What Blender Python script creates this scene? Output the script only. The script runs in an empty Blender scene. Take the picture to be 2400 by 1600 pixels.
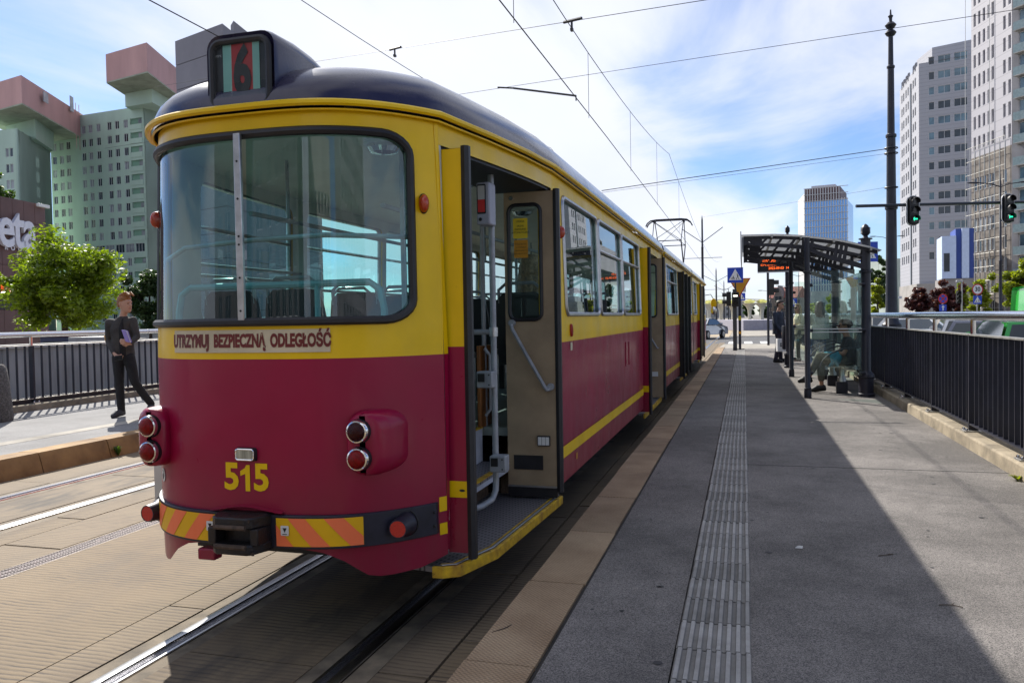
import bpy, bmesh, math, random
import numpy as np
from mathutils import Vector, Matrix

random.seed(7)
R = math.radians
scene = bpy.context.scene
COL = scene.collection

# ------------------------------------------------------------------ camera
HC = 1.64
FPX = 1867.0
CR = Vector((0.959983, 0.279888, -0.011))   # replaced just below from the angles
YAW, PITCH, ROLL = R(16.2673), R(-1.6413), R(-1.0)
FW = Vector((-math.sin(YAW)*math.cos(PITCH), math.cos(YAW)*math.cos(PITCH), math.sin(PITCH)))
_r0 = Vector((math.cos(YAW), math.sin(YAW), 0.0)); _u0 = _r0.cross(FW)
CR = _r0*math.cos(ROLL) + _u0*math.sin(ROLL)
CU = -_r0*math.sin(ROLL) + _u0*math.cos(ROLL)
cam_data = bpy.data.cameras.new("camera")
cam = bpy.data.objects.new("camera", cam_data)
COL.objects.link(cam)
cam.matrix_world = Matrix(((CR.x, CU.x, -FW.x, 0.0), (CR.y, CU.y, -FW.y, 0.0), (CR.z, CU.z, -FW.z, HC), (0, 0, 0, 1)))
cam_data.sensor_width = 36.0
cam_data.lens = 36.0*FPX/2400.0
cam_data.clip_start = 0.05
cam_data.clip_end = 5000.0
scene.camera = cam

def ray(px, py):
    return CR*((px-1200)/FPX) + CU*((800-py)/FPX) + FW
def atY(px, py, y):
    d = ray(px, py); return Vector((0, 0, HC)) + d*(y/d.y)
def atZ(px, py, z=0.0):
    d = ray(px, py); return Vector((0, 0, HC)) + d*((z-HC)/d.z)
def atX(px, py, x):
    d = ray(px, py); return Vector((0, 0, HC)) + d*(x/d.x)
def atD(px, py, depth):
    return Vector((0, 0, HC)) + ray(px, py)*depth

# ------------------------------------------------------------------ sun, sky, exposure
LIGHT = Vector((0.87, -0.93, -1.0)).normalized()
SUN_EL = math.asin(-LIGHT.z)
SUN_AZ = math.atan2(-LIGHT.x, -LIGHT.y)
sun_data = bpy.data.lights.new("sun", 'SUN')
sun_data.energy = 4.6
sun_data.angle = R(0.53)
sun_data.color = (1.0, 0.95, 0.87)
sun = bpy.data.objects.new("sun", sun_data)
sun.rotation_euler = LIGHT.to_track_quat('-Z', 'Y').to_euler()
sun.location = (-30, 32, 40)
COL.objects.link(sun)

world = bpy.data.worlds.new("World")
scene.world = world
world.use_nodes = True
wn, wl = world.node_tree.nodes, world.node_tree.links
wn.clear()
def WN(t, **kw):
    n = wn.new(t)
    for k, v in kw.items(): setattr(n, k, v)
    return n
w_out = WN('ShaderNodeOutputWorld'); w_bg = WN('ShaderNodeBackground')
w_sky = WN('ShaderNodeTexSky', sky_type='NISHITA', sun_disc=False)
w_sky.sun_elevation = SUN_EL; w_sky.sun_rotation = SUN_AZ
w_sky.air_density = 1.0; w_sky.dust_density = 0.25; w_sky.ozone_density = 2.0
w_bg.inputs['Strength'].default_value = 0.075
w_tc = WN('ShaderNodeTexCoord'); w_sep = WN('ShaderNodeSeparateXYZ')
wl.new(w_tc.outputs['Generated'], w_sep.inputs[0])
def WM(op, a, b=None, c=None, clamp=False):
    n = WN('ShaderNodeMath', operation=op, use_clamp=clamp)
    for i, x in enumerate((a, b, c)):
        if x is None: continue
        if isinstance(x, (int, float)): n.inputs[i].default_value = x
        else: wl.new(x, n.inputs[i])
    return n.outputs[0]
# clouds lie on a flat layer far above: the view direction divided by its height
den = WM('ADD', WM('MAXIMUM', w_sep.outputs[2], 0.0), 0.16)
cx = WM('DIVIDE', w_sep.outputs[0], den); cy = WM('DIVIDE', w_sep.outputs[1], den)
w_cmb = WN('ShaderNodeCombineXYZ'); wl.new(cx, w_cmb.inputs[0]); wl.new(cy, w_cmb.inputs[1])
w_map = WN('ShaderNodeMapping'); wl.new(w_cmb.outputs[0], w_map.inputs[0])
w_map.inputs['Location'].default_value = CLOUD_LOC = (24.43, 16.19, 0.0)
w_map.inputs['Rotation'].default_value = (0, 0, R(35))
w_map.inputs['Scale'].default_value = (1.0, 0.6, 1.0)
def WNoise(scale, detail, rough, dist=0.0):
    n = WN('ShaderNodeTexNoise'); wl.new(w_map.outputs[0], n.inputs['Vector'])
    n.inputs['Scale'].default_value = scale; n.inputs['Detail'].default_value = detail
    n.inputs['Roughness'].default_value = rough; n.inputs['Distortion'].default_value = dist
    return n.outputs[0]
big = WNoise(0.42, 3.0, 0.5, 0.3); fine = WNoise(1.25, 9.0, 0.55, 0.55)
dens = WM('ADD', WM('MULTIPLY', big, 0.75), WM('MULTIPLY', fine, 0.45))
w_cr = WN('ShaderNodeMapRange', interpolation_type='SMOOTHSTEP')
wl.new(dens, w_cr.inputs['Value'])
w_cr.inputs['From Min'].default_value = 0.515; w_cr.inputs['From Max'].default_value = 0.66
w_cr.inputs['To Min'].default_value = 0.0; w_cr.inputs['To Max'].default_value = 0.93
shade = WNoise(1.1, 5.0, 0.55, 0.2)
w_mixc = WN('ShaderNodeMix', data_type='RGBA'); wl.new(shade, w_mixc.inputs['Factor'])
w_mixc.inputs[6].default_value = (6.6, 7.0, 8.2, 1); w_mixc.inputs[7].default_value = (9.3, 9.4, 9.9, 1)
w_mix = WN('ShaderNodeMix', data_type='RGBA'); wl.new(w_cr.outputs[0], w_mix.inputs['Factor'])
w_tint = WN('ShaderNodeMix', data_type='RGBA', blend_type='MULTIPLY'); w_tint.inputs['Factor'].default_value = 1.0
wl.new(w_sky.outputs[0], w_tint.inputs[6]); w_tint.inputs[7].default_value = (0.80, 0.92, 1.18, 1)
wl.new(w_tint.outputs[2], w_mix.inputs[6]); wl.new(w_mixc.outputs[2], w_mix.inputs[7])
wl.new(w_mix.outputs[2], w_bg.inputs['Color']); wl.new(w_bg.outputs[0], w_out.inputs[0])

vs = scene.view_settings
vs.view_transform = 'Standard'; vs.look = 'None'; vs.exposure = 0.72; vs.gamma = 1.0; vs.use_curve_mapping = False
scene.render.film_transparent = False
scene.cycles.max_bounces = 8; scene.cycles.transparent_max_bounces = 24
scene.cycles.caustics_reflective = False; scene.cycles.caustics_refractive = False
scene.cycles.sample_clamp_indirect = 6.0
scene.cycles.use_denoising = True

# ------------------------------------------------------------------ materials
MATS = {}
def pm(name, col, rough=0.6, metal=0.0, var=0.12, vs_=3.0, bump=0.0, bs=60.0, coat=0.0, spec=0.5, col2=None,
       speck=0.0, speck_s=200.0, speck_col=(0.02, 0.02, 0.02), stretch=(1, 1, 1), emit=None, local=False, trans=0.0):
    """procedural principled material: base colour broken up by noise, optional specks and fine relief"""
    if name in MATS: return MATS[name]
    m = bpy.data.materials.new(name); MATS[name] = m
    m.use_nodes = True
    nt = m.node_tree; n = nt.nodes; l = nt.links
    b = n['Principled BSDF']
    tc = n.new('ShaderNodeTexCoord') if local else n.new('ShaderNodeNewGeometry')
    mp = n.new('ShaderNodeMapping'); mp.inputs['Scale'].default_value = stretch
    l.new(tc.outputs['Object' if local else 'Position'], mp.inputs[0])
    def noise(s, d=4.0, r=0.6):
        t = n.new('ShaderNodeTexNoise'); l.new(mp.outputs[0], t.inputs['Vector'])
        t.inputs['Scale'].default_value = s; t.inputs['Detail'].default_value = d; t.inputs['Roughness'].default_value = r
        return t.outputs[0]
    c1 = tuple(col); c2 = tuple(col2) if col2 else tuple(max(0, x*(1-2.2*var)) for x in col)
    c0 = tuple(min(1, x*(1+var)) for x in col)
    rp = n.new('ShaderNodeValToRGB'); l.new(noise(vs_), rp.inputs[0])
    rp.color_ramp.elements[0].position = 0.3; rp.color_ramp.elements[1].position = 0.72
    rp.color_ramp.elements[0].color = c2 + (1,); rp.color_ramp.elements[1].color = c0 + (1,)
    out = rp.outputs[0]
    if speck > 0:
        t = n.new('ShaderNodeTexVoronoi'); l.new(mp.outputs[0], t.inputs['Vector']); t.inputs['Scale'].default_value = speck_s
        r2 = n.new('ShaderNodeMapRange'); l.new(t.outputs['Color'], r2.inputs[0])
        r2.inputs[1].default_value = 1-speck-0.12; r2.inputs[2].default_value = 1-speck+0.12; r2.clamp = True
        mx = n.new('ShaderNodeMix'); mx.data_type = 'RGBA'; l.new(r2.outputs[0], mx.inputs['Factor'])
        l.new(out, mx.inputs[6]); mx.inputs[7].default_value = tuple(speck_col) + (1,)
        out = mx.outputs[2]
    l.new(out, b.inputs['Base Color'])
    b.inputs['Roughness'].default_value = rough; b.inputs['Metallic'].default_value = metal
    b.inputs['Coat Weight'].default_value = coat; b.inputs['Specular IOR Level'].default_value = spec
    b.inputs['Coat Roughness'].default_value = 0.08
    if trans: b.inputs['Transmission Weight'].default_value = trans
    if emit:
        b.inputs['Emission Color'].default_value = tuple(emit[:3]) + (1,); b.inputs['Emission Strength'].default_value = emit[3]
    if bump > 0:
        bp = n.new('ShaderNodeBump'); bp.inputs['Strength'].default_value = bump; bp.inputs['Distance'].default_value = 0.01
        l.new(noise(bs, 5.0), bp.inputs['Height']); l.new(bp.outputs[0], b.inputs['Normal'])
    return m

def glass(name, tint=(0.75, 0.9, 0.88), refl=0.06, rough=0.0, ior=1.5, dirt=0.0):
    """thin pane: clear tinted transmission with a real Fresnel reflection"""
    if name in MATS: return MATS[name]
    m = bpy.data.materials.new(name); MATS[name] = m
    m.use_nodes = True; n = m.node_tree.nodes; l = m.node_tree.links
    n.clear()
    o = n.new('ShaderNodeOutputMaterial'); t = n.new('ShaderNodeBsdfTransparent'); g = n.new('ShaderNodeBsdfGlossy')
    t.inputs[0].default_value = tuple(tint) + (1,); g.inputs['Roughness'].default_value = rough
    g.inputs['Color'].default_value = (0.9, 0.95, 1, 1)
    f = n.new('ShaderNodeLayerWeight'); f.inputs[0].default_value = 0.5       # facing: the same from both sides of the thin pane
    pw = n.new('ShaderNodeMath'); pw.operation = 'POWER'; pw.inputs[1].default_value = 5.0; l.new(f.outputs['Facing'], pw.inputs[0])
    a = n.new('ShaderNodeMath'); a.operation = 'MULTIPLY_ADD'; a.inputs[1].default_value = 1-refl; a.inputs[2].default_value = refl; a.use_clamp = True
    l.new(pw.outputs[0], a.inputs[0])
    mx = n.new('ShaderNodeMixShader'); l.new(a.outputs[0], mx.inputs[0]); l.new(t.outputs[0], mx.inputs[1]); l.new(g.outputs[0], mx.inputs[2])
    last = mx.outputs[0]
    if dirt > 0:
        d = n.new('ShaderNodeBsdfDiffuse'); d.inputs[0].default_value = (0.5, 0.6, 0.58, 1)
        ge = n.new('ShaderNodeNewGeometry'); no = n.new('ShaderNodeTexNoise'); l.new(ge.outputs['Position'], no.inputs['Vector'])
        no.inputs['Scale'].default_value = 2.5; no.inputs['Detail'].default_value = 6
        mr = n.new('ShaderNodeMapRange'); l.new(no.outputs[0], mr.inputs[0]); mr.inputs[1].default_value = 0.35; mr.inputs[2].default_value = 0.8
        mr.inputs[4].default_value = dirt
        m2 = n.new('ShaderNodeMixShader'); l.new(mr.outputs[0], m2.inputs[0]); l.new(last, m2.inputs[1]); l.new(d.outputs[0], m2.inputs[2])
        last = m2.outputs[0]
    l.new(last, o.inputs[0])
    return m

def sheetmat(name, col, tr=0.6):
    m = bpy.data.materials.new(name); MATS[name] = m
    m.use_nodes = True; n = m.node_tree.nodes; l = m.node_tree.links; n.clear()
    o = n.new('ShaderNodeOutputMaterial'); d = n.new('ShaderNodeBsdfDiffuse'); t = n.new('ShaderNodeBsdfTranslucent'); ms = n.new('ShaderNodeMixShader'); ms.inputs[0].default_value = tr
    no = n.new('ShaderNodeTexNoise'); no.inputs['Scale'].default_value = 3; rp = n.new('ShaderNodeMix'); rp.data_type = 'RGBA'; l.new(no.outputs[0], rp.inputs['Factor'])
    rp.inputs[6].default_value = tuple(c*0.8 for c in col)+(1,); rp.inputs[7].default_value = tuple(col)+(1,)
    l.new(rp.outputs[2], d.inputs[0]); l.new(rp.outputs[2], t.inputs[0]); l.new(d.outputs[0], ms.inputs[1]); l.new(t.outputs[0], ms.inputs[2]); l.new(ms.outputs[0], o.inputs[0])
    return m
def leafmat(name, c1, c2, tr=0.5):
    if name in MATS: return MATS[name]
    m = bpy.data.materials.new(name); MATS[name] = m
    m.use_nodes = True; n = m.node_tree.nodes; l = m.node_tree.links
    n.clear()
    o = n.new('ShaderNodeOutputMaterial'); d = n.new('ShaderNodeBsdfPrincipled'); t = n.new('ShaderNodeBsdfTranslucent')
    ge = n.new('ShaderNodeNewGeometry'); mx = n.new('ShaderNodeMix'); mx.data_type = 'RGBA'
    l.new(ge.outputs['Random Per Island'], mx.inputs['Factor'])
    mx.inputs[6].default_value = tuple(c1) + (1,); mx.inputs[7].default_value = tuple(c2) + (1,)
    l.new(mx.outputs[2], d.inputs['Base Color']); d.inputs['Roughness'].default_value = 0.45
    br = n.new('ShaderNodeMix'); br.data_type = 'RGBA'; br.blend_type = 'MULTIPLY'; br.inputs['Factor'].default_value = 1
    l.new(mx.outputs[2], br.inputs[6]); br.inputs[7].default_value = (1.7, 1.8, 0.5, 1)
    l.new(br.outputs[2], t.inputs[0])
    ms = n.new('ShaderNodeMixShader'); ms.inputs[0].default_value = tr
    l.new(d.outputs[0], ms.inputs[1]); l.new(t.outputs[0], ms.inputs[2]); l.new(ms.outputs[0], o.inputs[0])
    return m

# ------------------------------------------------------------------ mesh helpers
class MB:
    def __init__(s): s.v = []; s.f = []
    def add(s, pts, faces):
        o = len(s.v); s.v.extend(tuple(p) for p in pts); s.f.extend(tuple(i+o for i in f) for f in faces); return s
    def poly(s, *pts): return s.add(pts, [tuple(range(len(pts)))])
    def box(s, x0, x1, y0, y1, z0, z1):
        p = [(x0,y0,z0),(x1,y0,z0),(x1,y1,z0),(x0,y1,z0),(x0,y0,z1),(x1,y0,z1),(x1,y1,z1),(x0,y1,z1)]
        return s.add(p, [(0,3,2,1),(4,5,6,7),(0,1,5,4),(1,2,6,5),(2,3,7,6),(3,0,4,7)])
    def obox(s, c, ax, ay, az):
        c, ax, ay, az = map(Vector, (c, ax, ay, az)); p = []
        for k in (-1, 1):
            for (i, j) in ((-1,-1),(1,-1),(1,1),(-1,1)): p.append(c + ax*i + ay*j + az*k)
        return s.add(p, [(0,3,2,1),(4,5,6,7),(0,1,5,4),(1,2,6,5),(2,3,7,6),(3,0,4,7)])
    def tube(s, path, r, n=8, cap=True, closed=False):
        path = [Vector(p) for p in path]; k = len(path)
        rr = list(r) if hasattr(r, '__len__') else [r]*k
        rings = []; up = None
        for i, p in enumerate(path):
            if closed: t = (path[(i+1) % k] - path[i-1])
            else: t = path[min(i+1, k-1)] - path[max(i-1, 0)]
            if t.length < 1e-9: t = Vector((0, 0, 1))
            t.normalize()
            if up is None: up = Vector((0, 0, 1)) if abs(t.z) < 0.9 else Vector((1, 0, 0))
            a = t.cross(up)
            if a.length < 1e-6: a = t.orthogonal()
            a.normalize(); b = a.cross(t).normalized(); up = b
            rings.append([p + (a*math.cos(2*math.pi*j/n) + b*math.sin(2*math.pi*j/n))*rr[i] for j in range(n)])
        o = len(s.v)
        for rg in rings: s.v.extend(tuple(q) for q in rg)
        for i in range(k if closed else k-1):
            i2 = (i+1) % k
            for j in range(n):
                j2 = (j+1) % n
                s.f.append((o+i*n+j, o+i2*n+j, o+i2*n+j2, o+i*n+j2))
        if cap and not closed:
            s.f.append(tuple(o+j for j in range(n))); s.f.append(tuple(o+(k-1)*n+j for j in reversed(range(n))))
        return s
    def cyl(s, p0, p1, r0, r1=None, n=16, cap=True): return s.tube([p0, p1], [r0, r0 if r1 is None else r1], n, cap)
    def lathe(s, prof, n=20, c=(0, 0, 0), axis='z', sx=1.0, sy=1.0):
        o = len(s.v); c = Vector(c)
        for (r, h) in prof:
            for j in range(n):
                a = 2*math.pi*j/n; x, y = r*math.cos(a)*sx, r*math.sin(a)*sy
                q = {'z': (x, y, h), 'y': (x, h, y), 'x': (h, x, y), '-y': (x, -h, y)}[axis]
                s.v.append(tuple(c + Vector(q)))
        for i in range(len(prof)-1):
            for j in range(n):
                j2 = (j+1) % n
                s.f.append((o+i*n+j, o+i*n+j2, o+(i+1)*n+j2, o+(i+1)*n+j))
        s.f.append(tuple(o+j for j in reversed(range(n)))); s.f.append(tuple(o+(len(prof)-1)*n+j for j in range(n)))
        return s
    def prism(s, poly, a0, a1, axis='y'):
        """extrude a 2-D polygon; axis y: (x,z) points, axis x: (y,z), axis z: (x,y)"""
        n = len(poly)
        def q(p, a): return {'y': (p[0], a, p[1]), 'x': (a, p[0], p[1]), 'z': (p[0], p[1], a)}[axis]
        pts = [q(p, a0) for p in poly] + [q(p, a1) for p in poly]
        f = [tuple(range(n)), tuple(range(2*n-1, n-1, -1))] + [(i, n+i, n+(i+1) % n, (i+1) % n) for i in range(n)]
        return s.add(pts, f)
    def loops(s, rings, closed=True, cap=False):
        o = len(s.v); n = len(rings[0])
        for rg in rings: s.v.extend(tuple(p) for p in rg)
        for i in range(len(rings)-1):
            for j in range(n if closed else n-1):
                j2 = (j+1) % n
                s.f.append((o+i*n+j, o+i*n+j2, o+(i+1)*n+j2, o+(i+1)*n+j))
        if cap:
            s.f.append(tuple(o+j for j in reversed(range(n)))); s.f.append(tuple(o+(len(rings)-1)*n+j for j in range(n)))
        return s
    def blob(s, c, rx, ry, rz, n=14, m=9):
        rings = []
        c = Vector(c)
        for i in range(m+1):
            t = math.pi*i/m; 
            rings.append([c + Vector((rx*math.sin(t+1e-4)*math.cos(2*math.pi*j/n), ry*math.sin(t+1e-4)*math.sin(2*math.pi*j/n), rz*math.cos(t))) for j in range(n)])
        return s.loops(rings, True, True)
    def mesh(s, name, smooth=True, angle=38):
        me = bpy.data.meshes.new(name); me.from_pydata(s.v, [], s.f); me.validate(); 
        bm = bmesh.new(); bm.from_mesh(me); bmesh.ops.recalc_face_normals(bm, faces=bm.faces); bm.to_mesh(me); bm.free()
        if smooth:
            me.shade_smooth(); me.set_sharp_from_angle(angle=R(angle))
        return me
    def build(s, name, mat, parent=None, smooth=True, bevel=0.0, angle=38, loc=None, rot=None):
        me = s.mesh(name, smooth, angle)
        me.materials.append(mat)
        o = bpy.data.objects.new(name, me); COL.objects.link(o)
        if parent is not None: o.parent = parent
        if loc is not None: o.location = loc
        if rot is not None: o.rotation_euler = rot
        if bevel > 0:
            b = o.modifiers.new('bevel', 'BEVEL'); b.width = bevel; b.segments = 2; b.limit_method = 'ANGLE'; b.angle_limit = R(40)
        return o

def tag(o, label=None, cat=None, group=None, kind=None):
    if label: o['label'] = label
    if cat: o['category'] = cat
    if group: o['group'] = group
    if kind: o['kind'] = kind
    return o
def root(name, label, cat, loc=(0, 0, 0), rz=0.0, group=None):
    o = bpy.data.objects.new(name, None); COL.objects.link(o)
    o.empty_display_size = 0.2; o.location = loc; o.rotation_euler = (0, 0, rz)
    return tag(o, label, cat, group)
def copy_tree(o, parent=None):
    c = o.copy(); COL.objects.link(c); c.parent = parent
    for ch in list(o.children): copy_tree(ch, c)
    return c
def dup(o, loc, rz=None, label=None):
    c = copy_tree(o); c.location = loc
    if rz is not None: c.rotation_euler = (0, 0, rz)
    if label: c['label'] = label
    return c
def inst(name, me, parent, loc=(0, 0, 0), rot=None, scale=None):
    o = bpy.data.objects.new(name, me); COL.objects.link(o); o.parent = parent; o.location = loc
    if rot: o.rotation_euler = rot
    if scale: o.scale = scale
    return o
def shared(mb, name, mat, smooth=True):
    me = mb.mesh(name, smooth); me.materials.append(mat); return me

def text_mesh(txt, size=1.0, bold=0.0, sx=1.0, depth=0.0, align='CENTER', spacing=1.0):
    cu = bpy.data.curves.new('lettering', 'FONT'); cu.body = txt; cu.size = size; cu.offset = bold; cu.extrude = depth
    cu.align_x = align; cu.align_y = 'CENTER'; cu.space_character = spacing; cu.resolution_u = 3
    ob = bpy.data.objects.new('lettering', cu); COL.objects.link(ob)
    dg = bpy.context.evaluated_depsgraph_get(); dg.update()
    me = bpy.data.meshes.new_from_object(ob.evaluated_get(dg))
    bpy.data.objects.remove(ob); bpy.data.curves.remove(cu)
    for v in me.vertices: v.co.x *= sx
    return me
def text(name, txt, mat, parent, loc, size, rot=(R(90), 0, 0), bold=0.0, sx=1.0, depth=0.0, align='CENTER', spacing=1.0, mapf=None):
    me = text_mesh(txt, size, bold, sx, depth, align, spacing); me.name = name
    me.materials.clear(); me.materials.append(mat)
    if mapf:
        bm = bmesh.new(); bm.from_mesh(me)
        for v in bm.verts: v.co = mapf(v.co.x, v.co.y)
        bm.to_mesh(me); bm.free()
    o = bpy.data.objects.new(name, me); COL.objects.link(o); o.parent = parent
    if not mapf: o.location = loc; o.rotation_euler = rot
    return o

def rrect(x0, x1, z0, z1, r, n=5):
    pts = []
    for (cx_, cz_, a0) in ((x1-r, z1-r, 0), (x0+r, z1-r, 90), (x0+r, z0+r, 180), (x1-r, z0+r, 270)):
        for i in range(n+1):
            a = R(a0 + 90*i/n); pts.append((cx_ + r*math.cos(a), cz_ + r*math.sin(a)))
    return pts
# ------------------------------------------------------------------ setting: ground, trackbed, platforms, roads
def node_mat(name):
    m = bpy.data.materials.new(name); MATS[name] = m; m.use_nodes = True
    return m, m.node_tree.nodes, m.node_tree.links, m.node_tree.nodes['Principled BSDF']

def slab_material():
    m, n, l, b = node_mat('ribbed concrete')
    ge = n.new('ShaderNodeNewGeometry')
    oi = n.new('ShaderNodeObjectInfo')
    wv = n.new('ShaderNodeTexWave'); wv.bands_direction = 'Y'; l.new(ge.outputs['Position'], wv.inputs['Vector'])
    wv.inputs['Scale'].default_value = 8.0; wv.inputs['Distortion'].default_value = 5.0
    wv.inputs['Detail'].default_value = 3.0; wv.inputs['Detail Scale'].default_value = 0.35; wv.inputs['Detail Roughness'].default_value = 0.6
    def noise(s, d=5, r=0.6, st=None):
        t = n.new('ShaderNodeTexNoise')
        if st:
            mp = n.new('ShaderNodeMapping'); mp.inputs['Scale'].default_value = st; l.new(ge.outputs['Position'], mp.inputs[0]); l.new(mp.outputs[0], t.inputs['Vector'])
        else: l.new(ge.outputs['Position'], t.inputs['Vector'])
        t.inputs['Scale'].default_value = s; t.inputs['Detail'].default_value = d; t.inputs['Roughness'].default_value = r; return t.outputs[0]
    def rng(x, a, c, lo=0.0, hi=1.0):
        t = n.new('ShaderNodeMapRange'); l.new(x, t.inputs[0]); t.inputs[1].default_value = a; t.inputs[2].default_value = c
        t.inputs[3].default_value = lo; t.inputs[4].default_value = hi; return t.outputs[0]
    def mul(a, c, op='MULTIPLY'):
        t = n.new('ShaderNodeMath'); t.operation = op
        for i, x in enumerate((a, c)):
            if isinstance(x, float): t.inputs[i].default_value = x
            else: l.new(x, t.inputs[i])
        return t.outputs[0]
    def mix(f, a, c):
        t = n.new('ShaderNodeMix'); t.data_type = 'RGBA'; l.new(f, t.inputs['Factor'])
        for i, x in ((6, a), (7, c)):
            if isinstance(x, tuple): t.inputs[i].default_value = x + (1,)
            else: l.new(x, t.inputs[i])
        return t.outputs[2]
    base = mix(rng(noise(0.9, 6), 0.3, 0.7), (0.158, 0.112, 0.060), (0.225, 0.164, 0.092))
    base = mix(rng(oi.outputs['Random'], 0, 1, 0, 0.35), base, (0.21, 0.17, 0.125))
    base = mix(rng(noise(140, 3), 0.45, 0.75, 0, 0.45), base, (0.16, 0.125, 0.085))
    groove = rng(wv.outputs['Fac'], 0.05, 0.48, 1.0, 0.0)
    patch = rng(noise(1.3, 6, 0.65, (0.5, 1.6, 1)), 0.36, 0.58, 0.22, 1.0)
    broken = rng(noise(22, 3, 0.6, (0.25, 2.5, 1)), 0.38, 0.56, 0.3, 1.0)
    f = mul(mul(groove, patch), mul(broken, 0.9))
    base = mix(f, base, (0.045, 0.034, 0.026))
    oil = rng(noise(0.8, 5, 0.6, (1.6, 0.5, 1)), 0.55, 0.72, 0, 0.6)
    base = mix(oil, base, (0.085, 0.07, 0.055))
    # rust and grease lie beside the rails, oil drips between them
    se = n.new('ShaderNodeSeparateXYZ'); l.new(ge.outputs['Position'], se.inputs[0])
    for cx0 in (-2.34, -6.36):
        d0 = mul(mul(se.outputs[0], float(-cx0), 'ADD'), 1.0); ab = n.new('ShaderNodeMath'); ab.operation = 'ABSOLUTE'; l.new(d0, ab.inputs[0])
        near_ = n.new('ShaderNodeMath'); near_.operation = 'ABSOLUTE'; l.new(mul(ab.outputs[0], -0.5, 'ADD'), near_.inputs[0])
        st1 = mul(rng(near_.outputs[0], 0.07, 0.34, 0.75, 0.0), rng(noise(3.0, 6, 0.65, (2, 0.35, 1)), 0.3, 0.62))
        base = mix(st1, base, (0.085, 0.058, 0.036))
        st2 = mul(rng(ab.outputs[0], 0.10, 0.42, 0.85, 0.0), rng(noise(1.4, 6, 0.62, (2.2, 0.7, 1)), 0.46, 0.60))
        base = mix(st2, base, (0.035, 0.03, 0.026))
    l.new(base, b.inputs['Base Color']); b.inputs['Roughness'].default_value = 0.85
    bp = n.new('ShaderNodeBump'); bp.inputs['Strength'].default_value = 0.5; bp.inputs['Distance'].default_value = 0.004
    h = mul(mul(wv.outputs['Fac'], 0.7), mul(noise(180, 3), 0.6), 'ADD')
    l.new(h, bp.inputs['Height']); l.new(bp.outputs[0], b.inputs['Normal'])
    return m

def asphalt_material(name, dark, light, grain=230.0, patch=0.25):
    m, n, l, b = node_mat(name)
    ge = n.new('ShaderNodeNewGeometry')
    def noise(s, d=5, r=0.6):
        t = n.new('ShaderNodeTexNoise'); l.new(ge.outputs['Position'], t.inputs['Vector'])
        t.inputs['Scale'].default_value = s; t.inputs['Detail'].default_value = d; t.inputs['Roughness'].default_value = r; return t.outputs[0]
    def ramp(x, a, c, c0, c1):
        t = n.new('ShaderNodeValToRGB'); l.new(x, t.inputs[0]); e = t.color_ramp.elements
        e[0].position = a; e[1].position = c; e[0].color = c0 + (1,); e[1].color = c1 + (1,); return t.outputs[0]
    vo = n.new('ShaderNodeTexVoronoi'); l.new(ge.outputs['Position'], vo.inputs['Vector']); vo.inputs['Scale'].default_value = grain
    sepc = n.new('ShaderNodeSeparateColor'); l.new(vo.outputs['Color'], sepc.inputs[0])
    c = ramp(sepc.outputs[0], 0.08, 0.95, dark, light)
    big = ramp(noise(0.9, 7, 0.68), 0.40, 0.60, (1-patch,)*3, (1.0, 1.0, 1.0))
    mx = n.new('ShaderNodeMix'); mx.data_type = 'RGBA'; mx.blend_type = 'MULTIPLY'; mx.inputs['Factor'].default_value = 1
    l.new(c, mx.inputs[6]); l.new(big, mx.inputs[7])
    pit = ramp(noise(95, 4, 0.7), 0.30, 0.42, (0.35, 0.35, 0.37), (1.0, 1.0, 1.0))
    m2 = n.new('ShaderNodeMix'); m2.data_type = 'RGBA'; m2.blend_type = 'MULTIPLY'; m2.inputs['Factor'].default_value = 1
    l.new(mx.outputs[2], m2.inputs[6]); l.new(pit, m2.inputs[7])
    l.new(m2.outputs[2], b.inputs['Base Color']); b.inputs['Roughness'].default_value = 0.88
    bp = n.new('ShaderNodeBump'); bp.inputs['Strength'].default_value = 0.6; bp.inputs['Distance'].default_value = 0.004
    l.new(noise(150, 4, 0.7), bp.inputs['Height']); l.new(bp.outputs[0], b.inputs['Normal'])
    return m

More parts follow.
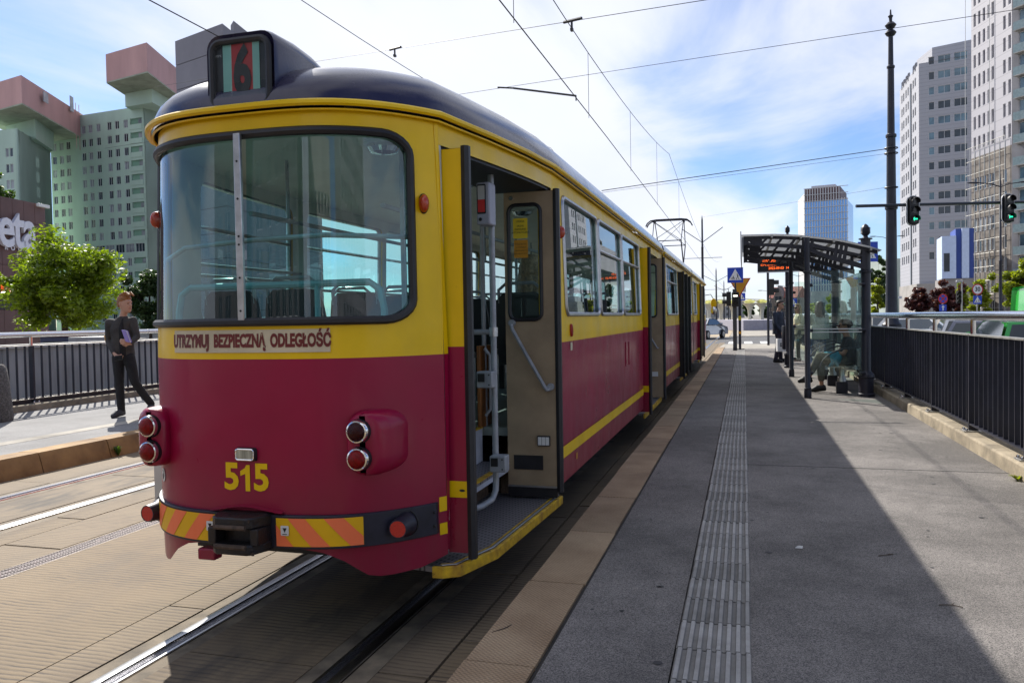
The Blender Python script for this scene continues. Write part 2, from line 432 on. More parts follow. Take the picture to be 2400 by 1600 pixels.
def dotted_stone():
    m, n, l, b = node_mat('tan edging stone')
    ge = n.new('ShaderNodeNewGeometry'); oi = n.new('ShaderNodeObjectInfo')
    vo = n.new('ShaderNodeTexVoronoi'); vo.inputs['Randomness'].default_value = 0.12; vo.inputs['Scale'].default_value = 62
    mp = n.new('ShaderNodeMapping'); mp.inputs['Rotation'].default_value = (0, 0, R(45)); l.new(ge.outputs['Position'], mp.inputs[0]); l.new(mp.outputs[0], vo.inputs['Vector'])
    no = n.new('ShaderNodeTexNoise'); l.new(ge.outputs['Position'], no.inputs['Vector']); no.inputs['Scale'].default_value = 3; no.inputs['Detail'].default_value = 7
    rp = n.new('ShaderNodeValToRGB'); l.new(no.outputs[0], rp.inputs[0]); e = rp.color_ramp.elements
    e[0].position = 0.3; e[1].position = 0.7; e[0].color = (0.31, 0.205, 0.115, 1); e[1].color = (0.48, 0.345, 0.21, 1)
    mr = n.new('ShaderNodeMapRange'); l.new(vo.outputs['Distance'], mr.inputs[0]); mr.inputs[1].default_value = 0.25; mr.inputs[2].default_value = 0.55; mr.inputs[3].default_value = 1; mr.inputs[4].default_value = 0
    mx = n.new('ShaderNodeMix'); mx.data_type = 'RGBA'; mx.blend_type = 'MULTIPLY'
    mf = n.new('ShaderNodeMath'); mf.operation = 'SUBTRACT'; mf.inputs[0].default_value = 1; l.new(mr.outputs[0], mf.inputs[1])
    l.new(mf.outputs[0], mx.inputs['Factor']); l.new(rp.outputs[0], mx.inputs[6]); mx.inputs[7].default_value = (0.62, 0.60, 0.58, 1)
    hs = n.new('ShaderNodeHueSaturation'); l.new(mx.outputs[2], hs.inputs['Color'])
    m3 = n.new('ShaderNodeMapRange'); l.new(oi.outputs['Random'], m3.inputs[0]); m3.inputs[3].default_value = 0.82; m3.inputs[4].default_value = 1.12; l.new(m3.outputs[0], hs.inputs['Value'])
    l.new(hs.outputs[0], b.inputs['Base Color']); b.inputs['Roughness'].default_value = 0.8
    bp = n.new('ShaderNodeBump'); bp.inputs['Strength'].default_value = 0.7; bp.inputs['Distance'].default_value = 0.004; l.new(mr.outputs[0], bp.inputs['Height']); l.new(bp.outputs[0], b.inputs['Normal'])
    return m

M_SLAB = slab_material()
M_ASPH = asphalt_material('platform asphalt', (0.080, 0.073, 0.070), (0.30, 0.273, 0.248), 260, 0.45)
M_ASPHL = asphalt_material('pale platform asphalt', (0.15, 0.15, 0.15), (0.30, 0.29, 0.285), 230, 0.25)
M_ROAD = asphalt_material('road asphalt', (0.05, 0.05, 0.055), (0.15, 0.15, 0.155), 120, 0.25)
M_STONE = dotted_stone()
M_CONC = pm('kerb concrete', (0.33, 0.275, 0.195), 0.9, var=0.22, vs_=4, bump=0.5, bs=70, speck=0.12, speck_s=90, speck_col=(0.18, 0.15, 0.1))
M_KERBL = pm('ochre stained kerb', (0.34, 0.21, 0.085), 0.85, var=0.25, vs_=2.2, bump=0.35, bs=60, col2=(0.17, 0.095, 0.04))
M_SMOOTH = pm('smooth joint mortar', (0.19, 0.15, 0.10), 0.85, var=0.3, vs_=5, bump=0.3, bs=120)
M_GREYC = pm('grey concrete wall', (0.40, 0.39, 0.37), 0.9, var=0.25, vs_=1.2, bump=0.3, bs=30, stretch=(1, 1, 0.25))
def tile_material():
    m, n, l, b = node_mat('tactile paving'); ge = n.new('ShaderNodeNewGeometry'); se = n.new('ShaderNodeSeparateXYZ'); l.new(ge.outputs['Position'], se.inputs[0]); oi = n.new('ShaderNodeObjectInfo')
    mr = n.new('ShaderNodeMapRange'); l.new(se.outputs[2], mr.inputs[0]); mr.inputs[1].default_value = 0.273; mr.inputs[2].default_value = 0.280
    no = n.new('ShaderNodeTexNoise'); l.new(ge.outputs['Position'], no.inputs['Vector']); no.inputs['Scale'].default_value = 7; no.inputs['Detail'].default_value = 8; no.inputs['Roughness'].default_value = 0.7
    mx = n.new('ShaderNodeMix'); mx.data_type = 'RGBA'; l.new(mr.outputs[0], mx.inputs['Factor']); mx.inputs[6].default_value = (0.24, 0.23, 0.215, 1); mx.inputs[7].default_value = (0.40, 0.385, 0.365, 1)   # colour by height: darker down in the grooves, paler on the rib tops
    m2 = n.new('ShaderNodeMix'); m2.data_type = 'RGBA'; m2.blend_type = 'MULTIPLY'; m2.inputs['Factor'].default_value = 1; rp = n.new('ShaderNodeValToRGB'); l.new(no.outputs[0], rp.inputs[0])
    rp.color_ramp.elements[0].position = 0.25; rp.color_ramp.elements[1].position = 0.7; rp.color_ramp.elements[0].color = (0.55, 0.54, 0.52, 1)
    l.new(mx.outputs[2], m2.inputs[6]); l.new(rp.outputs[0], m2.inputs[7])
    hs = n.new('ShaderNodeHueSaturation'); l.new(m2.outputs[2], hs.inputs['Color']); m3 = n.new('ShaderNodeMapRange'); l.new(oi.outputs['Random'], m3.inputs[0]); m3.inputs[3].default_value = 0.75; m3.inputs[4].default_value = 1.15; l.new(m3.outputs[0], hs.inputs['Value'])
    l.new(hs.outputs[0], b.inputs['Base Color']); b.inputs['Roughness'].default_value = 0.85
    return m
M_TILE = tile_material()
M_DARKC = pm('dark joint', (0.035, 0.03, 0.026), 0.95, var=0.2)
M_STEEL = pm('worn rail steel', (0.62, 0.62, 0.64), 0.22, 1.0, var=0.06, vs_=20, stretch=(1, 0.05, 1))
M_RUST = pm('rusty steel', (0.10, 0.065, 0.045), 0.8, 0.2, var=0.3, vs_=30)
M_GRASS = pm('grass', (0.09, 0.13, 0.03), 0.9, var=0.35, vs_=8, bump=0.8, bs=40)
M_TAN = pm('distant concrete', (0.42, 0.34, 0.23), 0.9, var=0.2, vs_=0.6)
M_PAVE = pm('pale paving', (0.36, 0.33, 0.28), 0.9, var=0.2, vs_=1.5, speck=0.1, speck_s=12, speck_col=(0.2, 0.18, 0.15))
M_WHITEPAINT = pm('road paint', (0.75, 0.75, 0.73), 0.7, var=0.15, vs_=6)

g = MB().poly((-1500, -800, -0.12), (1500, -800, -0.12), (1500, 2500, -0.12), (-1500, 2500, -0.12)).build('ground', pm('city ground', (0.2, 0.19, 0.17), 0.95, var=0.2, vs_=0.05))
tag(g, kind='structure')

RT, LT = -2.34, -6.36      # centre lines of the two metre-gauge tracks
tb = MB().box(-7.60, -1.10, -12, 64, -0.11, -0.03).build('trackbed', M_DARKC); tag(tb, kind='structure')
strips = [(-7.58, -7.03, 3.0), (-6.69, -6.03, 3.0), (-5.69, -5.40, 1.5), (-5.385, -4.86, 3.0), (-4.66, -3.25, 6.0), (-3.235, -3.0, 1.5),
          (-2.69, -1.99, 1.5), (-1.66, -1.41, 1.5), (-1.395, -1.09, 3.0)]
for (x0, x1, L) in strips:
    me = shared(MB().box(x0, x1, 0.006, L-0.006, -0.09, 0.0), 'slab', M_SLAB, False)
    y = 0.47 - 12 + (x0*7.3 % 1.5)
    while y < 46:
        inst('slab', me, tb, (0, y, random.uniform(-0.0025, 0.0025))); y += L
far = MB().box(-7.58, -1.1, 62, 330, -0.1, -0.01).build('trackbed', M_TAN); tag(far, kind='structure')
def rail_profile(cx, s):
    # head outside, groove and lip inside; s = +1 when the track centre lies towards +x
    p = [(-0.062, -0.02), (-0.060, 0.006), (-0.050, 0.010), (-0.006, 0.010), (0.0, 0.004), (0.003, -0.035), (0.040, -0.035), (0.043, 0.002), (0.060, 0.003), (0.066, -0.02)]
    return [(cx + s*x, z) for x, z in p]
for c in (RT, LT):
    for s in (1, -1):
        xg = c - s*0.5
        MB().prism(rail_profile(xg, s), -12, 330, 'y').build('rail', M_STEEL, tb, True, angle=25)
        MB().prism([(xg + s*0.004, -0.034), (xg + s*0.039, -0.034), (xg + s*0.039, -0.03), (xg + s*0.004, -0.03)], -12, 330, 'y').build('groove', M_RUST, tb, False)
        for (a, b_) in ((-0.175, -0.066), (0.07, 0.155)):
            MB().box(xg + min(s*a, s*b_), xg + max(s*a, s*b_), -12, 62, -0.06, -0.004).build('mortar_strip', M_SMOOTH, tb, False)
# drain between the tracks: a cast grate with real slots
dm = MB()
for k in range(60):
    for (a, b_) in ((-0.075, -0.03), (-0.018, 0.018), (0.03, 0.075)):
        dm.box(a, b_, k*0.025, k*0.025+0.011, -0.03, -0.004)
for a in (-0.08, -0.024, 0.024, 0.074): dm.box(a-0.003, a+0.005, 0, 1.5, -0.03, -0.003)
dme = shared(dm, 'drain_grate', pm('cast iron', (0.07, 0.05, 0.055), 0.6, 0.5, var=0.3, vs_=30), False)
for k in range(26): inst('drain_grate', dme, tb, (-4.76, -1.0+k*1.502, 0))
for x in (-4.85, -4.672): MB().box(x-0.008, x+0.008, -12, 46, -0.05, -0.002).build('drain_edge', M_CONC, tb, False)

# near platform (the one the camera stands on)
PZ = 0.27
plat = MB().prism([(-0.78, -0.1), (-0.78, PZ), (-0.287, PZ), (-0.287, PZ-0.03), (0.008, PZ-0.03), (0.008, PZ), (2.13, PZ), (2.13, -0.1)], -10, 33.5, 'y').build('platform', M_ASPH, None, False)
tag(plat, kind='structure')
MB().box(-1.075, -0.782, -10, 33.5, -0.1, PZ-0.05).build('edge_footing', M_CONC, plat, False)
sm = shared(MB().box(-1.085, -0.797, 0.004, 0.996, 0.1, PZ+0.004), 'edging_stone', M_STONE, False)
for k in range(40):
    o = inst('edging_stone', sm, plat, (random.uniform(-0.006, 0.006), 2.98+k*1.0-8, random.uniform(-0.002, 0.002)))
MB().box(-0.797, -0.775, -10, 33.5, PZ-0.05, PZ-0.006).build('tar_joint', M_DARKC, plat, False)
tm = MB(); tm.box(-0.14, 0.14, 0.006, 0.294, -0.05, 0.002)
for k in range(8):
    x = -0.1365 + k*0.039 - 0.0005*k
    tm.prism([(x-0.012, 0.002), (x-0.008, 0.008), (x+0.008, 0.008), (x+0.012, 0.002)] if False else [(x+0.0, 0.0021), (x+0.004, 0.0115), (x+0.019, 0.0115), (x+0.023, 0.0021)], 0.005, 0.295, 'y')
tme = shared(tm, 'tactile_tile', M_TILE, False)
for k in range(118):
    inst('tactile_tile', tme, plat, (-0.1395+random.uniform(-0.003, 0.003), -3.0+k*0.3, PZ+random.uniform(-0.001, 0.002)))
# studded tiles crossing the end of the platform
st = MB().box(-0.29, 0.29, 0.004, 0.296, -0.05, 0.003)
for i in range(8):
    for j in range(4): st.lathe([(0.018, 0.003), (0.014, 0.008), (0.0005, 0.009)], 6, (-0.255+i*0.073, 0.04+j*0.073, 0))
sme = shared(st, 'studded_tile', M_TILE, False)
for x in (-1.9, 0.62, 1.2, 1.78): inst('studded_tile', sme, plat, (x if x > 0 else -0.6, 27.4, PZ+0.001))
# fine crack-like expansion joint across the asphalt
for y0 in (7.55, 15.2, 22.8): MB().box(0.012, 2.125, y0, y0+0.012, PZ-0.01, PZ+0.0022).build('expansion_joint', pm('tar', (0.06, 0.058, 0.056), 0.8), plat, False)
# ramp down to the crossing
ramp = MB().add([(-1.08, 33.5, -0.05), (2.13, 33.5, -0.05), (2.13, 33.5, PZ), (-1.08, 33.5, PZ), (-1.08, 45.8, -0.05), (2.13, 45.8, -0.05), (2.13, 45.8, 0.02), (-1.08, 45.8, 0.02)],
                [(0, 1, 2, 3), (3, 2, 6, 7), (4, 5, 6, 7), (0, 3, 7, 4), (1, 5, 6, 2)]).build('pavement', M_PAVE, None, False); tag(ramp, kind='structure')
# concrete upstand carrying the right railing
kb = MB()
kb.prism([(2.12, 0.2), (2.125, 0.385), (2.14, 0.40), (2.47, 0.40), (2.47, -0.1), (2.12, -0.1)], -6, 12.58, 'y').build('railing_upstand', M_CONC, plat, False, 0.006)
MB().prism([(2.13, 0.2), (2.135, 0.375), (2.15, 0.39), (2.46, 0.39), (2.46, -0.1), (2.13, -0.1)], 12.6, 40, 'y').build('railing_upstand', M_CONC, plat, False, 0.006)
for k in range(30):
    MB().box(2.49, 2.56, -4+k*1.2, -4+k*1.2+1.19, 0.10, 0.62).build('cladding_panel', pm('pale cladding', (0.62, 0.61, 0.56), 0.6, var=0.08), plat, False)

# far-side platform
PL = 0.215
pl = MB().prism([(-7.97, -0.1), (-7.97, PL), (-11.66, PL), (-11.66, -0.1)], -6, 44, 'y').build('platform', M_ASPHL, None, False); tag(pl, kind='structure')
km = MB(); km.prism([(-7.60, -0.05), (-7.61, 0.0), (-7.665, 0.185), (-7.69, PL+0.003), (-7.965, PL+0.003), (-7.965, -0.05)], 0.006, 0.994, 'y')
kme = shared(km, 'kerb_stone', M_KERBL, True)
for k in range(50): inst('kerb_stone', kme, pl, (random.uniform(-0.005, 0.005), 7.11-14+k*1.0, 0))
for k in range(50): inst('paving_strip', shared(MB().box(-8.86, -8.62, 0.004, 0.996, PL-0.03, PL+0.003), 'paving_strip', M_PAVE, False) if k == 0 else bpy.data.meshes['paving_strip'], pl, (0, 7.11-14+k*1.0, 0))
MB().prism([(-11.64, 0.1), (-11.645, 0.31), (-11.66, 0.325), (-12.05, 0.325), (-12.05, -0.1), (-11.64, -0.1)], -6, 44, 'y').build('railing_upstand', M_CONC, pl, False, 0.006)

# roads: the carriageway beyond the right railing, the crossing street, the yard on the other side
rd = MB().box(2.9, 17.5, -40, 260, -0.1, -0.012).build('road', M_ROAD, None, False); tag(rd, kind='structure')
for k in range(34):
    MB().box(10.1, 10.25, -10+k*6.0, -7+k*6.0, -0.02, -0.006).build('lane_dash', M_WHITEPAINT, rd, False)
cr = MB().box(-120, 120, 46.2, 61.6, -0.1, -0.006).build('crossing_street', M_ROAD, None, False); tag(cr, kind='structure')
for k in range(7):
    MB().box(-0.9+k*0.9, -0.45+k*0.9, 47.0, 50.6, -0.02, -0.002).build('crossing_stripe', M_WHITEPAINT, cr, False)
md = MB().box(17.5, 24, -40, 46, -0.1, 0.10).build('verge', M_GRASS, None, False); tag(md, kind='structure')
sw = MB().box(24, 90, -40, 260, -0.1, 0.06).build('pavement', M_PAVE, None, False); tag(sw, kind='structure')
sw2 = MB().box(-1.05, 2.9, 61.7, 330, -0.1, 0.04).build('pavement', M_PAVE, None, False); tag(sw2, kind='structure')
yd = MB().box(-140, -16.4, -60, 46, -0.1, 0.0).build('pavement', M_PAVE, None, False); tag(yd, kind='structure')
rl = MB().box(-16.4, -12.1, -40, 46, -0.11, -0.05).build('road', M_ROAD, None, False); tag(rl, kind='structure')

# small litter on the platform asphalt
M_TWIG = pm('twig bark', (0.07, 0.05, 0.035), 0.9)
for (px_, py_, L, a, lab) in ((2078, 1302, 0.05, 0.4, 'short dark twig on the shaded platform asphalt'), (2228, 1420, 0.05, 2.9, 'thin brown twig on the sunlit platform asphalt'), (1180, 1475, 0.06, 0.9, 'small dark twig lying by the edging stones')):
    q = atZ(px_, py_, PZ); o = bpy.data.objects.new('twig', None); COL.objects.link(o); o.location = (q.x, q.y, PZ); o['label'] = lab; o['category'] = 'twig'
    MB().tube([(-L*math.cos(a), -L*math.sin(a), 0.004), (0.004, 0.004, 0.006), (L*math.cos(a+0.3), L*math.sin(a+0.3), 0.004)], 0.0025, 5).build('stem', M_TWIG, o); MB().tube([(0.004, 0.004, 0.006), (0.018, 0.022, 0.008)], 0.0018, 5).build('side_shoot', M_TWIG, o)
q = atZ(1872, 1284, PZ); o = MB().add([(-0.022, -0.012, 0.003), (0.02, -0.014, 0.004), (0.024, 0.012, 0.012), (-0.012, 0.016, 0.005), (0.0, 0.0, 0.016)], [(0, 1, 4), (1, 2, 4), (2, 3, 4), (3, 0, 4)]).build('paper_scrap', pm('scrap paper', (0.6, 0.6, 0.58), 0.8), None, False, loc=(q.x, q.y, PZ)); tag(o, 'crumpled scrap of white paper on the shaded platform', 'litter')
rs_ = np.random.RandomState(8); gm = MB()
for k in range(150):
    x, y = rs_.uniform(-0.75, 2.0), rs_.uniform(2.6, 20)
    if -0.3 < x < 0.02: continue
    r0 = rs_.uniform(0.008, 0.022); gm.poly(*[(x+r0*rs_.uniform(.7, 1.2)*math.cos(t), y+r0*rs_.uniform(.7, 1.2)*math.sin(t), PZ+0.0025) for t in np.linspace(0, 6.28, 9)[:-1]])
tag(gm.build('gum_spots', pm('old gum', (0.06, 0.057, 0.058), 0.8, var=0.3), plat, False), kind='stuff')
# ------------------------------------------------------------------ the tram
def paint(name, col, rough=0.28, dirt=0.35, dirtcol=(0.12, 0.08, 0.04), coat=0.5, streak=(0.9, 0.9, 0.5), grime=0.0, chip=(0.05, 0.03, 0.02)):
    """sun-aged vehicle paint: slight colour drift, dusty streaks running down, uneven gloss"""
    m, n, l, b = node_mat(name)
    ge = n.new('ShaderNodeNewGeometry')
    def noise(s, st=(1, 1, 1), d=6, r=0.6):
        mp = n.new('ShaderNodeMapping'); mp.inputs['Scale'].default_value = st; l.new(ge.outputs['Position'], mp.inputs[0])
        t = n.new('ShaderNodeTexNoise'); l.new(mp.outputs[0], t.inputs['Vector']); t.inputs['Scale'].default_value = s
        t.inputs['Detail'].default_value = d; t.inputs['Roughness'].default_value = r; return t.outputs[0]
    def rng(x, a, c, lo, hi):
        t = n.new('ShaderNodeMapRange'); l.new(x, t.inputs[0]); t.inputs[1].default_value = a; t.inputs[2].default_value = c; t.inputs[3].default_value = lo; t.inputs[4].default_value = hi; return t.outputs[0]
    def mix(f, a, c):
        t = n.new('ShaderNodeMix'); t.data_type = 'RGBA'; l.new(f, t.inputs['Factor'])
        for i, x in ((6, a), (7, c)):
            if isinstance(x, tuple): t.inputs[i].default_value = x + (1,)
            else: l.new(x, t.inputs[i])
        return t.outputs[2]
    c = mix(rng(noise(1.6), 0.3, 0.7, 0, 1), tuple(x*0.86 for x in col), tuple(min(1, x*1.08) for x in col))
    c = mix(rng(noise(4, streak), 0.52, 0.8, 0, dirt), c, dirtcol)
    c = mix(rng(noise(48, (1, 1, 0.6), 2), 0.70, 0.76, 0, dirt*0.8), c, tuple(x*0.5 for x in dirtcol))
    if grime:      # road dirt thrown up along the skirt
        sz = n.new('ShaderNodeSeparateXYZ'); l.new(ge.outputs['Position'], sz.inputs[0])
        mg = n.new('ShaderNodeMath'); mg.operation = 'MULTIPLY'; l.new(rng(sz.outputs[2], 0.42, 1.05, grime, 0.0), mg.inputs[0]); l.new(rng(noise(7, (1, 1, 0.5)), 0.25, 0.75, 0.2, 1), mg.inputs[1])
        c = mix(mg.outputs[0], c, (0.10, 0.065, 0.05))
    ch = rng(noise(17, (1, 1, 1.6), 5, 0.7), 0.735, 0.75, 0, 0.75); c = mix(ch, c, chip)
    l.new(c, b.inputs['Base Color'])
    l.new(rng(noise(5, streak), 0.3, 0.8, rough*0.75, rough*1.7), b.inputs['Roughness'])
    b.inputs['Coat Weight'].default_value = coat; b.inputs['Coat Roughness'].default_value = 0.12
    b.inputs['Specular IOR Level'].default_value = 0.3
    bp = n.new('ShaderNodeBump'); bp.inputs['Strength'].default_value = 0.12; bp.inputs['Distance'].default_value = 0.012
    l.new(noise(2.2, (1, 1, 1), 2), bp.inputs['Height']); l.new(bp.outputs[0], b.inputs['Normal'])
    return m
M_YEL = paint('tram yellow', (0.88, 0.56, 0.0), 0.40, 0.14, (0.40, 0.24, 0.0), 0.2, chip=(0.16, 0.09, 0.02))
M_MAR = paint('tram maroon', (0.31, 0.001, 0.040), 0.34, 0.2, (0.17, 0.01, 0.03), 0.25, grime=0.4, chip=(0.10, 0.012, 0.02))
M_ROOF = paint('roof navy', (0.024, 0.021, 0.055), 0.22, 0.35, (0.10, 0.09, 0.12), 0.5, (0.8, 0.8, 0.8))
M_RUB = pm('black rubber', (0.014, 0.013, 0.016), 0.5, var=0.2, vs_=12)
M_NAVY = pm('bumper navy', (0.016, 0.016, 0.032), 0.45, var=0.25, vs_=9, bump=0.1, bs=30)
M_ALU = pm('brushed aluminium', (0.52, 0.52, 0.53), 0.35, 0.9, var=0.1, vs_=15)
M_CHROME = pm('chrome', (0.75, 0.75, 0.77), 0.09, 1.0, var=0.05)
M_BEIGE = pm('door lining beige', (0.36, 0.265, 0.165), 0.45, var=0.1, vs_=5, bump=0.1, bs=20)
M_LINING = pm('interior lining', (0.60, 0.61, 0.56), 0.5, var=0.06)
M_CEIL = pm('interior ceiling', (0.72, 0.72, 0.66), 0.45, var=0.05)
M_GREYP = pm('grey tube paint', (0.33, 0.345, 0.37), 0.35, 0.1, var=0.12, vs_=12)
M_TEAL = pm('teal tube paint', (0.22, 0.42, 0.45), 0.35, var=0.08)
M_BLUEGREY = pm('step riser paint', (0.48, 0.50, 0.57), 0.5, var=0.15, vs_=6)
M_SEAT = pm('seat shell black', (0.03, 0.031, 0.034), 0.35, var=0.1)
M_WOOD = pm('varnished wood', (0.26, 0.09, 0.02), 0.3, var=0.3, vs_=8, stretch=(1, 1, 0.15))
M_FLOORV = pm('vinyl floor', (0.24, 0.28, 0.26), 0.35, var=0.15, vs_=4)
M_REDL = pm('red lamp lens', (0.24, 0.001, 0.001), 0.22, var=0.2, vs_=60, bump=0.4, bs=140, spec=0.25)
M_REDD = pm('dark red lamp lens', (0.035, 0.001, 0.001), 0.22, var=0.2, vs_=60, bump=0.4, bs=140, spec=0.25)
M_AMB = pm('orange marker lens', (0.45, 0.04, 0.008), 0.2, var=0.1, coat=0.5)
M_ORANGE = pm('fluorescent orange', (1.0, 0.20, 0.07), 0.5, var=0.03)
M_HAZY = pm('hazard yellow', (0.84, 0.47, 0.0), 0.5, var=0.05)
M_STEPY = pm('worn step yellow', (0.62, 0.40, 0.01), 0.55, var=0.25, vs_=12, col2=(0.28, 0.13, 0.02), speck=0.06, speck_s=26, speck_col=(0.06, 0.02, 0.01))
M_WHITE = pm('white plastic', (0.72, 0.72, 0.70), 0.4, var=0.05)
M_CREAM = pm('cream sticker', (0.66, 0.56, 0.38), 0.55, var=0.08, vs_=4)
M_REDTXT = pm('sign lettering', (0.16, 0.015, 0.012), 0.5, var=0.1)
M_BLACK = pm('plain black', (0.01, 0.01, 0.011), 0.5, var=0.1)
def tread():
    m, n, l, b = node_mat('chequer tread')
    ge = n.new('ShaderNodeNewGeometry'); mp = n.new('ShaderNodeMapping'); mp.inputs['Rotation'].default_value = (0, 0, R(18)); mp.inputs['Scale'].default_value = (38, 22, 1)
    l.new(ge.outputs['Position'], mp.inputs[0])
    vo = n.new('ShaderNodeTexVoronoi'); vo.inputs['Scale'].default_value = 1.0; vo.inputs['Randomness'].default_value = 0.0; vo.voronoi_dimensions = '2D'; l.new(mp.outputs[0], vo.inputs['Vector'])
    mr = n.new('ShaderNodeMapRange'); l.new(vo.outputs['Distance'], mr.inputs[0]); mr.inputs[1].default_value = 0.2; mr.inputs[2].default_value = 0.3; mr.inputs[3].default_value = 1; mr.inputs[4].default_value = 0
    rp = n.new('ShaderNodeMix'); rp.data_type = 'RGBA'; l.new(mr.outputs[0], rp.inputs['Factor']); rp.inputs[6].default_value = (0.21, 0.195, 0.20, 1); rp.inputs[7].default_value = (0.06, 0.056, 0.06, 1)
    l.new(rp.outputs[2], b.inputs['Base Color']); b.inputs['Roughness'].default_value = 0.5; b.inputs['Metallic'].default_value = 0.3
    bp = n.new('ShaderNodeBump'); bp.inputs['Strength'].default_value = 0.6; bp.inputs['Distance'].default_value = 0.003; l.new(mr.outputs[0], bp.inputs['Height']); l.new(bp.outputs[0], b.inputs['Normal'])
    return m
M_TREAD = tread()
G_TRAM = glass('tram glass', (0.52, 0.82, 0.80), 0.075, dirt=0.02)
G_SIDE = glass('tram side glass', (0.62, 0.82, 0.82), 0.09, dirt=0.03)
G_DOOR = glass('door glass', (0.80, 0.88, 0.86), 0.04)

tram = root('tram', 'yellow and maroon articulated tram number 515, standing with doors open', 'tram', (RT, 3.36, 0))
TL = 26.6
Z0, ZM, ZT = 0.45, 1.465, 2.66           # skirt, colour line, top of the side wall
def ry(x): return 0.44*(min(abs(x), 0.87)/0.85)**3.3
def hw(y):
    y = min(y, TL-y)
    if y >= 2.15: return 1.09
    t = max(0.0, (y-0.46)/(2.15-0.46)); t = min(t, 1.0)
    return 0.86 + 0.23*(1-(1-t)**1.5)
def lean(z): return 0.028*max(0.0, z-1.5) + (0.05*max(0.0, 0.62-z))
def side(sg, off=0.0):
    return lambda y, z: Vector((sg*(hw(y)-lean(z)+off), y, z))
def rear(off=0.0):
    return lambda x, z: Vector((x*(1-0.02*max(0, z-1.5)), ry(x)+lean(z)-off, z))
def front(off=0.0):
    return lambda x, z: Vector((x, TL-ry(x)-lean(z)*3+off, z))

def grid(mb, f, u0, u1, z0, z1, nu=1, nz=1, zb=None):
    rings = []
    for j in range(nz+1):
        rings.append([f(u0+(u1-u0)*i/nu, (zb(u0+(u1-u0)*i/nu) if (zb and j == 0) else z0+(z1-z0)*j/nz)) for i in range(nu+1)])
    mb.loops(rings, closed=False)
def hole_loop(x0, x1, z0, z1, r, step=0.09, n=5, rl=None):
    pts = []; rr0 = r; rl = r if rl is None else rl
    c = [((x1-r, z1-r), 0), ((x0+rl, z1-rl), 90), ((x0+rl, z0+rl), 180), ((x1-r, z0+r), 270)]
    for k in range(4):
        (cx_, cz_), a0 = c[k]; r = rr0 if k in (0, 3) else rl
        for i in range(n+1):
            a = R(a0+90*i/n); pts.append((cx_+r*math.cos(a), cz_+r*math.sin(a)))
        (nx, nz), a1 = c[(k+1) % 4]; r2 = rr0 if (k+1) % 4 in (0, 3) else rl
        q = (nx+r2*math.cos(R(a1)), nz+r2*math.sin(R(a1))); p = pts[-1]
        d = math.hypot(q[0]-p[0], q[1]-p[1]); m = max(1, int(d/step))
        for i in range(1, m): pts.append((p[0]+(q[0]-p[0])*i/m, p[1]+(q[1]-p[1])*i/m))
    return pts
def panel_hole(mb, f, u0, u1, z0, z1, loop):
    xs = [p[0] for p in loop]; zs = [p[1] for p in loop]
    a0, a1, b0, b1 = min(xs), max(xs), min(zs), max(zs)
    outer = []
    for (x, z) in loop:
        tx = (x-a0)/(a1-a0); tz = (z-b0)/(b1-b0)
        X = u0+(u1-u0)*tx; Zz = z0+(z1-z0)*tz
        dx, dz = min(tx, 1-tx)*(a1-a0), min(tz, 1-tz)*(b1-b0)
        if dx < 1e-6 and dz < 1e-6: pass
        elif dx <= dz: X = u0 if tx < 0.5 else u1
        else: Zz = z0 if tz < 0.5 else z1
        outer.append((X, Zz))
    mb.loops([[f(*p) for p in outer], [f(*p) for p in loop]], closed=True)
    for (cxn, czn) in ((u0, z0), (u1, z0), (u1, z1), (u0, z1)):     # square the four corners off
        best = sorted(range(len(outer)), key=lambda i: (outer[i][0]-cxn)**2 + (outer[i][1]-czn)**2)[:1][0]
        n = len(outer)
        for i in (best, (best-1) % n):
            a, b_ = outer[i], outer[(i+1) % n]
            on = lambda p: (abs(p[0]-cxn) < 1e-6) or (abs(p[1]-czn) < 1e-6)
            if on(a) and on(b_) and a[0] != b_[0] and a[1] != b_[1]: mb.poly(f(*a), f(cxn, czn), f(*b_))

def wall_run(f, spans, y0, y1, upper, lining, lower, n=1):
    """spans: ('w',a,b,zb,zt) windows and ('d',a,b) door openings between y0 and y1, in order"""
    cur = y0
    def plain(a, b_):
        if b_-a < 1e-4: return
        k = max(1, int((b_-a)/0.3))
        grid(upper, f, a, b_, ZM, ZT, k, 3)
        grid(lower, f, a, b_, Z0, ZM, k, 3)
    for sp in spans:
        a, b_ = sp[1], sp[2]
        plain(cur, a-0.03)
        if sp[0] == 'w':
            loop = hole_loop(a, b_, sp[3], sp[4], 0.07)
            if sp[3] > ZM:
                panel_hole(upper, f, a-0.03, b_+0.03, ZM, ZT, loop); grid(lower, f, a-0.03, b_+0.03, Z0, ZM, max(1, int((b_-a)/0.3)), 3)
        elif sp[0] == 'd':
            grid(upper, f, a-0.03, b_+0.03, 2.54, ZT, max(1, int((b_-a)/0.3)), 1)
            for (p, q) in ((a-0.03, a), (b_, b_+0.03)):
                grid(upper, f, p, q, ZM, 2.54, 1, 1); grid(lower, f, p, q, Z0, ZM, 1, 1)
        cur = b_+0.03
    plain(cur, y1)

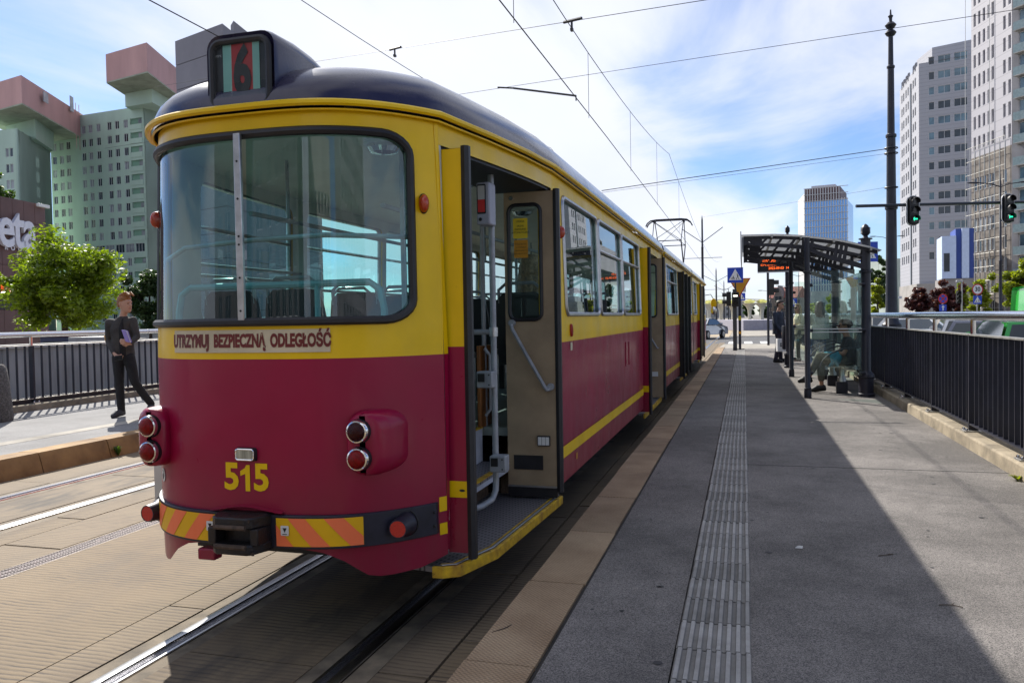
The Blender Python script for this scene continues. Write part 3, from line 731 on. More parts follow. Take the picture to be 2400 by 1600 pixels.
WZ0, WZ1 = 1.665, 2.525
sideR = {'A': [('d', 0.50, 2.06), ('w', 2.36, 3.76, WZ0, WZ1), ('w', 3.84, 5.20, WZ0, WZ1), ('w', 5.28, 6.72, WZ0, WZ1), ('d', 6.95, 9.05), ('w', 9.20, 9.62, WZ0, WZ1)],
         'B': [('w', 10.4, 12.6, WZ0, WZ1), ('d', 12.95, 15.2), ('w', 15.4, 16.9, WZ0, WZ1)],
         'C': [('w', 17.8, 19.1, WZ0, WZ1), ('d', 19.4, 21.6), ('w', 21.9, 23.2, WZ0, WZ1), ('w', 23.3, 24.9, WZ0, WZ1)]}
sideL = {'A': [('w', 0.85, 2.15, WZ0, WZ1), ('w', 2.36, 3.76, WZ0, WZ1), ('w', 3.84, 5.20, WZ0, WZ1), ('w', 5.28, 6.72, WZ0, WZ1), ('w', 6.80, 8.2, WZ0, WZ1), ('w', 8.28, 9.62, WZ0, WZ1)],
         'B': [('w', 10.4, 12.6, WZ0, WZ1), ('w', 12.8, 14.9, WZ0, WZ1), ('w', 15.0, 16.9, WZ0, WZ1)],
         'C': [('w', 17.8, 19.1, WZ0, WZ1), ('w', 19.2, 21.6, WZ0, WZ1), ('w', 21.9, 23.2, WZ0, WZ1), ('w', 23.3, 24.9, WZ0, WZ1)]}
secs = {'A': (0.463, 9.78), 'B': (10.02, 17.30), 'C': (17.54, TL-0.463)}
def zb_rear(x):
    xs = [0, 0.27, 0.38, 0.47, 0.575, 0.635, 0.775, 0.86]; zs = [0.548, 0.548, 0.53, 0.49, 0.405, 0.39, 0.397, 0.432]
    return float(np.interp(abs(x), xs, zs))
up, lo = MB(), MB(); ul, ll = MB(), MB()
for k in 'ABC':
    y0, y1 = secs[k]
    for sg, dd in ((1, sideR), (-1, sideL)):
        doors = [sp for sp in dd[k] if sp[0] == 'd']
        for off, U, name, mt in ((0.0, up, 'side_panel', M_MAR), (-0.035, ul, 'inner_panel', M_LINING)):
            # one maroon panel for each run between the doors, the yellow band above stays in one piece
            runs = []; cur = y0+(0.05 if off else 0)
            for d in doors: runs.append((cur, d[1])); cur = d[2]
            runs.append((cur, y1))
            full = MB()
            wall_run(side(sg, off), dd[k], y0+(0.05 if off else 0), y1, U, None, full)
            for (ra, rb) in runs:
                m_ = MB(); idx = {}
                for f_ in full.f:
                    yc = sum(full.v[i][1] for i in f_)/len(f_)
                    if ra-1e-6 <= yc <= rb+1e-6: m_.add([full.v[i] for i in f_], [tuple(range(len(f_)))])
                if m_.f: m_.build(name, mt, tram)
# rear end: window band, bands above and below, shaped skirt
XR = 0.765
XL = 0.852
loopR = hole_loop(-XL, XR, 1.645, 2.555, 0.10, 0.05, 6, 0.012)
panel_hole(up, rear(), -0.86, 0.8, 1.60, 2.585, loopR)
panel_hole(ul, rear(-0.035), -0.86, 0.8, 1.60, 2.585, loopR)
for mb_, f in ((up, rear()), (ul, rear(-0.035))):
    grid(mb_, f, -0.86, 0.86, 2.585, ZT, 36, 2)
    grid(mb_, f, 0.8, 0.86, 1.60, 2.585, 3, 3)
    grid(mb_, f, -0.86, 0.86, ZM, 1.60, 36, 1)
grid(lo, rear(), -0.86, 0.86, 0.56, ZM, 36, 6)
grid(lo, rear(), -0.86, 0.86, 0.5, 0.56, 36, 1, zb=zb_rear)
grid(ll, rear(-0.035), -0.86, 0.86, 0.6, ZM, 24, 2)
# front end (far away): plain curved nose with a big windscreen opening
panel_hole(up, front(), -0.8, 0.8, 1.55, 2.585, hole_loop(-0.74, 0.74, 1.6, 2.5, 0.1, 0.08))
grid(up, front(), -0.86, 0.86, 2.585, ZT, 24, 1); grid(up, front(), -0.86, -0.8, 1.55, 2.585, 2, 2); grid(up, front(), 0.8, 0.86, 1.55, 2.585, 2, 2)
grid(up, front(), -0.86, 0.86, ZM, 1.55, 24, 1); fl_n = MB(); grid(fl_n, front(), -0.86, 0.86, Z0, ZM, 24, 4); fl_n.build('nose_panel', M_MAR, tram)
up.build('upper_body', M_YEL, tram); lo.build('rear_panel', M_MAR, tram)
ul.build('inner_lining', M_LINING, tram); ll.build('inner_lining', M_LINING, tram)

# yellow waist stripe near the skirt
def strip(name, f, u0, u1, z0, z1, mat, off=0.0, parent=None, nu=None, smooth=True):
    mb = MB(); grid(mb, f, u0, u1, z0, z1, nu or max(1, int(abs(u1-u0)/0.25)), 1); return mb.build(name, mat, parent or tram, smooth)
for (a, b_) in ((2.12, 6.9), (9.1, 9.78), (10.02, 12.9), (15.25, 17.3), (17.54, 19.35), (21.65, 25.9)):
    strip('waist_stripe', side(1, 0.003), a, b_, 0.635, 0.72, M_YEL)
strip('waist_stripe', side(-1, 0.003), 0.5, 9.78, 0.635, 0.72, M_YEL)

# window frames, panes, sliding-vent bars
def loop_tube(f, loop, r, n=6):
    mb = MB(); mb.tube([f(*p) for p in loop], r, n, closed=True); return mb
def pane_grid(f, x0, x1, z0, z1, nu=1):
    mb = MB(); grid(mb, f, x0, x1, z0, z1, nu, 1); return mb
for k in 'ABC':
    for sg, dd in ((1, sideR), (-1, sideL)):
        for i, sp in enumerate(dd[k]):
            if sp[0] != 'w': continue
            a, b_, z0, z1 = sp[1:]
            fr = loop_tube(side(sg, 0.004), hole_loop(a, b_, z0, z1, 0.07, 0.4), 0.017).build('window', M_ALU, tram)
            pane_grid(side(sg, -0.014), a-0.01, b_+0.01, z0-0.01, z1+0.01, 4).build('pane', G_SIDE, fr, False)
            if not (k == 'A' and abs(a-2.36) < 0.01 and sg > 0):
                mb = MB(); mb.tube([side(sg, 0.002)(a, z1-0.28), side(sg, 0.002)(b_, z1-0.28)], 0.014, 6); mb.build('vent_bar', M_ALU, fr)
# rear window
fr = loop_tube(rear(0.008), loopR, 0.022, 8).build('rear_window', M_RUB, tram)
for (a, b_) in ((-XL-0.004, -0.012), (0.012, XR+0.01)):
    pane_grid(rear(-0.012), a, b_, 1.635, 2.565, 14).build('pane', G_TRAM, fr)
MB().obox((0, -0.012, 2.10), (0.019, 0, 0), (0, 0.010, 0), (0, 0, 0.455)).build('mullion', M_ALU, fr, bevel=0.004)
rv = MB()
for z in (1.70, 1.86, 2.02, 2.06, 2.24, 2.42): rv.lathe([(0.006, 0), (0.004, 0.004)], 8, (0, -0.022, z), '-y')
tag(rv.build('rivets', M_BLACK, fr), kind='stuff')
fr = loop_tube(front(0.006), hole_loop(-0.74, 0.74, 1.6, 2.5, 0.1, 0.1), 0.02).build('windscreen', M_RUB, tram)
pane_grid(front(-0.012), -0.75, 0.75, 1.59, 2.51, 14).build('pane', G_TRAM, fr)

# roof sections, gutter, folds between the sections
def outline(y0, y1, grow, rear_end, front_end):
    pts = []
    ys = np.linspace(y1, max(y0, 0.463), max(8, int((y1-y0)/0.5))) if rear_end else np.linspace(y1, y0, max(8, int((y1-y0)/0.5)))
    def gr(y): return hw(y) + grow
    pts = [(gr(y), y) for y in ys]
    if rear_end:
        for x in np.linspace(0.86, -0.86, 37)[1:-1]: pts.append((x*(1+grow/0.86), ry(x)-grow))
        pts += [(-gr(y), y) for y in ys[::-1]]
    else:
        pts += [(-gr(y), y) for y in ys[::-1]]
    return pts
def roof(y0, y1, rear_end, front_end):
    mb = MB()
    if front_end:
        P = [(x, TL-y) for x, y in outline(TL-y1 if False else 0.0, TL-y0, -0.005, True, False)]
    else: P = outline(y0, y1, -0.005, rear_end, False)
    rings = []
    for q in [1.0, 0.995, 0.98, 0.95, 0.9, 0.84, 0.76, 0.66, 0.54, 0.4, 0.25, 0.1, 0.0]:
        ring = []
        for (x, y) in P:
            cy_ = min(max(y, 1.75 if rear_end else y0), TL-1.0 if front_end else y1)
            z = 2.665 + 0.405*(1-q**2.5)**(1/2.5)
            ring.append((x*q, cy_+(y-cy_)*q, z))
        rings.append(ring)
    mb.loops(rings, closed=False)
    o = mb.build('roof', M_ROOF, tram, angle=60)
    G = MB(); G.tube([(x*1.02, y-(0.02 if (rear_end and y < 0.5) else 0), 2.678) for x, y in P], 0.017, 7); G.build('rain_gutter', M_YEL, o)
    G = MB(); G.tube([(x*1.0, y-(0.0), 2.650) for x, y in P], 0.006, 5); G.build('gutter_bead', M_YEL, o)
    C = MB(); rings = []
    for q in [1.0, 0.9, 0.7, 0.45, 0.0]:
        rings.append([(x*q*0.96, min(max(y, 1.0), TL-1.0)+(y-min(max(y, 1.0), TL-1.0))*q*0.9, 2.60+0.16*(1-q**2)) for x, y in P])
    C.loops(rings, closed=False); C.build('ceiling', M_CEIL, tram, angle=60)
    return o
roof(0, 9.78, True, False); roof(10.02, 17.30, False, False); roof(17.54, TL, False, True)
for (a, b_) in ((9.76, 10.04), (17.28, 17.56)):
    mb = MB()
    prof = [(-1.05, 0.5), (-1.05, 2.66)] + [(1.05*math.cos(R(180-t)), 2.64+0.40*math.sin(R(180-t))**0.8) for t in range(15, 180, 15)] + [(1.05, 2.66), (1.05, 0.5)]
    n = 7; rings = []
    for i in range(n):
        y = a+(b_-a)*i/(n-1); s = 1.0 if i % 2 == 0 else 0.965
        rings.append([(x*s, y, z*s if z > 2 else z) for x, z in prof])
    mb.loops(rings, closed=False); mb.build('bellows', M_RUB, tram, False)
    strip('fold_edge', side(1, 0.004), a-0.10, a, Z0, ZT, M_YEL); strip('fold_edge', side(1, 0.004), b_, b_+0.10, ZM, ZT, M_YEL)

# destination box on the roof edge
rf = [o for o in tram.children if o.name.startswith('roof')][0]
db = MB()
rings = []
def boxring(y, w, z0, z1, r): return [(x, y, z) for x, z in rrect(-w, w, z0, z1, r, 5)]
rings = [boxring(0.045, 0.175, 2.70, 3.055, 0.06), boxring(0.03, 0.188, 2.685, 3.07, 0.07), boxring(0.06, 0.195, 2.68, 3.077, 0.075), boxring(0.25, 0.195, 2.68, 3.085, 0.08),
         boxring(0.42, 0.19, 2.70, 3.075, 0.08), boxring(0.62, 0.17, 2.75, 3.05, 0.08), boxring(0.85, 0.12, 2.80, 3.03, 0.08)]
db.loops(rings, True, True)
dbo = db.build('destination_box', M_ROOF, tram, angle=50, loc=(0, 0, -0.022))
mb = MB(); mb.tube([(x, 0.028, z) for x, z in rrect(-0.158, 0.158, 2.715, 3.035, 0.05, 6)], 0.017, 8, closed=True); mb.build('box_frame', M_RUB, dbo)
MB().poly(*[(x, 0.036, z) for x, z in rrect(-0.155, 0.155, 2.718, 3.032, 0.045, 6)]).build('blind_background', pm('blind dark', (0.012, 0.014, 0.02), 0.4), dbo, False)
for (a, b_, m) in ((-0.10, -0.052, 'x'), (0.066, 0.105, 'x')):
    MB().poly((a, 0.033, 2.735), (b_, 0.033, 2.735), (b_, 0.033, 3.02), (a, 0.033, 3.02)).build('blind_strip', pm('blind mint', (0.22, 0.46, 0.40), 0.5, var=0.06), dbo, False)
MB().poly((-0.052, 0.033, 2.735), (0.066, 0.033, 2.735), (0.066, 0.033, 3.02), (-0.052, 0.033, 3.02)).build('blind_strip', pm('blind red', (0.38, 0.02, 0.02), 0.5, var=0.06), dbo, False)
text('route_number', '6', M_BLACK, dbo, (0.008, 0.030, 2.879), 0.31, bold=0.014, sx=0.62)
text('blind_lettering', 'MPK', pm('faint lettering', (0.4, 0.4, 0.4), 0.5), dbo, (-0.122, 0.031, 2.97), 0.018)
MB().poly(*[(x, 0.018, z) for x, z in rrect(-0.156, 0.156, 2.717, 3.033, 0.046, 6)]).build('box_glass', glass('box glass', (0.90, 0.95, 0.96), 0.03), dbo, False)

# sign, number, lamps
def on_rear(x, z, off): return Vector((x*(1-0.02*max(0, z-1.5)), ry(x)+lean(z)-off, z))
sg_ = MB(); grid(sg_, rear(0.004), -0.442, 0.442, 1.497, 1.608, 24, 1); sgo = sg_.build('warning_sign', M_CREAM, tram)
text('sign_lettering', 'UTRZYMUJ  BEZPIECZNĄ  ODLEGŁOŚĆ', M_REDTXT, sgo, None, 0.086, bold=0.0042, sx=0.585, mapf=lambda x, y: on_rear(x, 1.552+y, 0.006))
for dx in (-0.090, 0.078): text('fleet_digit', '5', M_YEL, tram, None, 0.180, bold=0.0062, sx=1.0, mapf=lambda x, y, dx=dx: on_rear(x+dx, 0.883+y, 0.003))
MB().poly(*[on_rear(x, z, 0.003) for x, z in ((-0.012, 0.819), (0.014, 0.819), (0.014, 0.948), (-0.006, 0.948), (-0.014, 0.932), (-0.040, 0.917), (-0.040, 0.893), (-0.012, 0.904))]).build('fleet_digit', M_YEL, tram, False)
pl_ = MB(); pl_.loops([[(x, ry(x)-0.002, z) for x, z in rrect(-0.058, 0.058, 0.968, 1.034, 0.014)], [(x, ry(x)-0.022, z) for x, z in rrect(-0.054, 0.054, 0.972, 1.030, 0.012)]], True, True)
plo = pl_.build('number_lamp', M_RUB, tram)
MB().tube([(x, -0.022, z) for x, z in rrect(-0.049, 0.049, 0.976, 1.027, 0.012)], 0.0045, 6, closed=True).build('lamp_bezel', M_CHROME, plo)
MB().poly(*[(x, -0.0245, z) for x, z in rrect(-0.045, 0.045, 0.980, 1.023, 0.01)]).build('lamp_lens', pm('ribbed lens', (0.42, 0.40, 0.30), 0.2, var=0.25, vs_=90, stretch=(1, 1, 0.05)), plo, False)
stk = MB().poly(*[on_rear(-0.63+0.036*math.cos(a), 0.845+0.036*math.sin(a), 0.003) for a in np.linspace(0, 2*math.pi, 28)[:-1]]).build('round_sticker', M_WHITE, tram, False)
MB().poly(*[on_rear(-0.63+0.012*math.cos(a), 0.838+0.016*math.sin(a), 0.0045) for a in np.linspace(0, 2*math.pi, 18)[:-1]]).build('sticker_mark', M_BLACK, stk, False)
_w = 'nie jeżdżę'
text('sticker_lettering', _w, M_BLACK, stk, None, 0.016, mapf=lambda x, y: on_rear(-0.63+(0.024+y)*math.sin(x/0.026+0.5), 0.845+(0.024+y)*math.cos(x/0.026+0.5), 0.0045))
def marker(p, nrm, rw, rh):
    nrm = Vector(nrm).normalized(); t = Vector((0, 0, 1)).cross(nrm).normalized(); rings = []
    for (q, h) in ((1.12, 0.0), (1.1, 0.008), (1.0, 0.010), (0.96, 0.028), (0.75, 0.042), (0.35, 0.05), (0.02, 0.052)):
        rings.append([Vector(p) + t*rw*q*math.cos(a) + Vector((0, 0, 1))*rh*q*math.sin(a) + nrm*h for a in np.linspace(0, 2*math.pi, 21)[:-1]])
    o = MB().loops(rings[1:], True, True).build('marker_lamp', M_AMB, tram); MB().loops(rings[:3], True, False).build('gasket', M_RUB, o)
marker(on_rear(0.805, 2.225, 0), (0.55, -0.83, 0), 0.026, 0.046); marker(on_rear(-0.805, 2.225, 0), (-0.55, -0.83, 0), 0.026, 0.046)
marker(side(1)(2.22, 2.25), (1, 0, 0), 0.026, 0.046)
for sg in (1, -1):
    ho = MB(); ob = []
    for (grow, y_, w0, w1) in ((0.0, None, 0.512, 0.735), (-0.004, 0.075, 0.515, 0.725), (-0.012, 0.045, 0.520, 0.70), (-0.03, 0.036, 0.535, 0.675)):
        ring = []
        for x, z in rrect(w0, w1, 0.905-grow*0.6, 1.212+grow*0.6, 0.085, 6):
            yy = (ry(x)+0.004) if y_ is None else y_ + max(0, (x-0.62))**1.6*1.5
            ring.append((sg*x, yy, z))
        ob.append(ring)
    ho.loops(ob, True, True); hob = ho.build('tail_lamp_housing', M_MAR, tram, angle=60)
    for (z, mt) in ((1.122, M_REDD if sg > 0 else M_REDL), (0.992, M_REDL)):
        c = (sg*0.590, 0.048, z)
        rim = MB().lathe([(0.058, 0.0), (0.059, 0.014), (0.057, 0.03)], 28, c, '-y').build('lamp_gasket', M_RUB, hob)
        MB().lathe([(0.056, 0.02), (0.056, 0.036), (0.052, 0.046), (0.046, 0.048), (0.045, 0.036)], 28, c, '-y').build('lamp_rim', M_CHROME, rim)
        MB().lathe([(0.046, 0.03), (0.045, 0.050), (0.036, 0.062), (0.02, 0.070), (0.0008, 0.073)], 28, c, '-y').build('lamp_lens', mt, rim)

# bumper with hazard plates, round reflectors, coupler
def band(f0, f1, x0, x1, z0, z1, n=30):
    mb = MB(); rings = []
    for x in np.linspace(x0, x1, n+1): rings.append([f0(x, z0), f1(x, z0), f1(x, z1), f0(x, z1)])
    mb.loops(rings, True, True); return mb
bmp = band(rear(-0.01), rear(0.026), -0.832, 0.832, 0.553, 0.714, 40).build('bumper', M_NAVY, tram, angle=30, bevel=0.003)
for (a, b_, dirn) in ((-0.735, -0.17, 1), (0.168, 0.572, -1)):
    pl_ = MB(); grid(pl_, rear(0.0285), a, b_, 0.566, 0.702, 16, 1); po = pl_.build('hazard_plate', M_HAZY, bmp)
    w = 0.088; k = -4
    while True:
        xs = a + k*2*w; k += 1
        if xs > b_: break
        poly = [(xs, 0.566), (xs+w, 0.566), (xs+w+dirn*0.115, 0.702), (xs+dirn*0.115, 0.702)]
        # clip to the plate
        def clip(P, lim, sgn):
            out = []
            for i in range(len(P)):
                p, q = P[i], P[(i+1) % len(P)]; ip, iq = sgn*(p[0]-lim) >= 0, sgn*(q[0]-lim) >= 0
                if ip: out.append(p)
                if ip != iq:
                    t = (lim-p[0])/(q[0]-p[0]); out.append((lim, p[1]+(q[1]-p[1])*t))
            return out
        P_ = clip(clip(poly, a, 1), b_, -1) if len(poly) else []
        if len(P_) >= 3:
            sub = MB(); cxm = [p[0] for p in P_]
            # strips of the polygon so that it follows the curve
            N = 6; x0, x1 = min(cxm), max(cxm)
            for i in range(N):
                Q = clip(clip(P_, x0+(x1-x0)*i/N, 1), x0+(x1-x0)*(i+1)/N, -1)
                if len(Q) >= 3: sub.poly(*[rear(0.0300)(*p) for p in Q])
            sub.build('hazard_stripe', M_ORANGE, po, False)
for x in (0.215, -0.205):
    s = MB().poly(*[rear(0.0318)(x+px_, 0.643+pz_) for px_, pz_ in rrect(-0.021, 0.021, -0.024, 0.024, 0.005, 3)]).build('plate_sticker', M_WHITE, bmp, False)
    MB().poly(rear(0.033)(x-0.011, 0.656), rear(0.033)(x+0.011, 0.656), rear(0.033)(x, 0.634)).build('sticker_triangle', M_BLACK, s, False)
    MB().poly(rear(0.033)(x-0.012, 0.628), rear(0.033)(x+0.012, 0.628), rear(0.033)(x+0.012, 0.624), rear(0.033)(x-0.012, 0.624)).build('sticker_bar', M_BLACK, s, False)
for sg in (1, -1):
    c = Vector((sg*0.715, ry(0.715)+0.01, 0.635)); ax = Vector((sg*0.10, -1, 0)).normalized()
    rings = []
    t = Vector((0, 0, 1)).cross(ax).normalized()
    for (r, h) in ((0.064, 0.0), (0.062, 0.03), (0.050, 0.05), (0.046, 0.108), (0.044, 0.116), (0.040, 0.116), (0.040, 0.112)):
        rings.append([c + (t*math.cos(a) + Vector((0, 0, 1))*math.sin(a))*r + ax*h for a in np.linspace(0, 2*math.pi, 25)[:-1]])
    o = MB().loops(rings, True, True).build('reflector', M_NAVY, bmp)
    MB().poly(*[c + (t*math.cos(a) + Vector((0, 0, 1))*math.sin(a))*0.040 + ax*0.1145 for a in np.linspace(0, 2*math.pi, 25)[:-1]]).build('reflector_lens', pm('reflector red', (0.55, 0.015, 0.01), 0.25, var=0.15, vs_=200, coat=0.5), o, False)
    MB().tube([c + (t*math.cos(a) + Vector((0, 0, 1))*math.sin(a))*0.067 + Vector((0, -0.002, 0.004)) for a in np.linspace(0, 2*math.pi, 25)[:-1]], 0.004, 5, closed=True).build('reflector_gasket', M_RUB, o)
for z in (0.597, 0.667):
    MB().lathe([(0.009, 0), (0.006, 0.006)], 8, on_rear(0.825, z, 0.027), '-y').build('bolt', M_RUB, bmp)

for (z0, z1) in ((0.66, 0.735), (0.54, 0.60)): strip('corner_flash', rear(0.004), 0.837, 0.862, z0, z1, M_YEL)
M_COUP = pm('greasy coupler iron', (0.013, 0.013, 0.017), 0.42, 0.3, var=0.3, vs_=25, bump=0.4, bs=60, col2=(0.022, 0.014, 0.010))
CPO = [(-0.15, 0.06), (-0.148, -0.06), (-0.115, -0.165), (-0.085, -0.19), (0.085, -0.19), (0.115, -0.165), (0.148, -0.06), (0.15, 0.06)]
CPO = [(x*0.95, y*0.8 if y < 0 else y) for x, y in CPO]
cp = MB(); cp.prism(CPO, 0.668, 0.724, 'z')
cpo = cp.build('coupler', M_COUP, tram, True, 0.008, angle=30)
MB().prism(CPO, 0.545, 0.596, 'z').build('coupler_jaw', M_COUP, cpo, True, 0.01)
MB().prism([(x*0.8, y*0.5) for x, y in CPO], 0.594, 0.670, 'z').build('coupler_core', M_COUP, cpo, True)
for s in (-1, 1): MB().obox((s*0.116, -0.045, 0.630), (0.022, 0, 0), (0, 0.09, 0), (0, 0, 0.040)).build('coupler_cheek', M_COUP, cpo, bevel=0.006)
for z in (0.678, 0.586): MB().tube([(-0.085, -0.154, z), (0.085, -0.154, z)], 0.012, 8).build('jaw_lip', M_RUST, cpo)
MB().lathe([(0.024, 0.718), (0.024, 0.7236), (0.018, 0.7236), (0.018, 0.719)], 16, (-0.02, -0.10, 0.002)).build('pin_hole', M_RUB, cpo)
for (x, z) in ((0.105, 0.70), (0.125, 0.545)): MB().lathe([(0.010, 0), (0.008, 0.006)], 6, (x*0.9, -0.138, z+0.01), '-y').build('coupler_bolt', M_RUST, cpo)
cov = MB(); grid(cov, lambda x, y: Vector((x, y, 0.738+0.012*math.cos(x*14)-0.04*(0.0-y))), -0.20, 0.20, -0.035, 0.02, 12, 2); cov.build('coupler_cover', M_MAR, tram)
rg_ = MB().box(-0.30, -0.20, -0.005, 0.06, 0.462, 0.520).build('rail_guard', M_MAR, tram, bevel=0.008); MB().box(-0.27, -0.23, 0.075, 0.095, 0.50, 0.62).build('guard_bracket', M_RUST, rg_, False)

# underframe, wheels
uf = MB().box(-0.85, 0.44, 0.7, TL-0.7, 0.30, 0.62).build('underframe', M_BLACK, tram, False)
for yb in (3.6, 9.9, 17.4, 23.6):
    bg = MB().box(-0.75, 0.75, yb-0.9, yb+0.9, 0.28, 0.5).build('bogie', M_RUST, tram, False)
    for dy in (-0.85, 0.85):
        for s in (-1, 1): MB().lathe([(0.30, -0.05), (0.33, -0.04), (0.33, 0.0), (0.345, 0.01), (0.345, 0.03), (0.1, 0.04)], 28, (s*0.52, yb+dy, 0.335), 'x').build('wheel', M_RUST, bg)

# interior
fl = MB(); fl.box(-0.98, 0.52, 0.6, 9.7, 0.80, 0.86); fl.box(0.52, 0.98, 2.1, 6.9, 0.80, 0.86); fl.box(0.52, 0.98, 9.1, 9.7, 0.80, 0.86); fl.build('floor', M_FLOORV, tram, False)
MB().box(-0.98, 0.9, 10.1, 17.2, 0.80, 0.86).build('floor', M_FLOORV, tram, False); MB().box(-0.98, 0.9, 17.6, TL-0.6, 0.80, 0.86).build('floor', M_FLOORV, tram, False)
def stairs(y0, y1, out0, out1, near):
    st_ = MB(); st_.add([(0.45, y0, 0.36), (out0-0.01, y0, 0.36), (out1, y1, 0.36), (0.45, y1, 0.36), (0.45, y0, 0.38), (out0-0.01, y0, 0.38), (out1, y1, 0.38), (0.45, y1, 0.38)],
                        [(0, 3, 2, 1), (4, 5, 6, 7), (0, 1, 5, 4), (1, 2, 6, 5), (2, 3, 7, 6), (3, 0, 4, 7)])
    so = st_.build('step', M_TREAD, tram, False)
    MB().box(0.53, 0.73, y0+0.02, y1-0.02, 0.60, 0.62).build('upper_step', M_TREAD, so, False)
    MB().box(0.715, 0.727, y0+0.02, y1-0.02, 0.385, 0.598).build('riser', M_BLUEGREY if not near else M_RUB, so, False)
    MB().box(0.515, 0.527, y0+0.02, y1-0.02, 0.622, 0.86).build('riser', M_BLUEGREY, so, False)
    MB().box(0.70, 0.735, y0+0.02, y1-0.02, 0.621, 0.627).build('step_nosing', M_STEPY, so, False)
    MB().box(0.495, 0.532, y0+0.02, y1-0.02, 0.861, 0.867).build('step_nosing', M_STEPY, so, False)
    return so
s1 = MB(); op = [(0.852, 0.40), (0.925, 0.445), (1.02, 0.78), (1.085, 2.12)]
pts = [(0.45, 0.45)] + [(0.80, 0.40)] + op + [(0.45, 2.12)]
s1.prism(pts, 0.352, 0.380, 'z'); so1 = s1.build('step', M_TREAD, tram, False)
def edge(path, dz0, dz1, inn, out, mat, name):
    mb = MB(); rings = []
    for i, (x, y) in enumerate(path):
        a = Vector(path[max(0, i-1)]); b_ = Vector(path[min(len(path)-1, i+1)]); t = (b_-a).normalized(); nn = Vector((t.y, -t.x))
        p = Vector((x, y)); rings.append([tuple(p-nn*inn)+(dz0,), tuple(p+nn*out)+(dz0,), tuple(p+nn*out)+(dz1,), tuple(p-nn*inn)+(dz1,)])
    mb.loops(rings, True, True); return mb.build(name, mat, so1, False, 0.003)
edge([(0.80, 0.40)] + op, 0.325, 0.383, 0.01, 0.012, M_STEPY, 'step_edge')
edge(op, 0.3835, 0.387, 0.045, -0.034, M_STEPY, 'step_edge'); edge(op, 0.3835, 0.389, 0.028, -0.014, M_ALU, 'step_trim')
MB().box(0.53, 0.74, 0.55, 2.05, 0.60, 0.62).build('upper_step', M_TREAD, so1, False)
MB().box(0.55, 0.565, 0.55, 2.05, 0.381, 0.598).build('riser', M_RUST, so1, False); MB().box(0.70, 0.735, 0.55, 2.05, 0.565, 0.5995).build('step_beam', M_BLUEGREY, so1, False)
MB().box(0.505, 0.527, 0.55, 2.05, 0.622, 0.86).build('riser', M_BLUEGREY, so1, False)
MB().box(0.705, 0.745, 0.55, 2.05, 0.6205, 0.627).build('step_nosing', M_STEPY, so1, False); MB().box(0.485, 0.535, 0.55, 2.05, 0.8605, 0.867).build('step_nosing', M_STEPY, so1, False)
MB().box(-0.98, 0.5, 0.5, 0.62, 0.5, 0.86).build('rear_bulkhead', M_LINING, tram, False)
for (a, b_) in ((6.95, 9.05), (12.95, 15.2), (19.4, 21.6)):
    so = stairs(a, b_, 1.09, 1.09, False)
    MB().box(1.085, 1.105, a-0.02, b_+0.02, 0.325, 0.384).build('step_edge', M_STEPY, so, False)

# doors
def leaf(x0, x1, y, face, zs=(0.435, 2.525), window=True, mat_hi=M_YEL, mat_lo=M_MAR, rubber=1, t=0.035):
    """a folded leaf standing across the opening; face -1: seen from the rear"""
    d = root('x', None, None); bpy.data.objects.remove(d)
    f = lambda x, z: Vector((x, y, z))
    mb, ml = MB(), MB()
    zsplit = ZM if mat_lo is not mat_hi else zs[0]
    if window:
        loop = hole_loop(x0+0.035, x1-0.09, 1.63, 2.425, 0.05, 0.2)
        for yy in (y, y+t):
            panel_hole(mb, lambda x, z: Vector((x, yy, z)), x0, x1, 1.5, zs[1], loop)
        mb.loops([[(x, y, z) for x, z in loop], [(x, y+t, z) for x, z in loop]])
    else: mb.box(x0, x1, y, y+t, 1.5, zs[1])
    (ml if mat_lo is not mat_hi else mb).box(x0, x1, y, y+t, zs[0], 1.4999)
    mb.box(x0, x1, y, y+t, zs[1]-0.002, zs[1])
    o = mb.build('door_leaf', mat_hi, tram, True, angle=30)
    if mat_lo is not mat_hi: ml.build('door_panel', mat_lo, o, False)
    if window:
        MB().tube([(x, y-0.004, z) for x, z in loop], 0.014, 6, closed=True).build('window_seal', M_RUB, o)
        MB().poly((x0+0.03, y+t/2, 1.62), (x1-0.085, y+t/2, 1.62), (x1-0.085, y+t/2, 2.43), (x0+0.03, y+t/2, 2.43)).build('pane', G_DOOR, o, False)
    if rubber:
        MB().prism([(x1, y-0.005), (x1+0.022, y-0.012), (x1+0.04, y+0.005), (x1+0.04, y+t), (x1, y+t+0.005)], zs[0]-0.03, zs[1]+0.01, 'z').build('rubber_edge', M_RUB, o, True)
    return o
l1 = leaf(0.845, 0.952, 0.52, -1, (0.425, 2.52), False, M_YEL, M_MAR)
MB().box(0.846, 0.951, 0.5175, 0.52, 0.715, 0.80).build('waist_stripe', M_YEL, l1, False)
MB().poly(*[(0.925+0.016*math.cos(a), 0.5168, 0.752+0.007*math.sin(a)) for a in np.linspace(0, 2*math.pi, 14)[:-1]]).build('scuff', M_RUB, l1, False)
l1b = leaf(0.80, 0.93, 0.60, -1, (0.425, 2.52), False, M_BEIGE, M_BEIGE, 0)
l2 = leaf(0.735, 1.088, 1.99, -1, (0.465, 2.515), True, M_BEIGE, M_BEIGE)
MB().box(0.735, 1.088, 1.985, 2.03, 0.395, 0.46).build('kick_rubber', M_RUB, l2, False)
MB().box(0.735, 1.088, 1.980, 1.99, 0.462, 0.474).build('kick_trim', M_ALU, l2, False)
MB().tube([(0.785, 1.955, 1.60), (0.795, 1.95, 1.565), (0.90, 1.95, 1.375), (1.02, 1.95, 1.165), (1.035, 1.95, 1.145), (1.055, 1.955, 1.150)], 0.013, 8).build('door_handle', M_GREYP, l2)
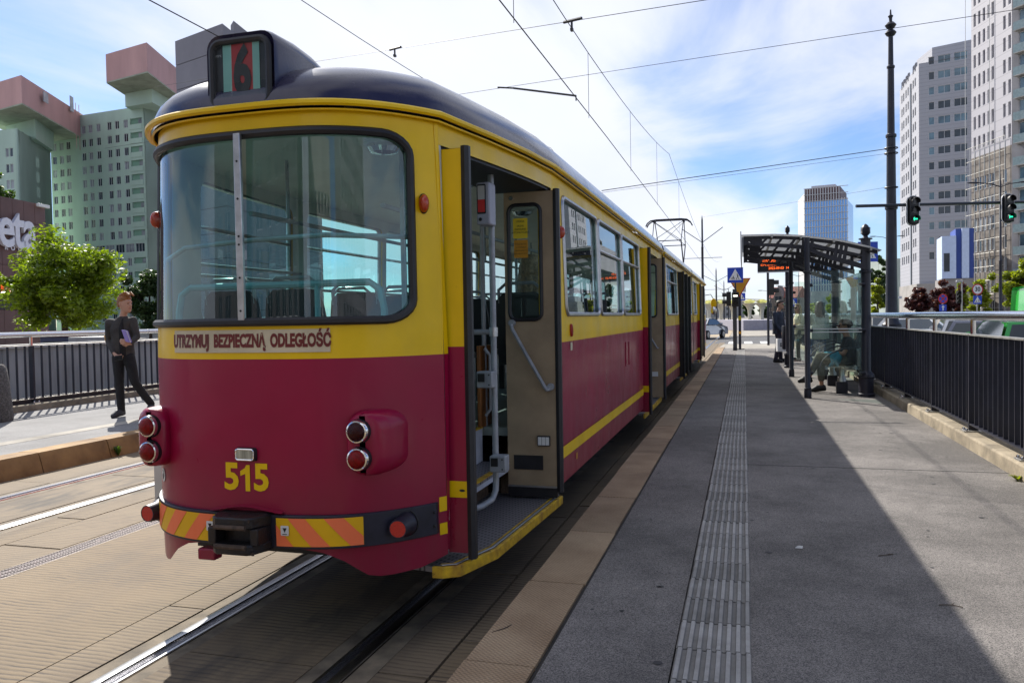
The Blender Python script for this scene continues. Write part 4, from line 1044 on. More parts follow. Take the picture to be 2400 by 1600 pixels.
for (x, z) in ((0.785, 1.61), (1.055, 1.165)): MB().lathe([(0.026, 0.0), (0.022, 0.03)], 14, (x, 1.985, z), '-y').build('handle_mount', M_GREYP, l2)
rfl = MB().box(0.955, 1.045, 1.965, 1.99, 0.755, 0.825).build('reflector_strip', M_RUB, l2, bevel=0.004)
for k in range(3): MB().box(0.962+k*0.027, 0.986+k*0.027, 1.962, 1.966, 0.762, 0.818).build('reflector_cell', M_WHITE, rfl, False)
MB().box(0.78, 0.99, 1.984, 1.991, 0.585, 0.685).build('step_slot', M_RUB, l2, False)
MB().lathe([(0.018, 0), (0.014, 0.008)], 14, (0.79, 1.988, 2.475), '-y').build('door_lock', M_CHROME, l2)
stA = MB().poly(*[(x, 1.992, z) for x, z in rrect(0.80, 0.905, 2.195, 2.335, 0.008, 2)]).build('yellow_notice', pm('notice yellow', (0.75, 0.55, 0.02), 0.4, var=0.04), l2, False)
for k, s_ in enumerate(('UWAGA', 'DRZWI', 'ZAMYKANE', 'AUTOMATYCZNIE')):
    text('notice_lettering', s_, M_BLACK, stA, (0.8525, 1.990, 2.312-k*0.022-(0.01 if k else 0)), 0.019, sx=0.8)
stB = MB().poly(*[(x, 1.992, z) for x, z in rrect(0.805, 0.905, 2.06, 2.185, 0.006, 2)]).build('orange_notice', pm('notice orange', (0.55, 0.25, 0.01), 0.4, var=0.04), l2, False)
for k, s_ in enumerate(('PROSZĘ NIE STAĆ', 'NA STOPNIACH', 'UNIEMOŻLIWIA TO', 'ZAMKNIĘCIE DRZWI')):
    text('notice_lettering', s_, M_BLACK, stB, (0.855, 1.990, 2.155-k*0.022), 0.013, sx=0.8)
l2b = leaf(0.955, 1.06, 2.08, -1, (0.465, 2.515), False, M_YEL, M_MAR, 0)
MB().prism([(0.62, 0.54)] + [(hw(y)-0.045, y) for y in np.linspace(0.54, 2.06, 8)] + [(0.62, 2.06)], 2.525, 2.545, 'z').build('door_lintel', M_RUB, tram, False)
for (a, b_, dark) in ((6.95, 9.05, 0), (12.95, 15.2, 1), (19.4, 21.6, 0)):
    hi = M_YEL; 
    x0, x1 = 0.80, 1.14
    q = leaf(0.93, 1.15, a+0.06, -1, (0.40, 2.52), False, M_BLACK if dark else M_YEL, M_BLACK if dark else M_MAR)
    if not dark: MB().box(0.935, 1.149, a+0.0575, a+0.06, 0.66, 0.74).build('waist_stripe', M_YEL, q, False)
    q2 = leaf(0.80, 1.15, b_-0.12, -1, (0.40, 2.52), True, M_BLACK if dark else M_BEIGE, M_BLACK if dark else M_BEIGE)
    if not dark:
        MB().tube([(0.86, b_-0.155, 1.50), (1.07, b_-0.16, 1.15), (1.09, b_-0.155, 1.16)], 0.013, 6).build('door_handle', M_GREYP, q2)
        MB().box(0.98, 1.07, b_-0.14, b_-0.118, 0.72, 0.79).build('reflector_strip', M_WHITE, q2, False)
    if dark:
        q3 = leaf(0.93, 1.15, (a+b_)/2-0.02, -1, (0.40, 2.52), False, M_BLACK, M_BLACK)

# grab pole in the rear doorway with its boxes
gp = MB().tube([(0.85, 1.34, 2.55), (0.85, 1.34, 0.66), (0.85, 1.33, 0.58), (0.84, 1.29, 0.53), (0.80, 1.20, 0.505), (0.72, 1.02, 0.50)], 0.019, 10).build('grab_pole', M_GREYP, tram)
tv = MB().box(0.80, 0.885, 1.20, 1.325, 2.205, 2.46).build('ticket_validator', pm('validator grey', (0.36, 0.36, 0.42), 0.45, var=0.06), gp, bevel=0.01)
MB().poly(*[(x, 1.198, z) for x, z in rrect(0.806, 0.862, 2.27, 2.448, 0.008, 3)]).build('validator_bezel', M_BLACK, tv, False)
MB().poly((0.812, 1.196, 2.28), (0.856, 1.196, 2.28), (0.856, 1.196, 2.355), (0.812, 1.196, 2.355)).build('validator_panel', pm('validator red', (0.6, 0.02, 0.02), 0.3, var=0.05), tv, False)
MB().poly((0.812, 1.196, 2.356), (0.856, 1.196, 2.356), (0.856, 1.196, 2.438), (0.812, 1.196, 2.438)).build('validator_panel', pm('validator pale', (0.45, 0.43, 0.42), 0.4, var=0.05), tv, False)
MB().lathe([(0.011, 0), (0.009, 0.004)], 14, (0.825, 1.199, 2.238), '-y').build('validator_button', M_BLACK, tv)
for (x, z) in ((0.80, 1.27), (0.875, 0.755)):
    bx_ = MB().box(x-0.035, x+0.065, 1.245, 1.335, z-0.05, z+0.05).build('sensor_box', M_GREYP, gp, bevel=0.006)
    MB().box(x-0.025, x+0.018, 1.238, 1.246, z-0.012, z+0.038).build('sensor_window', M_BLACK, bx_, False)
    for zz in (-0.03, 0.03): MB().lathe([(0.005, 0), (0.004, 0.003)], 8, (x+0.045, 1.245, z+zz), '-y').build('screw', M_BLACK, bx_)
MB().tube([(0.52, 1.34, 1.56), (0.85, 1.34, 1.56)], 0.017, 8).build('cross_tube', M_GREYP, gp)
MB().lathe([(0.028, -0.028), (0.028, 0.028)], 12, (0.85, 1.34, 1.56)).build('tube_clamp', M_ALU, gp)
for (x, y) in ((0.52, 0.75), (0.52, 2.15), (-0.15, 2.6), (0.42, 4.3), (-0.15, 5.4), (0.52, 6.9), (0.52, 9.1)):
    MB().tube([(x, y, 0.86), (x, y, 2.62)], 0.017, 8).build('grab_pole', M_GREYP, tram)
for x in (-0.42, 0.42): MB().tube([(x, 0.7, 2.28), (x, 9.6, 2.28)], 0.014, 8).build('ceiling_rail', M_GREYP, tram)
for k in range(5):
    for x in (-0.42, 0.42): MB().tube([(x, 1.1+k*2.0, 2.28), (x, 1.1+k*2.0, 2.66)], 0.011, 6).build('rail_hanger', M_GREYP, tram)
# rear window bars, teal handrail
def bar(path, r, mat, name='window_bar'): MB().tube(path, r, 8).build(name, mat, tram)
bar([(-0.74, ry(0.74)+0.10, 2.00), (-0.4, 0.10, 2.03), (0, 0.08, 2.05), (0.4, 0.10, 2.06), (0.74, ry(0.74)+0.1, 2.06)], 0.013, M_GREYP)
bar([(-0.66, 0.36, 1.70), (-0.64, 0.36, 1.80), (-0.58, 0.36, 1.84), (0.50, 0.36, 1.84), (0.56, 0.36, 1.80), (0.58, 0.36, 1.70), (0.58, 0.36, 0.9)], 0.019, M_TEAL, 'rear_handrail')
bar([(-0.66, 0.36, 1.70), (-0.66, 0.36, 0.9)], 0.019, M_TEAL, 'rear_handrail'); bar([(0.20, 0.36, 0.9), (0.20, 0.36, 1.84)], 0.016, M_TEAL, 'rear_handrail')
for (y, a) in ((0.55, 0.98), (0.55, 0.98)): pass
for z in (1.95, 2.02): bar([(-0.99, 0.7, z), (-1.0, 2.2, z)], 0.012, M_GREYP)
for z in (1.9,): bar([(-1.02, 2.3, z), (-1.02, 9.6, z)], 0.012, M_GREYP)
# seats in rows
def seat_mesh(mat):
    c = MB(); rings = []
    c.box(-0.21, 0.21, -0.20, 0.20, 0.42, 0.47); c.box(-0.03, 0.03, -0.03, 0.03, 0.0, 0.42)
    b_ = MB(); rr = []
    for (y, z, w) in ((-0.20, 0.44, 0.20), (-0.23, 0.60, 0.205), (-0.26, 0.80, 0.20), (-0.275, 0.93, 0.18), (-0.28, 0.98, 0.13)): rr.append([(-w, y, z), (w, y, z), (w, y-0.03, z), (-w, y-0.03, z)])
    b_.loops(rr, True, True)
    h = MB().tube([(-0.17, -0.29, 0.90), (-0.17, -0.30, 1.00), (-0.11, -0.30, 1.05), (0.11, -0.30, 1.05), (0.17, -0.30, 1.00), (0.17, -0.29, 0.90)], 0.013, 8)
    return shared(c, 'seat', mat, False), shared(b_, 'seat_back', mat), shared(h, 'seat_handle', M_GREYP)
sc, sb_, sh_ = seat_mesh(M_SEAT)
for y in [1.2, 2.0, 2.8, 3.6, 4.4, 5.2, 6.0, 7.4, 8.2, 9.0, 11.2, 12.2, 16.0, 18.6, 22.6]:
    for x in ((-0.72, -0.28) if y < 10 else (-0.72,)) + ((0.70,) if (2.3 < y < 6.5 or y > 22) else ()):
        s_ = inst('seat', sc, tram, (x, y, 0.86)); inst('seat_back', sb_, s_); inst('seat_handle', sh_, s_)
wp = MB().box(0.50, 0.53, 2.03, 2.40, 0.86, 1.45).build('wood_screen', M_WOOD, tram, False, 0.006)
MB().tube([(0.56, 2.04, 0.95), (0.60, 2.04, 1.0), (0.60, 2.04, 1.38), (0.56, 2.04, 1.43)], 0.012, 8).build('screen_handle', M_GREYP, wp)
for y in (0.95, 2.3, 4.0, 5.8, 7.6, 9.0):
    lm = MB().lathe([(0.10, 0.0), (0.10, -0.03), (0.08, -0.055), (0.03, -0.065), (0.001, -0.066)], 18, (0.32, y, 2.68)).build('ceiling_lamp', M_CHROME, tram)
    MB().lathe([(0.12, 0.002), (0.12, -0.012), (0.1, -0.012)], 18, (0.32, y, 2.68)).build('lamp_ring', M_WHITE, lm)
# pantograph
pg = MB(); yb, zb_ = 23.3, 3.22
pg.tube([(-0.5, yb-0.75, zb_), (0.5, yb-0.75, zb_), (0.5, yb+0.75, zb_), (-0.5, yb+0.75, zb_)], 0.03, 6, closed=True)
for x in (-0.5, 0.5):
    for dy in (-0.6, 0.6): pg.cyl((x, yb+dy, 3.0), (x, yb+dy, zb_), 0.045, 0.035, 8)
pgo = pg.build('pantograph', M_NAVY, tram)
for s in (-1, 1):
    for x in (-0.45, 0.45):
        MB().tube([(x, yb-s*0.12, zb_+0.03), (x, yb+s*0.95, 4.02)], 0.020, 6).build('lower_arm', M_NAVY, pgo)
        MB().tube([(x, yb+s*0.95, 4.02), (x*1.05, yb+s*0.16, 4.72)], 0.014, 6).build('upper_arm', M_NAVY, pgo)
    MB().tube([(-0.45, yb+s*0.95, 4.02), (0.45, yb+s*0.95, 4.02)], 0.016, 6).build('knee_shaft', M_NAVY, pgo)
    MB().tube([(-0.45, yb+s*0.95, 4.02), (0.47, yb+s*0.16, 4.72)], 0.009, 5).build('brace', M_NAVY, pgo)
    MB().tube([(0.45, yb+s*0.95, 4.02), (-0.47, yb+s*0.16, 4.72)], 0.009, 5).build('brace', M_NAVY, pgo)
    MB().tube([(-0.74, yb+s*0.16, 4.58), (-0.69, yb+s*0.16, 4.68), (-0.58, yb+s*0.16, 4.76), (-0.40, yb+s*0.16, 4.785), (0.40, yb+s*0.16, 4.785), (0.58, yb+s*0.16, 4.76), (0.69, yb+s*0.16, 4.68), (0.74, yb+s*0.16, 4.58)], 0.022, 6).build('contact_bar', M_NAVY, pgo)
for x in (-0.47, 0.47): MB().box(x-0.03, x+0.03, yb-0.2, yb+0.2, 4.70, 4.775).build('bar_carrier', M_NAVY, pgo, False)
MB().box(-0.35, 0.35, 17.7, 19.0, 3.02, 3.22).build('roof_box', M_ROOF, tram, bevel=0.03)
# small things on the side: release button, labels, hatch, mirror at the far end
ob_ = MB(); ob_.loops([[side(1, h)(2.5+0.022*q*math.cos(a), 1.545+0.048*q*math.sin(a)) for a in np.linspace(0, 2*math.pi, 21)[:-1]] for q, h in ((1, 0), (1, 0.012), (0.85, 0.018), (0.6, 0.018), (0.55, 0.008), (0.01, 0.008))], True, True); ob_.build('door_button', pm('button red', (0.35, 0.015, 0.015), 0.4), tram)
strip('side_label', side(1, 0.004), 2.47, 2.54, 1.395, 1.455, M_CREAM)
strip('side_label', side(1, 0.004), 2.64, 2.67, 0.55, 0.60, M_HAZY)
MB().tube([side(1, 0.003)(y, z) for y, z in ((5.35, 1.10), (5.6, 1.10), (5.6, 1.36), (5.35, 1.36))], 0.006, 5, closed=True).build('service_hatch', M_MAR, tram)
mir = MB().lathe([(0.01, -0.05), (0.14, -0.04), (0.15, 0.02), (0.01, 0.05)], 16, (1.30, 26.0, 2.05), 'y', 0.7, 1.25).build('wing_mirror', M_YEL, tram)
MB().tube([(1.0, 26.0, 2.35), (1.2, 26.0, 2.38), (1.30, 26.0, 2.2)], 0.014, 6).build('mirror_arm', M_RUB, mir)
mir2 = MB().lathe([(0.12, -0.055), (0.13, -0.05), (0.13, 0.0)], 16, (1.30, 26.0, 1.80), 'y', 0.8, 1.1).build('wing_mirror', M_CHROME, tram)
# ------------------------------------------------------------------ near platform furniture
M_POSTN = pm('dark blue-black post paint', (0.016, 0.017, 0.030), 0.42, var=0.2, vs_=6, bump=0.05, bs=40)
M_POLISH = pm('polished stainless', (0.68, 0.68, 0.70), 0.12, 1.0, var=0.05, vs_=30)
M_GALV = pm('galvanised steel', (0.48, 0.47, 0.44), 0.45, 0.8, var=0.15, vs_=14)
def WB(mb, name, mat, rt, **kw):
    """a part given in world coordinates, placed under its (unrotated) root"""
    return mb.build(name, mat, rt, loc=-Vector(rt.location), **kw)

def railing(label, x0, ya, yb, first_post, pitch, zbase, bar_pitch, inward, kick=False, bw=0.030):
    rt = root('railing', label, 'railing', (x0, ya, zbase), 0, 'railings along the two platforms')
    post = shared(MB().box(-0.045, 0.045, -0.018, 0.018, 0.0, 1.0), 'post', M_POSTN, False)
    plate = shared(MB().box(-0.10, 0.10, -0.075, 0.075, 0.0, 0.014), 'base_plate', M_GALV, False)
    boltm = MB()
    boltm.lathe([(0.014, 0.014), (0.014, 0.028), (0.010, 0.036), (0.001, 0.040)], 8)
    bolt = shared(boltm, 'bolt', M_POLISH)
    stub = shared(MB().cyl((0, 0, 1.0), (0, 0, 1.15), 0.026, None, 12), 'stub', M_POLISH)
    y = first_post
    while y < yb:
        if y > ya:
            p = inst('post', post, rt, (0, y-ya, 0)); b = inst('base_plate', plate, p)
            for (dx, dy) in ((-0.075, -0.05), (-0.075, 0.05), (0.075, 0.05), (0.075, -0.05)): inst('bolt', bolt, b, (dx, dy, 0))
            inst('stub', stub, p)
        y += pitch
    barm = shared(MB().box(-bw, bw, -0.006, 0.006, 0.085, 0.985), 'bar', M_POSTN, False)
    y = ya+0.05
    while y < yb:
        d = ((y-first_post) % pitch)
        if 0.04 < d < pitch-0.04: inst('bar', barm, rt, (0, y-ya, 0))
        y += bar_pitch
    L = yb-ya
    MB().box(-0.045, 0.045, 0, L, 0.985, 1.0).build('top_rail', M_GALV, rt, False)
    MB().box(-0.042, 0.042, 0, L, 0.070, 0.085).build('bottom_rail', M_GALV if kick else M_POSTN, rt, False)
    MB().tube([(0, 0, 1.185), (0, L*0.31, 1.185), (0, L, 1.185)], 0.047, 16).build('handrail', M_POLISH, rt)
    for yy in (3.6, 9.7, 15.5, 21.6):
        if yy < L: MB().tube([(0, yy, 1.185), (0, yy+0.012, 1.185)], 0.0485, 16).build('handrail_joint', M_GALV, rt)
    if kick: MB().box(-0.01, 0.01, 0, L, -0.01, 0.10).build('kick_plate', M_POSTN, rt, False)
    return rt
rr_ = railing('railing of close-set dark flat bars with polished handrail beside the tram shelter', 2.25, 3.2, 41.0, 7.45, 1.70, 0.40, 0.155, -1)
rl_ = railing('railing of spaced dark bars on the platform across the tracks', -11.85, 4.0, 40.0, 10.9, 2.0, 0.325, 0.168, 1, True, 0.02)

# shelter
sh = root('tram_shelter', 'dark metal tram shelter with curved ribbed canopy and glass walls', 'shelter', (1.45, 16.3, PZ))
def spost(x, y, r, ztop, finial, rt=None, name='post'):
    rt = rt or sh
    pr = [(r*1.75, PZ), (r*1.75, PZ+0.05), (r*1.55, PZ+0.06), (r*1.5, PZ+0.30), (r*1.75, PZ+0.32), (r*1.7, PZ+0.36), (r*1.15, PZ+0.40), (r, PZ+0.43), (r, 2.28), (r*1.35, 2.29), (r*1.35, 2.32), (r, 2.33), (r, ztop)]
    if not finial: pr = [(r*1.3, PZ), (r*1.3, PZ+0.12), (r*1.15, PZ+0.14), (r*1.3, PZ+0.16), (r, PZ+0.18), (r, 2.28), (r*1.3, 2.29), (r*1.3, 2.32), (r, 2.33), (r, ztop)]
    o = WB(MB().lathe(pr, 16, (x, y, 0)), name, M_POSTN, rt)
    if finial:
        s = r/0.07
        f = [(r*1.4, 0), (r*1.4, 0.02), (r*0.6, 0.03), (r*0.45, 0.06), (r*0.75, 0.08), (r*0.95, 0.12), (r*0.9, 0.17), (r*0.6, 0.22), (r*0.2, 0.25), (0.001, 0.255)]
        mb = MB().lathe([(a, ztop+b) for a, b in f], 14, (x, y, 0))
        fo = mb.build('finial', M_POSTN, o)
        for k in range(5):
            MB().tube([(x+r*0.97*math.cos(t), y+r*0.97*math.sin(t), ztop+0.10+k*0.022+0.004*math.sin(6*t)) for t in np.linspace(0, 2*math.pi, 13)[:-1]], 0.006, 4, closed=True).build('finial_scale', M_POSTN, fo)
    return o
spost(0.98, 13.70, 0.045, 2.86, False); spost(0.98, 18.30, 0.045, 2.86, False)
spost(1.90, 14.05, 0.075, 2.82, True); spost(1.90, 18.60, 0.075, 2.82, True)
topx = [0.0, 0.5, 0.9, 1.5, 1.85, 2.06]; topz = [2.945, 2.935, 2.90, 2.80, 2.70, 2.63]
botx = [0.0, 0.3, 0.6, 0.98, 1.3, 1.9]; botz = [2.80, 2.765, 2.74, 2.70, 2.55, 2.36]
tz = lambda x: float(np.interp(x, topx, topz)); bz = lambda x: float(np.interp(x, botx, botz))
def rib(y):
    def chord(f, x0, x1, w0, w1, name):
        n = 14; rings = []
        for i in range(n+1):
            x = x0+(x1-x0)*i/n; z = f(x); w = w0+(w1-w0)*i/n
            rings.append([(x, y-0.012, z-w), (x, y+0.012, z-w), (x, y+0.012, z), (x, y-0.012, z)])
        return MB().loops(rings, True, True)
    o = WB(chord(tz, 0.0, 2.06, 0.05, 0.06, 'rib'), 'rib', M_POSTN, sh, smooth=False)
    chord(lambda x: bz(x)+0.05, 0.05, 1.9, 0.035, 0.09, 'x').build('lower_chord', M_POSTN, o, False)
    chord(lambda x: (tz(x)+bz(x))/2+0.03, 1.0, 1.88, 0.07, 0.03, 'x').build('mid_chord', M_POSTN, o, False)
    for (x, lean_) in ((0.25, 0.16), (0.5, 0.14), (0.72, 0.12), (0.95, 0.0), (1.05, 0.05), (1.42, 0.05), (1.49, 0.05), (1.56, 0.05), (1.86, 0.0)):
        MB().poly((x-0.03, y-0.013, bz(x)+0.01), (x+0.03, y-0.013, bz(x)+0.01), (x+lean_+0.02, y-0.013, tz(x+lean_)-0.01), (x+lean_-0.03, y-0.013, tz(x+lean_)-0.01)).build('rib_web', M_POSTN, o, False)
    # scalloped front tip
    MB().prism([(0.0, 2.945), (0.0, 2.80), (0.05, 2.81), (0.09, 2.86), (0.16, 2.80), (0.3, 2.83), (0.3, 2.935)], y-0.011, y+0.011, 'y').build('rib_tip', M_POSTN, o, False)
    return o
for y in (13.95, 15.4, 17.05, 18.75): rib(y)
n = 12; rings = []
for i in range(n+1):
    x = -0.03+2.13*i/n; z = tz(min(max(x, 0), 2.06))+0.006 - (0.02 if x > 2.06 else 0); rings.append([(x, 13.8, z), (x, 18.95, z), (x, 18.95, z+0.012), (x, 13.8, z+0.012)])
WB(MB().loops(rings, True, True), 'roof_sheet', sheetmat('canopy sheet', (0.62, 0.63, 0.64), 0.65), sh, smooth=True)
for x in (0.45, 0.9, 1.4, 1.95): WB(MB().box(x-0.015, x+0.015, 13.8, 18.95, tz(x)-0.04, tz(x)+0.002), 'purlin', M_GALV, sh, smooth=False)
WB(MB().box(-0.05, -0.035, 14.2, 17.6, 2.60, 3.06), 'name_board', pm('board grey', (0.3, 0.3, 0.32), 0.5), sh, smooth=False)
G_SHEL = glass('shelter glass', (0.86, 0.94, 0.92), 0.035, dirt=0.06)
def pane(pts, name='glass_panel'):
    o = WB(MB().poly(*pts), name, G_SHEL, sh, smooth=False); return o
def sheet(x0, x1, y0, y1, z0, z1):
    o = WB(MB().box(x0, x1, y0, y1, z0, z1), 'glass_panel', G_SHEL, sh, smooth=False)
    for z in (1.325, 1.375):
        a = 0.003
        MB().box(x0-a, x1+a, y0-a, y1+a, z, z+0.012).build('glass_stripe', pm('frosted stripe', (0.75, 0.77, 0.76), 0.6, var=0.03), o, False)
    return o
sheet(1.06, 1.82, 13.92, 13.93, 0.62, 2.33)
for k in range(3): sheet(1.92, 1.93, 14.2+k*1.46, 14.2+k*1.46+1.43, 0.62, 2.33)
sheet(1.06, 1.82, 18.45, 18.46, 0.62, 2.33)
for (x, y) in ((1.03, 13.9), (1.83, 13.95), (1.03, 18.4), (1.86, 18.5)):
    for z in (0.66, 1.36, 2.1): WB(MB().lathe([(0.022, -0.05), (0.03, -0.02), (0.03, 0.02), (0.022, 0.05)], 10, (x, y, z), 'x'), 'glass_clamp', M_POSTN, sh)
notice = WB(MB().poly((1.915, 15.4, 1.5), (1.915, 16.1, 1.5), (1.915, 16.1, 2.1), (1.915, 15.4, 2.1)), 'timetable', M_WHITE, sh, smooth=False)

# bench under the shelter
be = root('bench', 'slotted metal bench with curved armrests under the shelter canopy', 'bench', (1.62, 16.0, PZ))
for k in range(9): WB(MB().box(1.36+k*0.05, 1.40+k*0.05, 14.45, 17.9, 0.715, 0.735), 'slat', M_GALV, be, smooth=False)
for y in (14.6, 16.1, 17.7):
    o = WB(MB().box(1.50, 1.68, y-0.06, y+0.06, PZ, PZ+0.20), 'leg_socket', M_POSTN, be, bevel=0.01); WB(MB().lathe([(0.075, PZ+0.20), (0.07, PZ+0.25), (0.045, PZ+0.28), (0.042, 0.70)], 14, (1.59, y, 0)), 'leg', M_GALV, be)
for y in (14.42, 15.55, 16.7, 17.93):
    pts = [(1.85-0.62*math.sin(t), y, 0.72+0.34*math.cos(t)) for t in np.linspace(0, math.pi/2, 9)]
    rings = [[(p[0], y-0.03, p[2]-0.012), (p[0], y+0.03, p[2]-0.012), (p[0], y+0.03, p[2]+0.012), (p[0], y-0.03, p[2]+0.012)] for p in pts]
    WB(MB().loops(rings, True, True), 'armrest', M_POSTN, be)
WB(MB().box(1.82, 1.86, 14.45, 17.9, 0.74, 1.0), 'backrest', M_GALV, be, smooth=False)

# departure display on its own mast
dm_ = root('departure_display', 'departure display with orange dot-matrix text on a mast with acorn finial', 'display', (1.07, 21.4, PZ))
spost(1.07, 21.4, 0.062, 3.62, True, dm_, 'mast')
hb = WB(MB().box(0.34, 1.50, 21.33, 21.47, 2.72, 3.08), 'display_case', M_POSTN, dm_, bevel=0.01)
MB().box(0.37, 1.47, 21.322, 21.331, 2.76, 3.05).build('display_screen', pm('display black', (0.008, 0.008, 0.010), 0.25, var=0.05), hb, False)
MB().box(0.34, 1.50, 21.32, 21.48, 2.70, 2.722).build('case_trim', M_ALU, hb, False)
M_LED = pm('orange led', (0.9, 0.12, 0.01), 0.5, emit=(1.0, 0.13, 0.015, 1.0))
text('display_clock', '2022-09-03  14:', M_LED, hb, (0.86, 21.318, 2.80), 0.085, bold=0.001, spacing=0.95)
for (x0, x1, z) in ((0.46, 0.78, 2.985), (0.42, 0.80, 2.895), (1.25, 1.33, 3.0)):
    mb = MB(); random.seed(3); x = x0
    while x < x1:
        for r_ in range(5):
            if random.random() < 0.6: mb.poly((x, 21.319, z-0.028+r_*0.013), (x+0.010, 21.319, z-0.028+r_*0.013), (x+0.010, 21.319, z-0.018+r_*0.013), (x, 21.319, z-0.018+r_*0.013))
        x += 0.0125
    tag(mb.build('display_dots', M_LED, hb, False), kind='stuff')
# litter bin
lb = root('litter_bin', 'black cylindrical litter bin on a post beside the shelter', 'bin', (1.13, 22.6, PZ))
MB().lathe([(0.05, 0), (0.05, 0.5)], 10).build('stand', M_POSTN, lb); MB().lathe([(0.15, 0.42), (0.16, 0.46), (0.165, 1.02), (0.15, 1.06), (0.14, 1.04), (0.13, 0.98), (0.02, 0.97)], 18).build('bin_body', M_POSTN, lb)

# ---- signals and signs at the end of the platform
M_SIGNB = pm('sign blue', (0.012, 0.06, 0.50), 0.4, var=0.04); M_SIGNW = pm('sign white', (0.80, 0.80, 0.80), 0.4, var=0.03)
M_SIGNR = pm('sign red', (0.55, 0.012, 0.02), 0.4, var=0.04); M_SIGNY = pm('sign yellow', (0.80, 0.36, 0.01), 0.4, var=0.05)
M_SIGNBK = pm('sign back grey', (0.35, 0.36, 0.37), 0.5, 0.4)
M_LAMPOFF = pm('unlit lens', (0.02, 0.02, 0.022), 0.2, var=0.1)
M_GREENL = pm('green signal', (0.0, 0.5, 0.3), 0.3, emit=(0.02, 0.9, 0.45, 1.0)); M_WHITEL = pm('white tram signal', (0.9, 0.9, 0.8), 0.3, emit=(1, 0.97, 0.85, 1.6))
def crossing_sign(parent, x, y, z, s, name='crossing_sign'):
    o = MB().box(x-s, x+s, y-0.006, y+0.006, z-s, z+s).build(name, M_SIGNB, parent, False)
    MB().poly((x-s*0.82, y-0.008, z-s*0.66), (x+s*0.82, y-0.008, z-s*0.66), (x, y-0.008, z+s*0.82)).build('sign_triangle', M_SIGNW, o, False)
    w = MB()   # a walking figure and a bicycle
    yy = y-0.010
    cx_ = x+s*0.28
    w.poly(*[(cx_-s*0.02+s*0.07*math.cos(a), yy, z+s*0.10+s*0.07*math.sin(a)) for a in np.linspace(0, 6.28, 11)[:-1]])
    w.build('figure', M_BLACK, o, False)
    for P in ([(-.06, .03), (.05, .03), (.07, -.25), (-.03, -.25)], [(.05, -.24), (.10, -.26), (.24, -.58), (.17, -.60)], [(-.03, -.24), (.03, -.26), (-.12, -.60), (-.19, -.58)], [(.04, .0), (.20, -.2), (.17, -.23), (.02, -.06)]):
        MB().poly(*[(cx_+s*a, yy, z+s*b) for a, b in P]).build('figure', M_BLACK, o, False)
    bx = x-s*0.28
    for dx in (-0.12, 0.12):
        MB().tube([(bx+s*dx+s*0.10*math.cos(a), yy, z-s*0.45+s*0.10*math.sin(a)) for a in np.linspace(0, 6.28, 13)[:-1]], s*0.018, 4, closed=True).build('figure', M_BLACK, o, False)
    MB().poly((bx-s*0.05, yy, z-s*0.40), (bx+s*0.05, yy, z-s*0.40), (bx+s*0.10, yy, z-s*0.12), (bx, yy, z-s*0.10)).build('figure', M_BLACK, o, False)
    return o
def signal_head(parent, x, y, z, face, n=2, lit=None, s=0.105):
    """face: unit vector (x,y) the lenses look along"""
    fx, fy = face; tx, ty = -fy, fx
    o = MB().obox((x, y, z), (tx*s*1.25, ty*s*1.25, 0), (fx*s*0.8, fy*s*0.8, 0), (0, 0, s*1.3*n)).build('signal_head', M_BLACK, parent, bevel=0.015)
    for k in range(n):
        zc_ = z+s*1.3*(n-1)-k*s*2.6
        c = Vector((x+fx*s*0.8, y+fy*s*0.8, zc_)); t = Vector((tx, ty, 0)); f = Vector((fx, fy, 0)); up_ = Vector((0, 0, 1))
        rings = [[c+f*h+(t*math.cos(a)+up_*math.sin(a))*s*0.95 for a in np.linspace(-0.5, math.pi+0.5, 11)] for h in (0, s*1.5)]
        MB().loops(rings, closed=False).build('visor', M_BLACK, o)
        if lit and k == lit[0] and lit[1] == 'bar': MB().obox(c+f*0.012, t*s*0.75, f*0.003, up_*s*0.28).build('signal_lens', M_WHITEL, o, False)
        else: MB().poly(*[c+f*0.012+(t*math.cos(a)+up_*math.sin(a))*s*0.85 for a in np.linspace(0, 6.28, 17)[:-1]]).build('signal_lens', M_LAMPOFF, o, False)
    return o
q = atZ(1723, 821, PZ)
ts = root('tram_signal', 'tram signal mast with lit white bar and a blue crossing sign', 'signal', (q.x, q.y, PZ))
MB().box(-0.075, 0.075, -0.075, 0.075, 0, 2.35).build('mast', pm('mast grey', (0.05, 0.055, 0.06), 0.45, var=0.1), ts, False, 0.01)
MB().box(-0.08, 0.08, -0.08, 0.08, 0, 0.12).build('mast_foot', M_POSTN, ts, False, 0.01)
crossing_sign(ts, 0.03, -0.09, 3.15-PZ, 0.29)
signal_head(ts, 0.03, -0.13, 1.95, (0.0, -1.0), 2, (0, 'bar')); signal_head(ts, -0.22, 0.05, 1.98, (-1.0, 0.0), 2)
MB().cyl((0.03, 0.0, 2.3), (0.03, 0.0, 3.1), 0.03, None, 8).build('sign_bracket', M_POSTN, ts)
q2_ = Vector((q.x+0.18, q.y+0.55, PZ))
yp = root('yield_sign', 'yellow yield triangle on a dark post behind the tram signal mast', 'sign', q2_)
MB().box(-0.05, 0.05, -0.05, 0.05, 0, 2.75).build('post', M_POSTN, yp, False)
MB().poly((-0.42, -0.06, 2.78), (0.42, -0.06, 2.78), (0, -0.06, 2.05)).build('sign_plate', M_SIGNR, yp, False)
MB().poly((-0.36, -0.064, 2.745), (0.36, -0.064, 2.745), (0, -0.064, 2.12)).build('sign_face', M_SIGNY, yp, False)
for z in (1.15, 0.62): MB().box(-0.055, 0.055, -0.058, 0.05, z, z+(0.17 if z > 1 else 0.10)).build('yellow_band', pm('band yellow', (0.75, 0.60, 0.01), 0.5) if z > 1 else M_SIGNY, yp, False)
q = atZ(1733, 806, 0.2); q = atD(1734, 790, 44); 
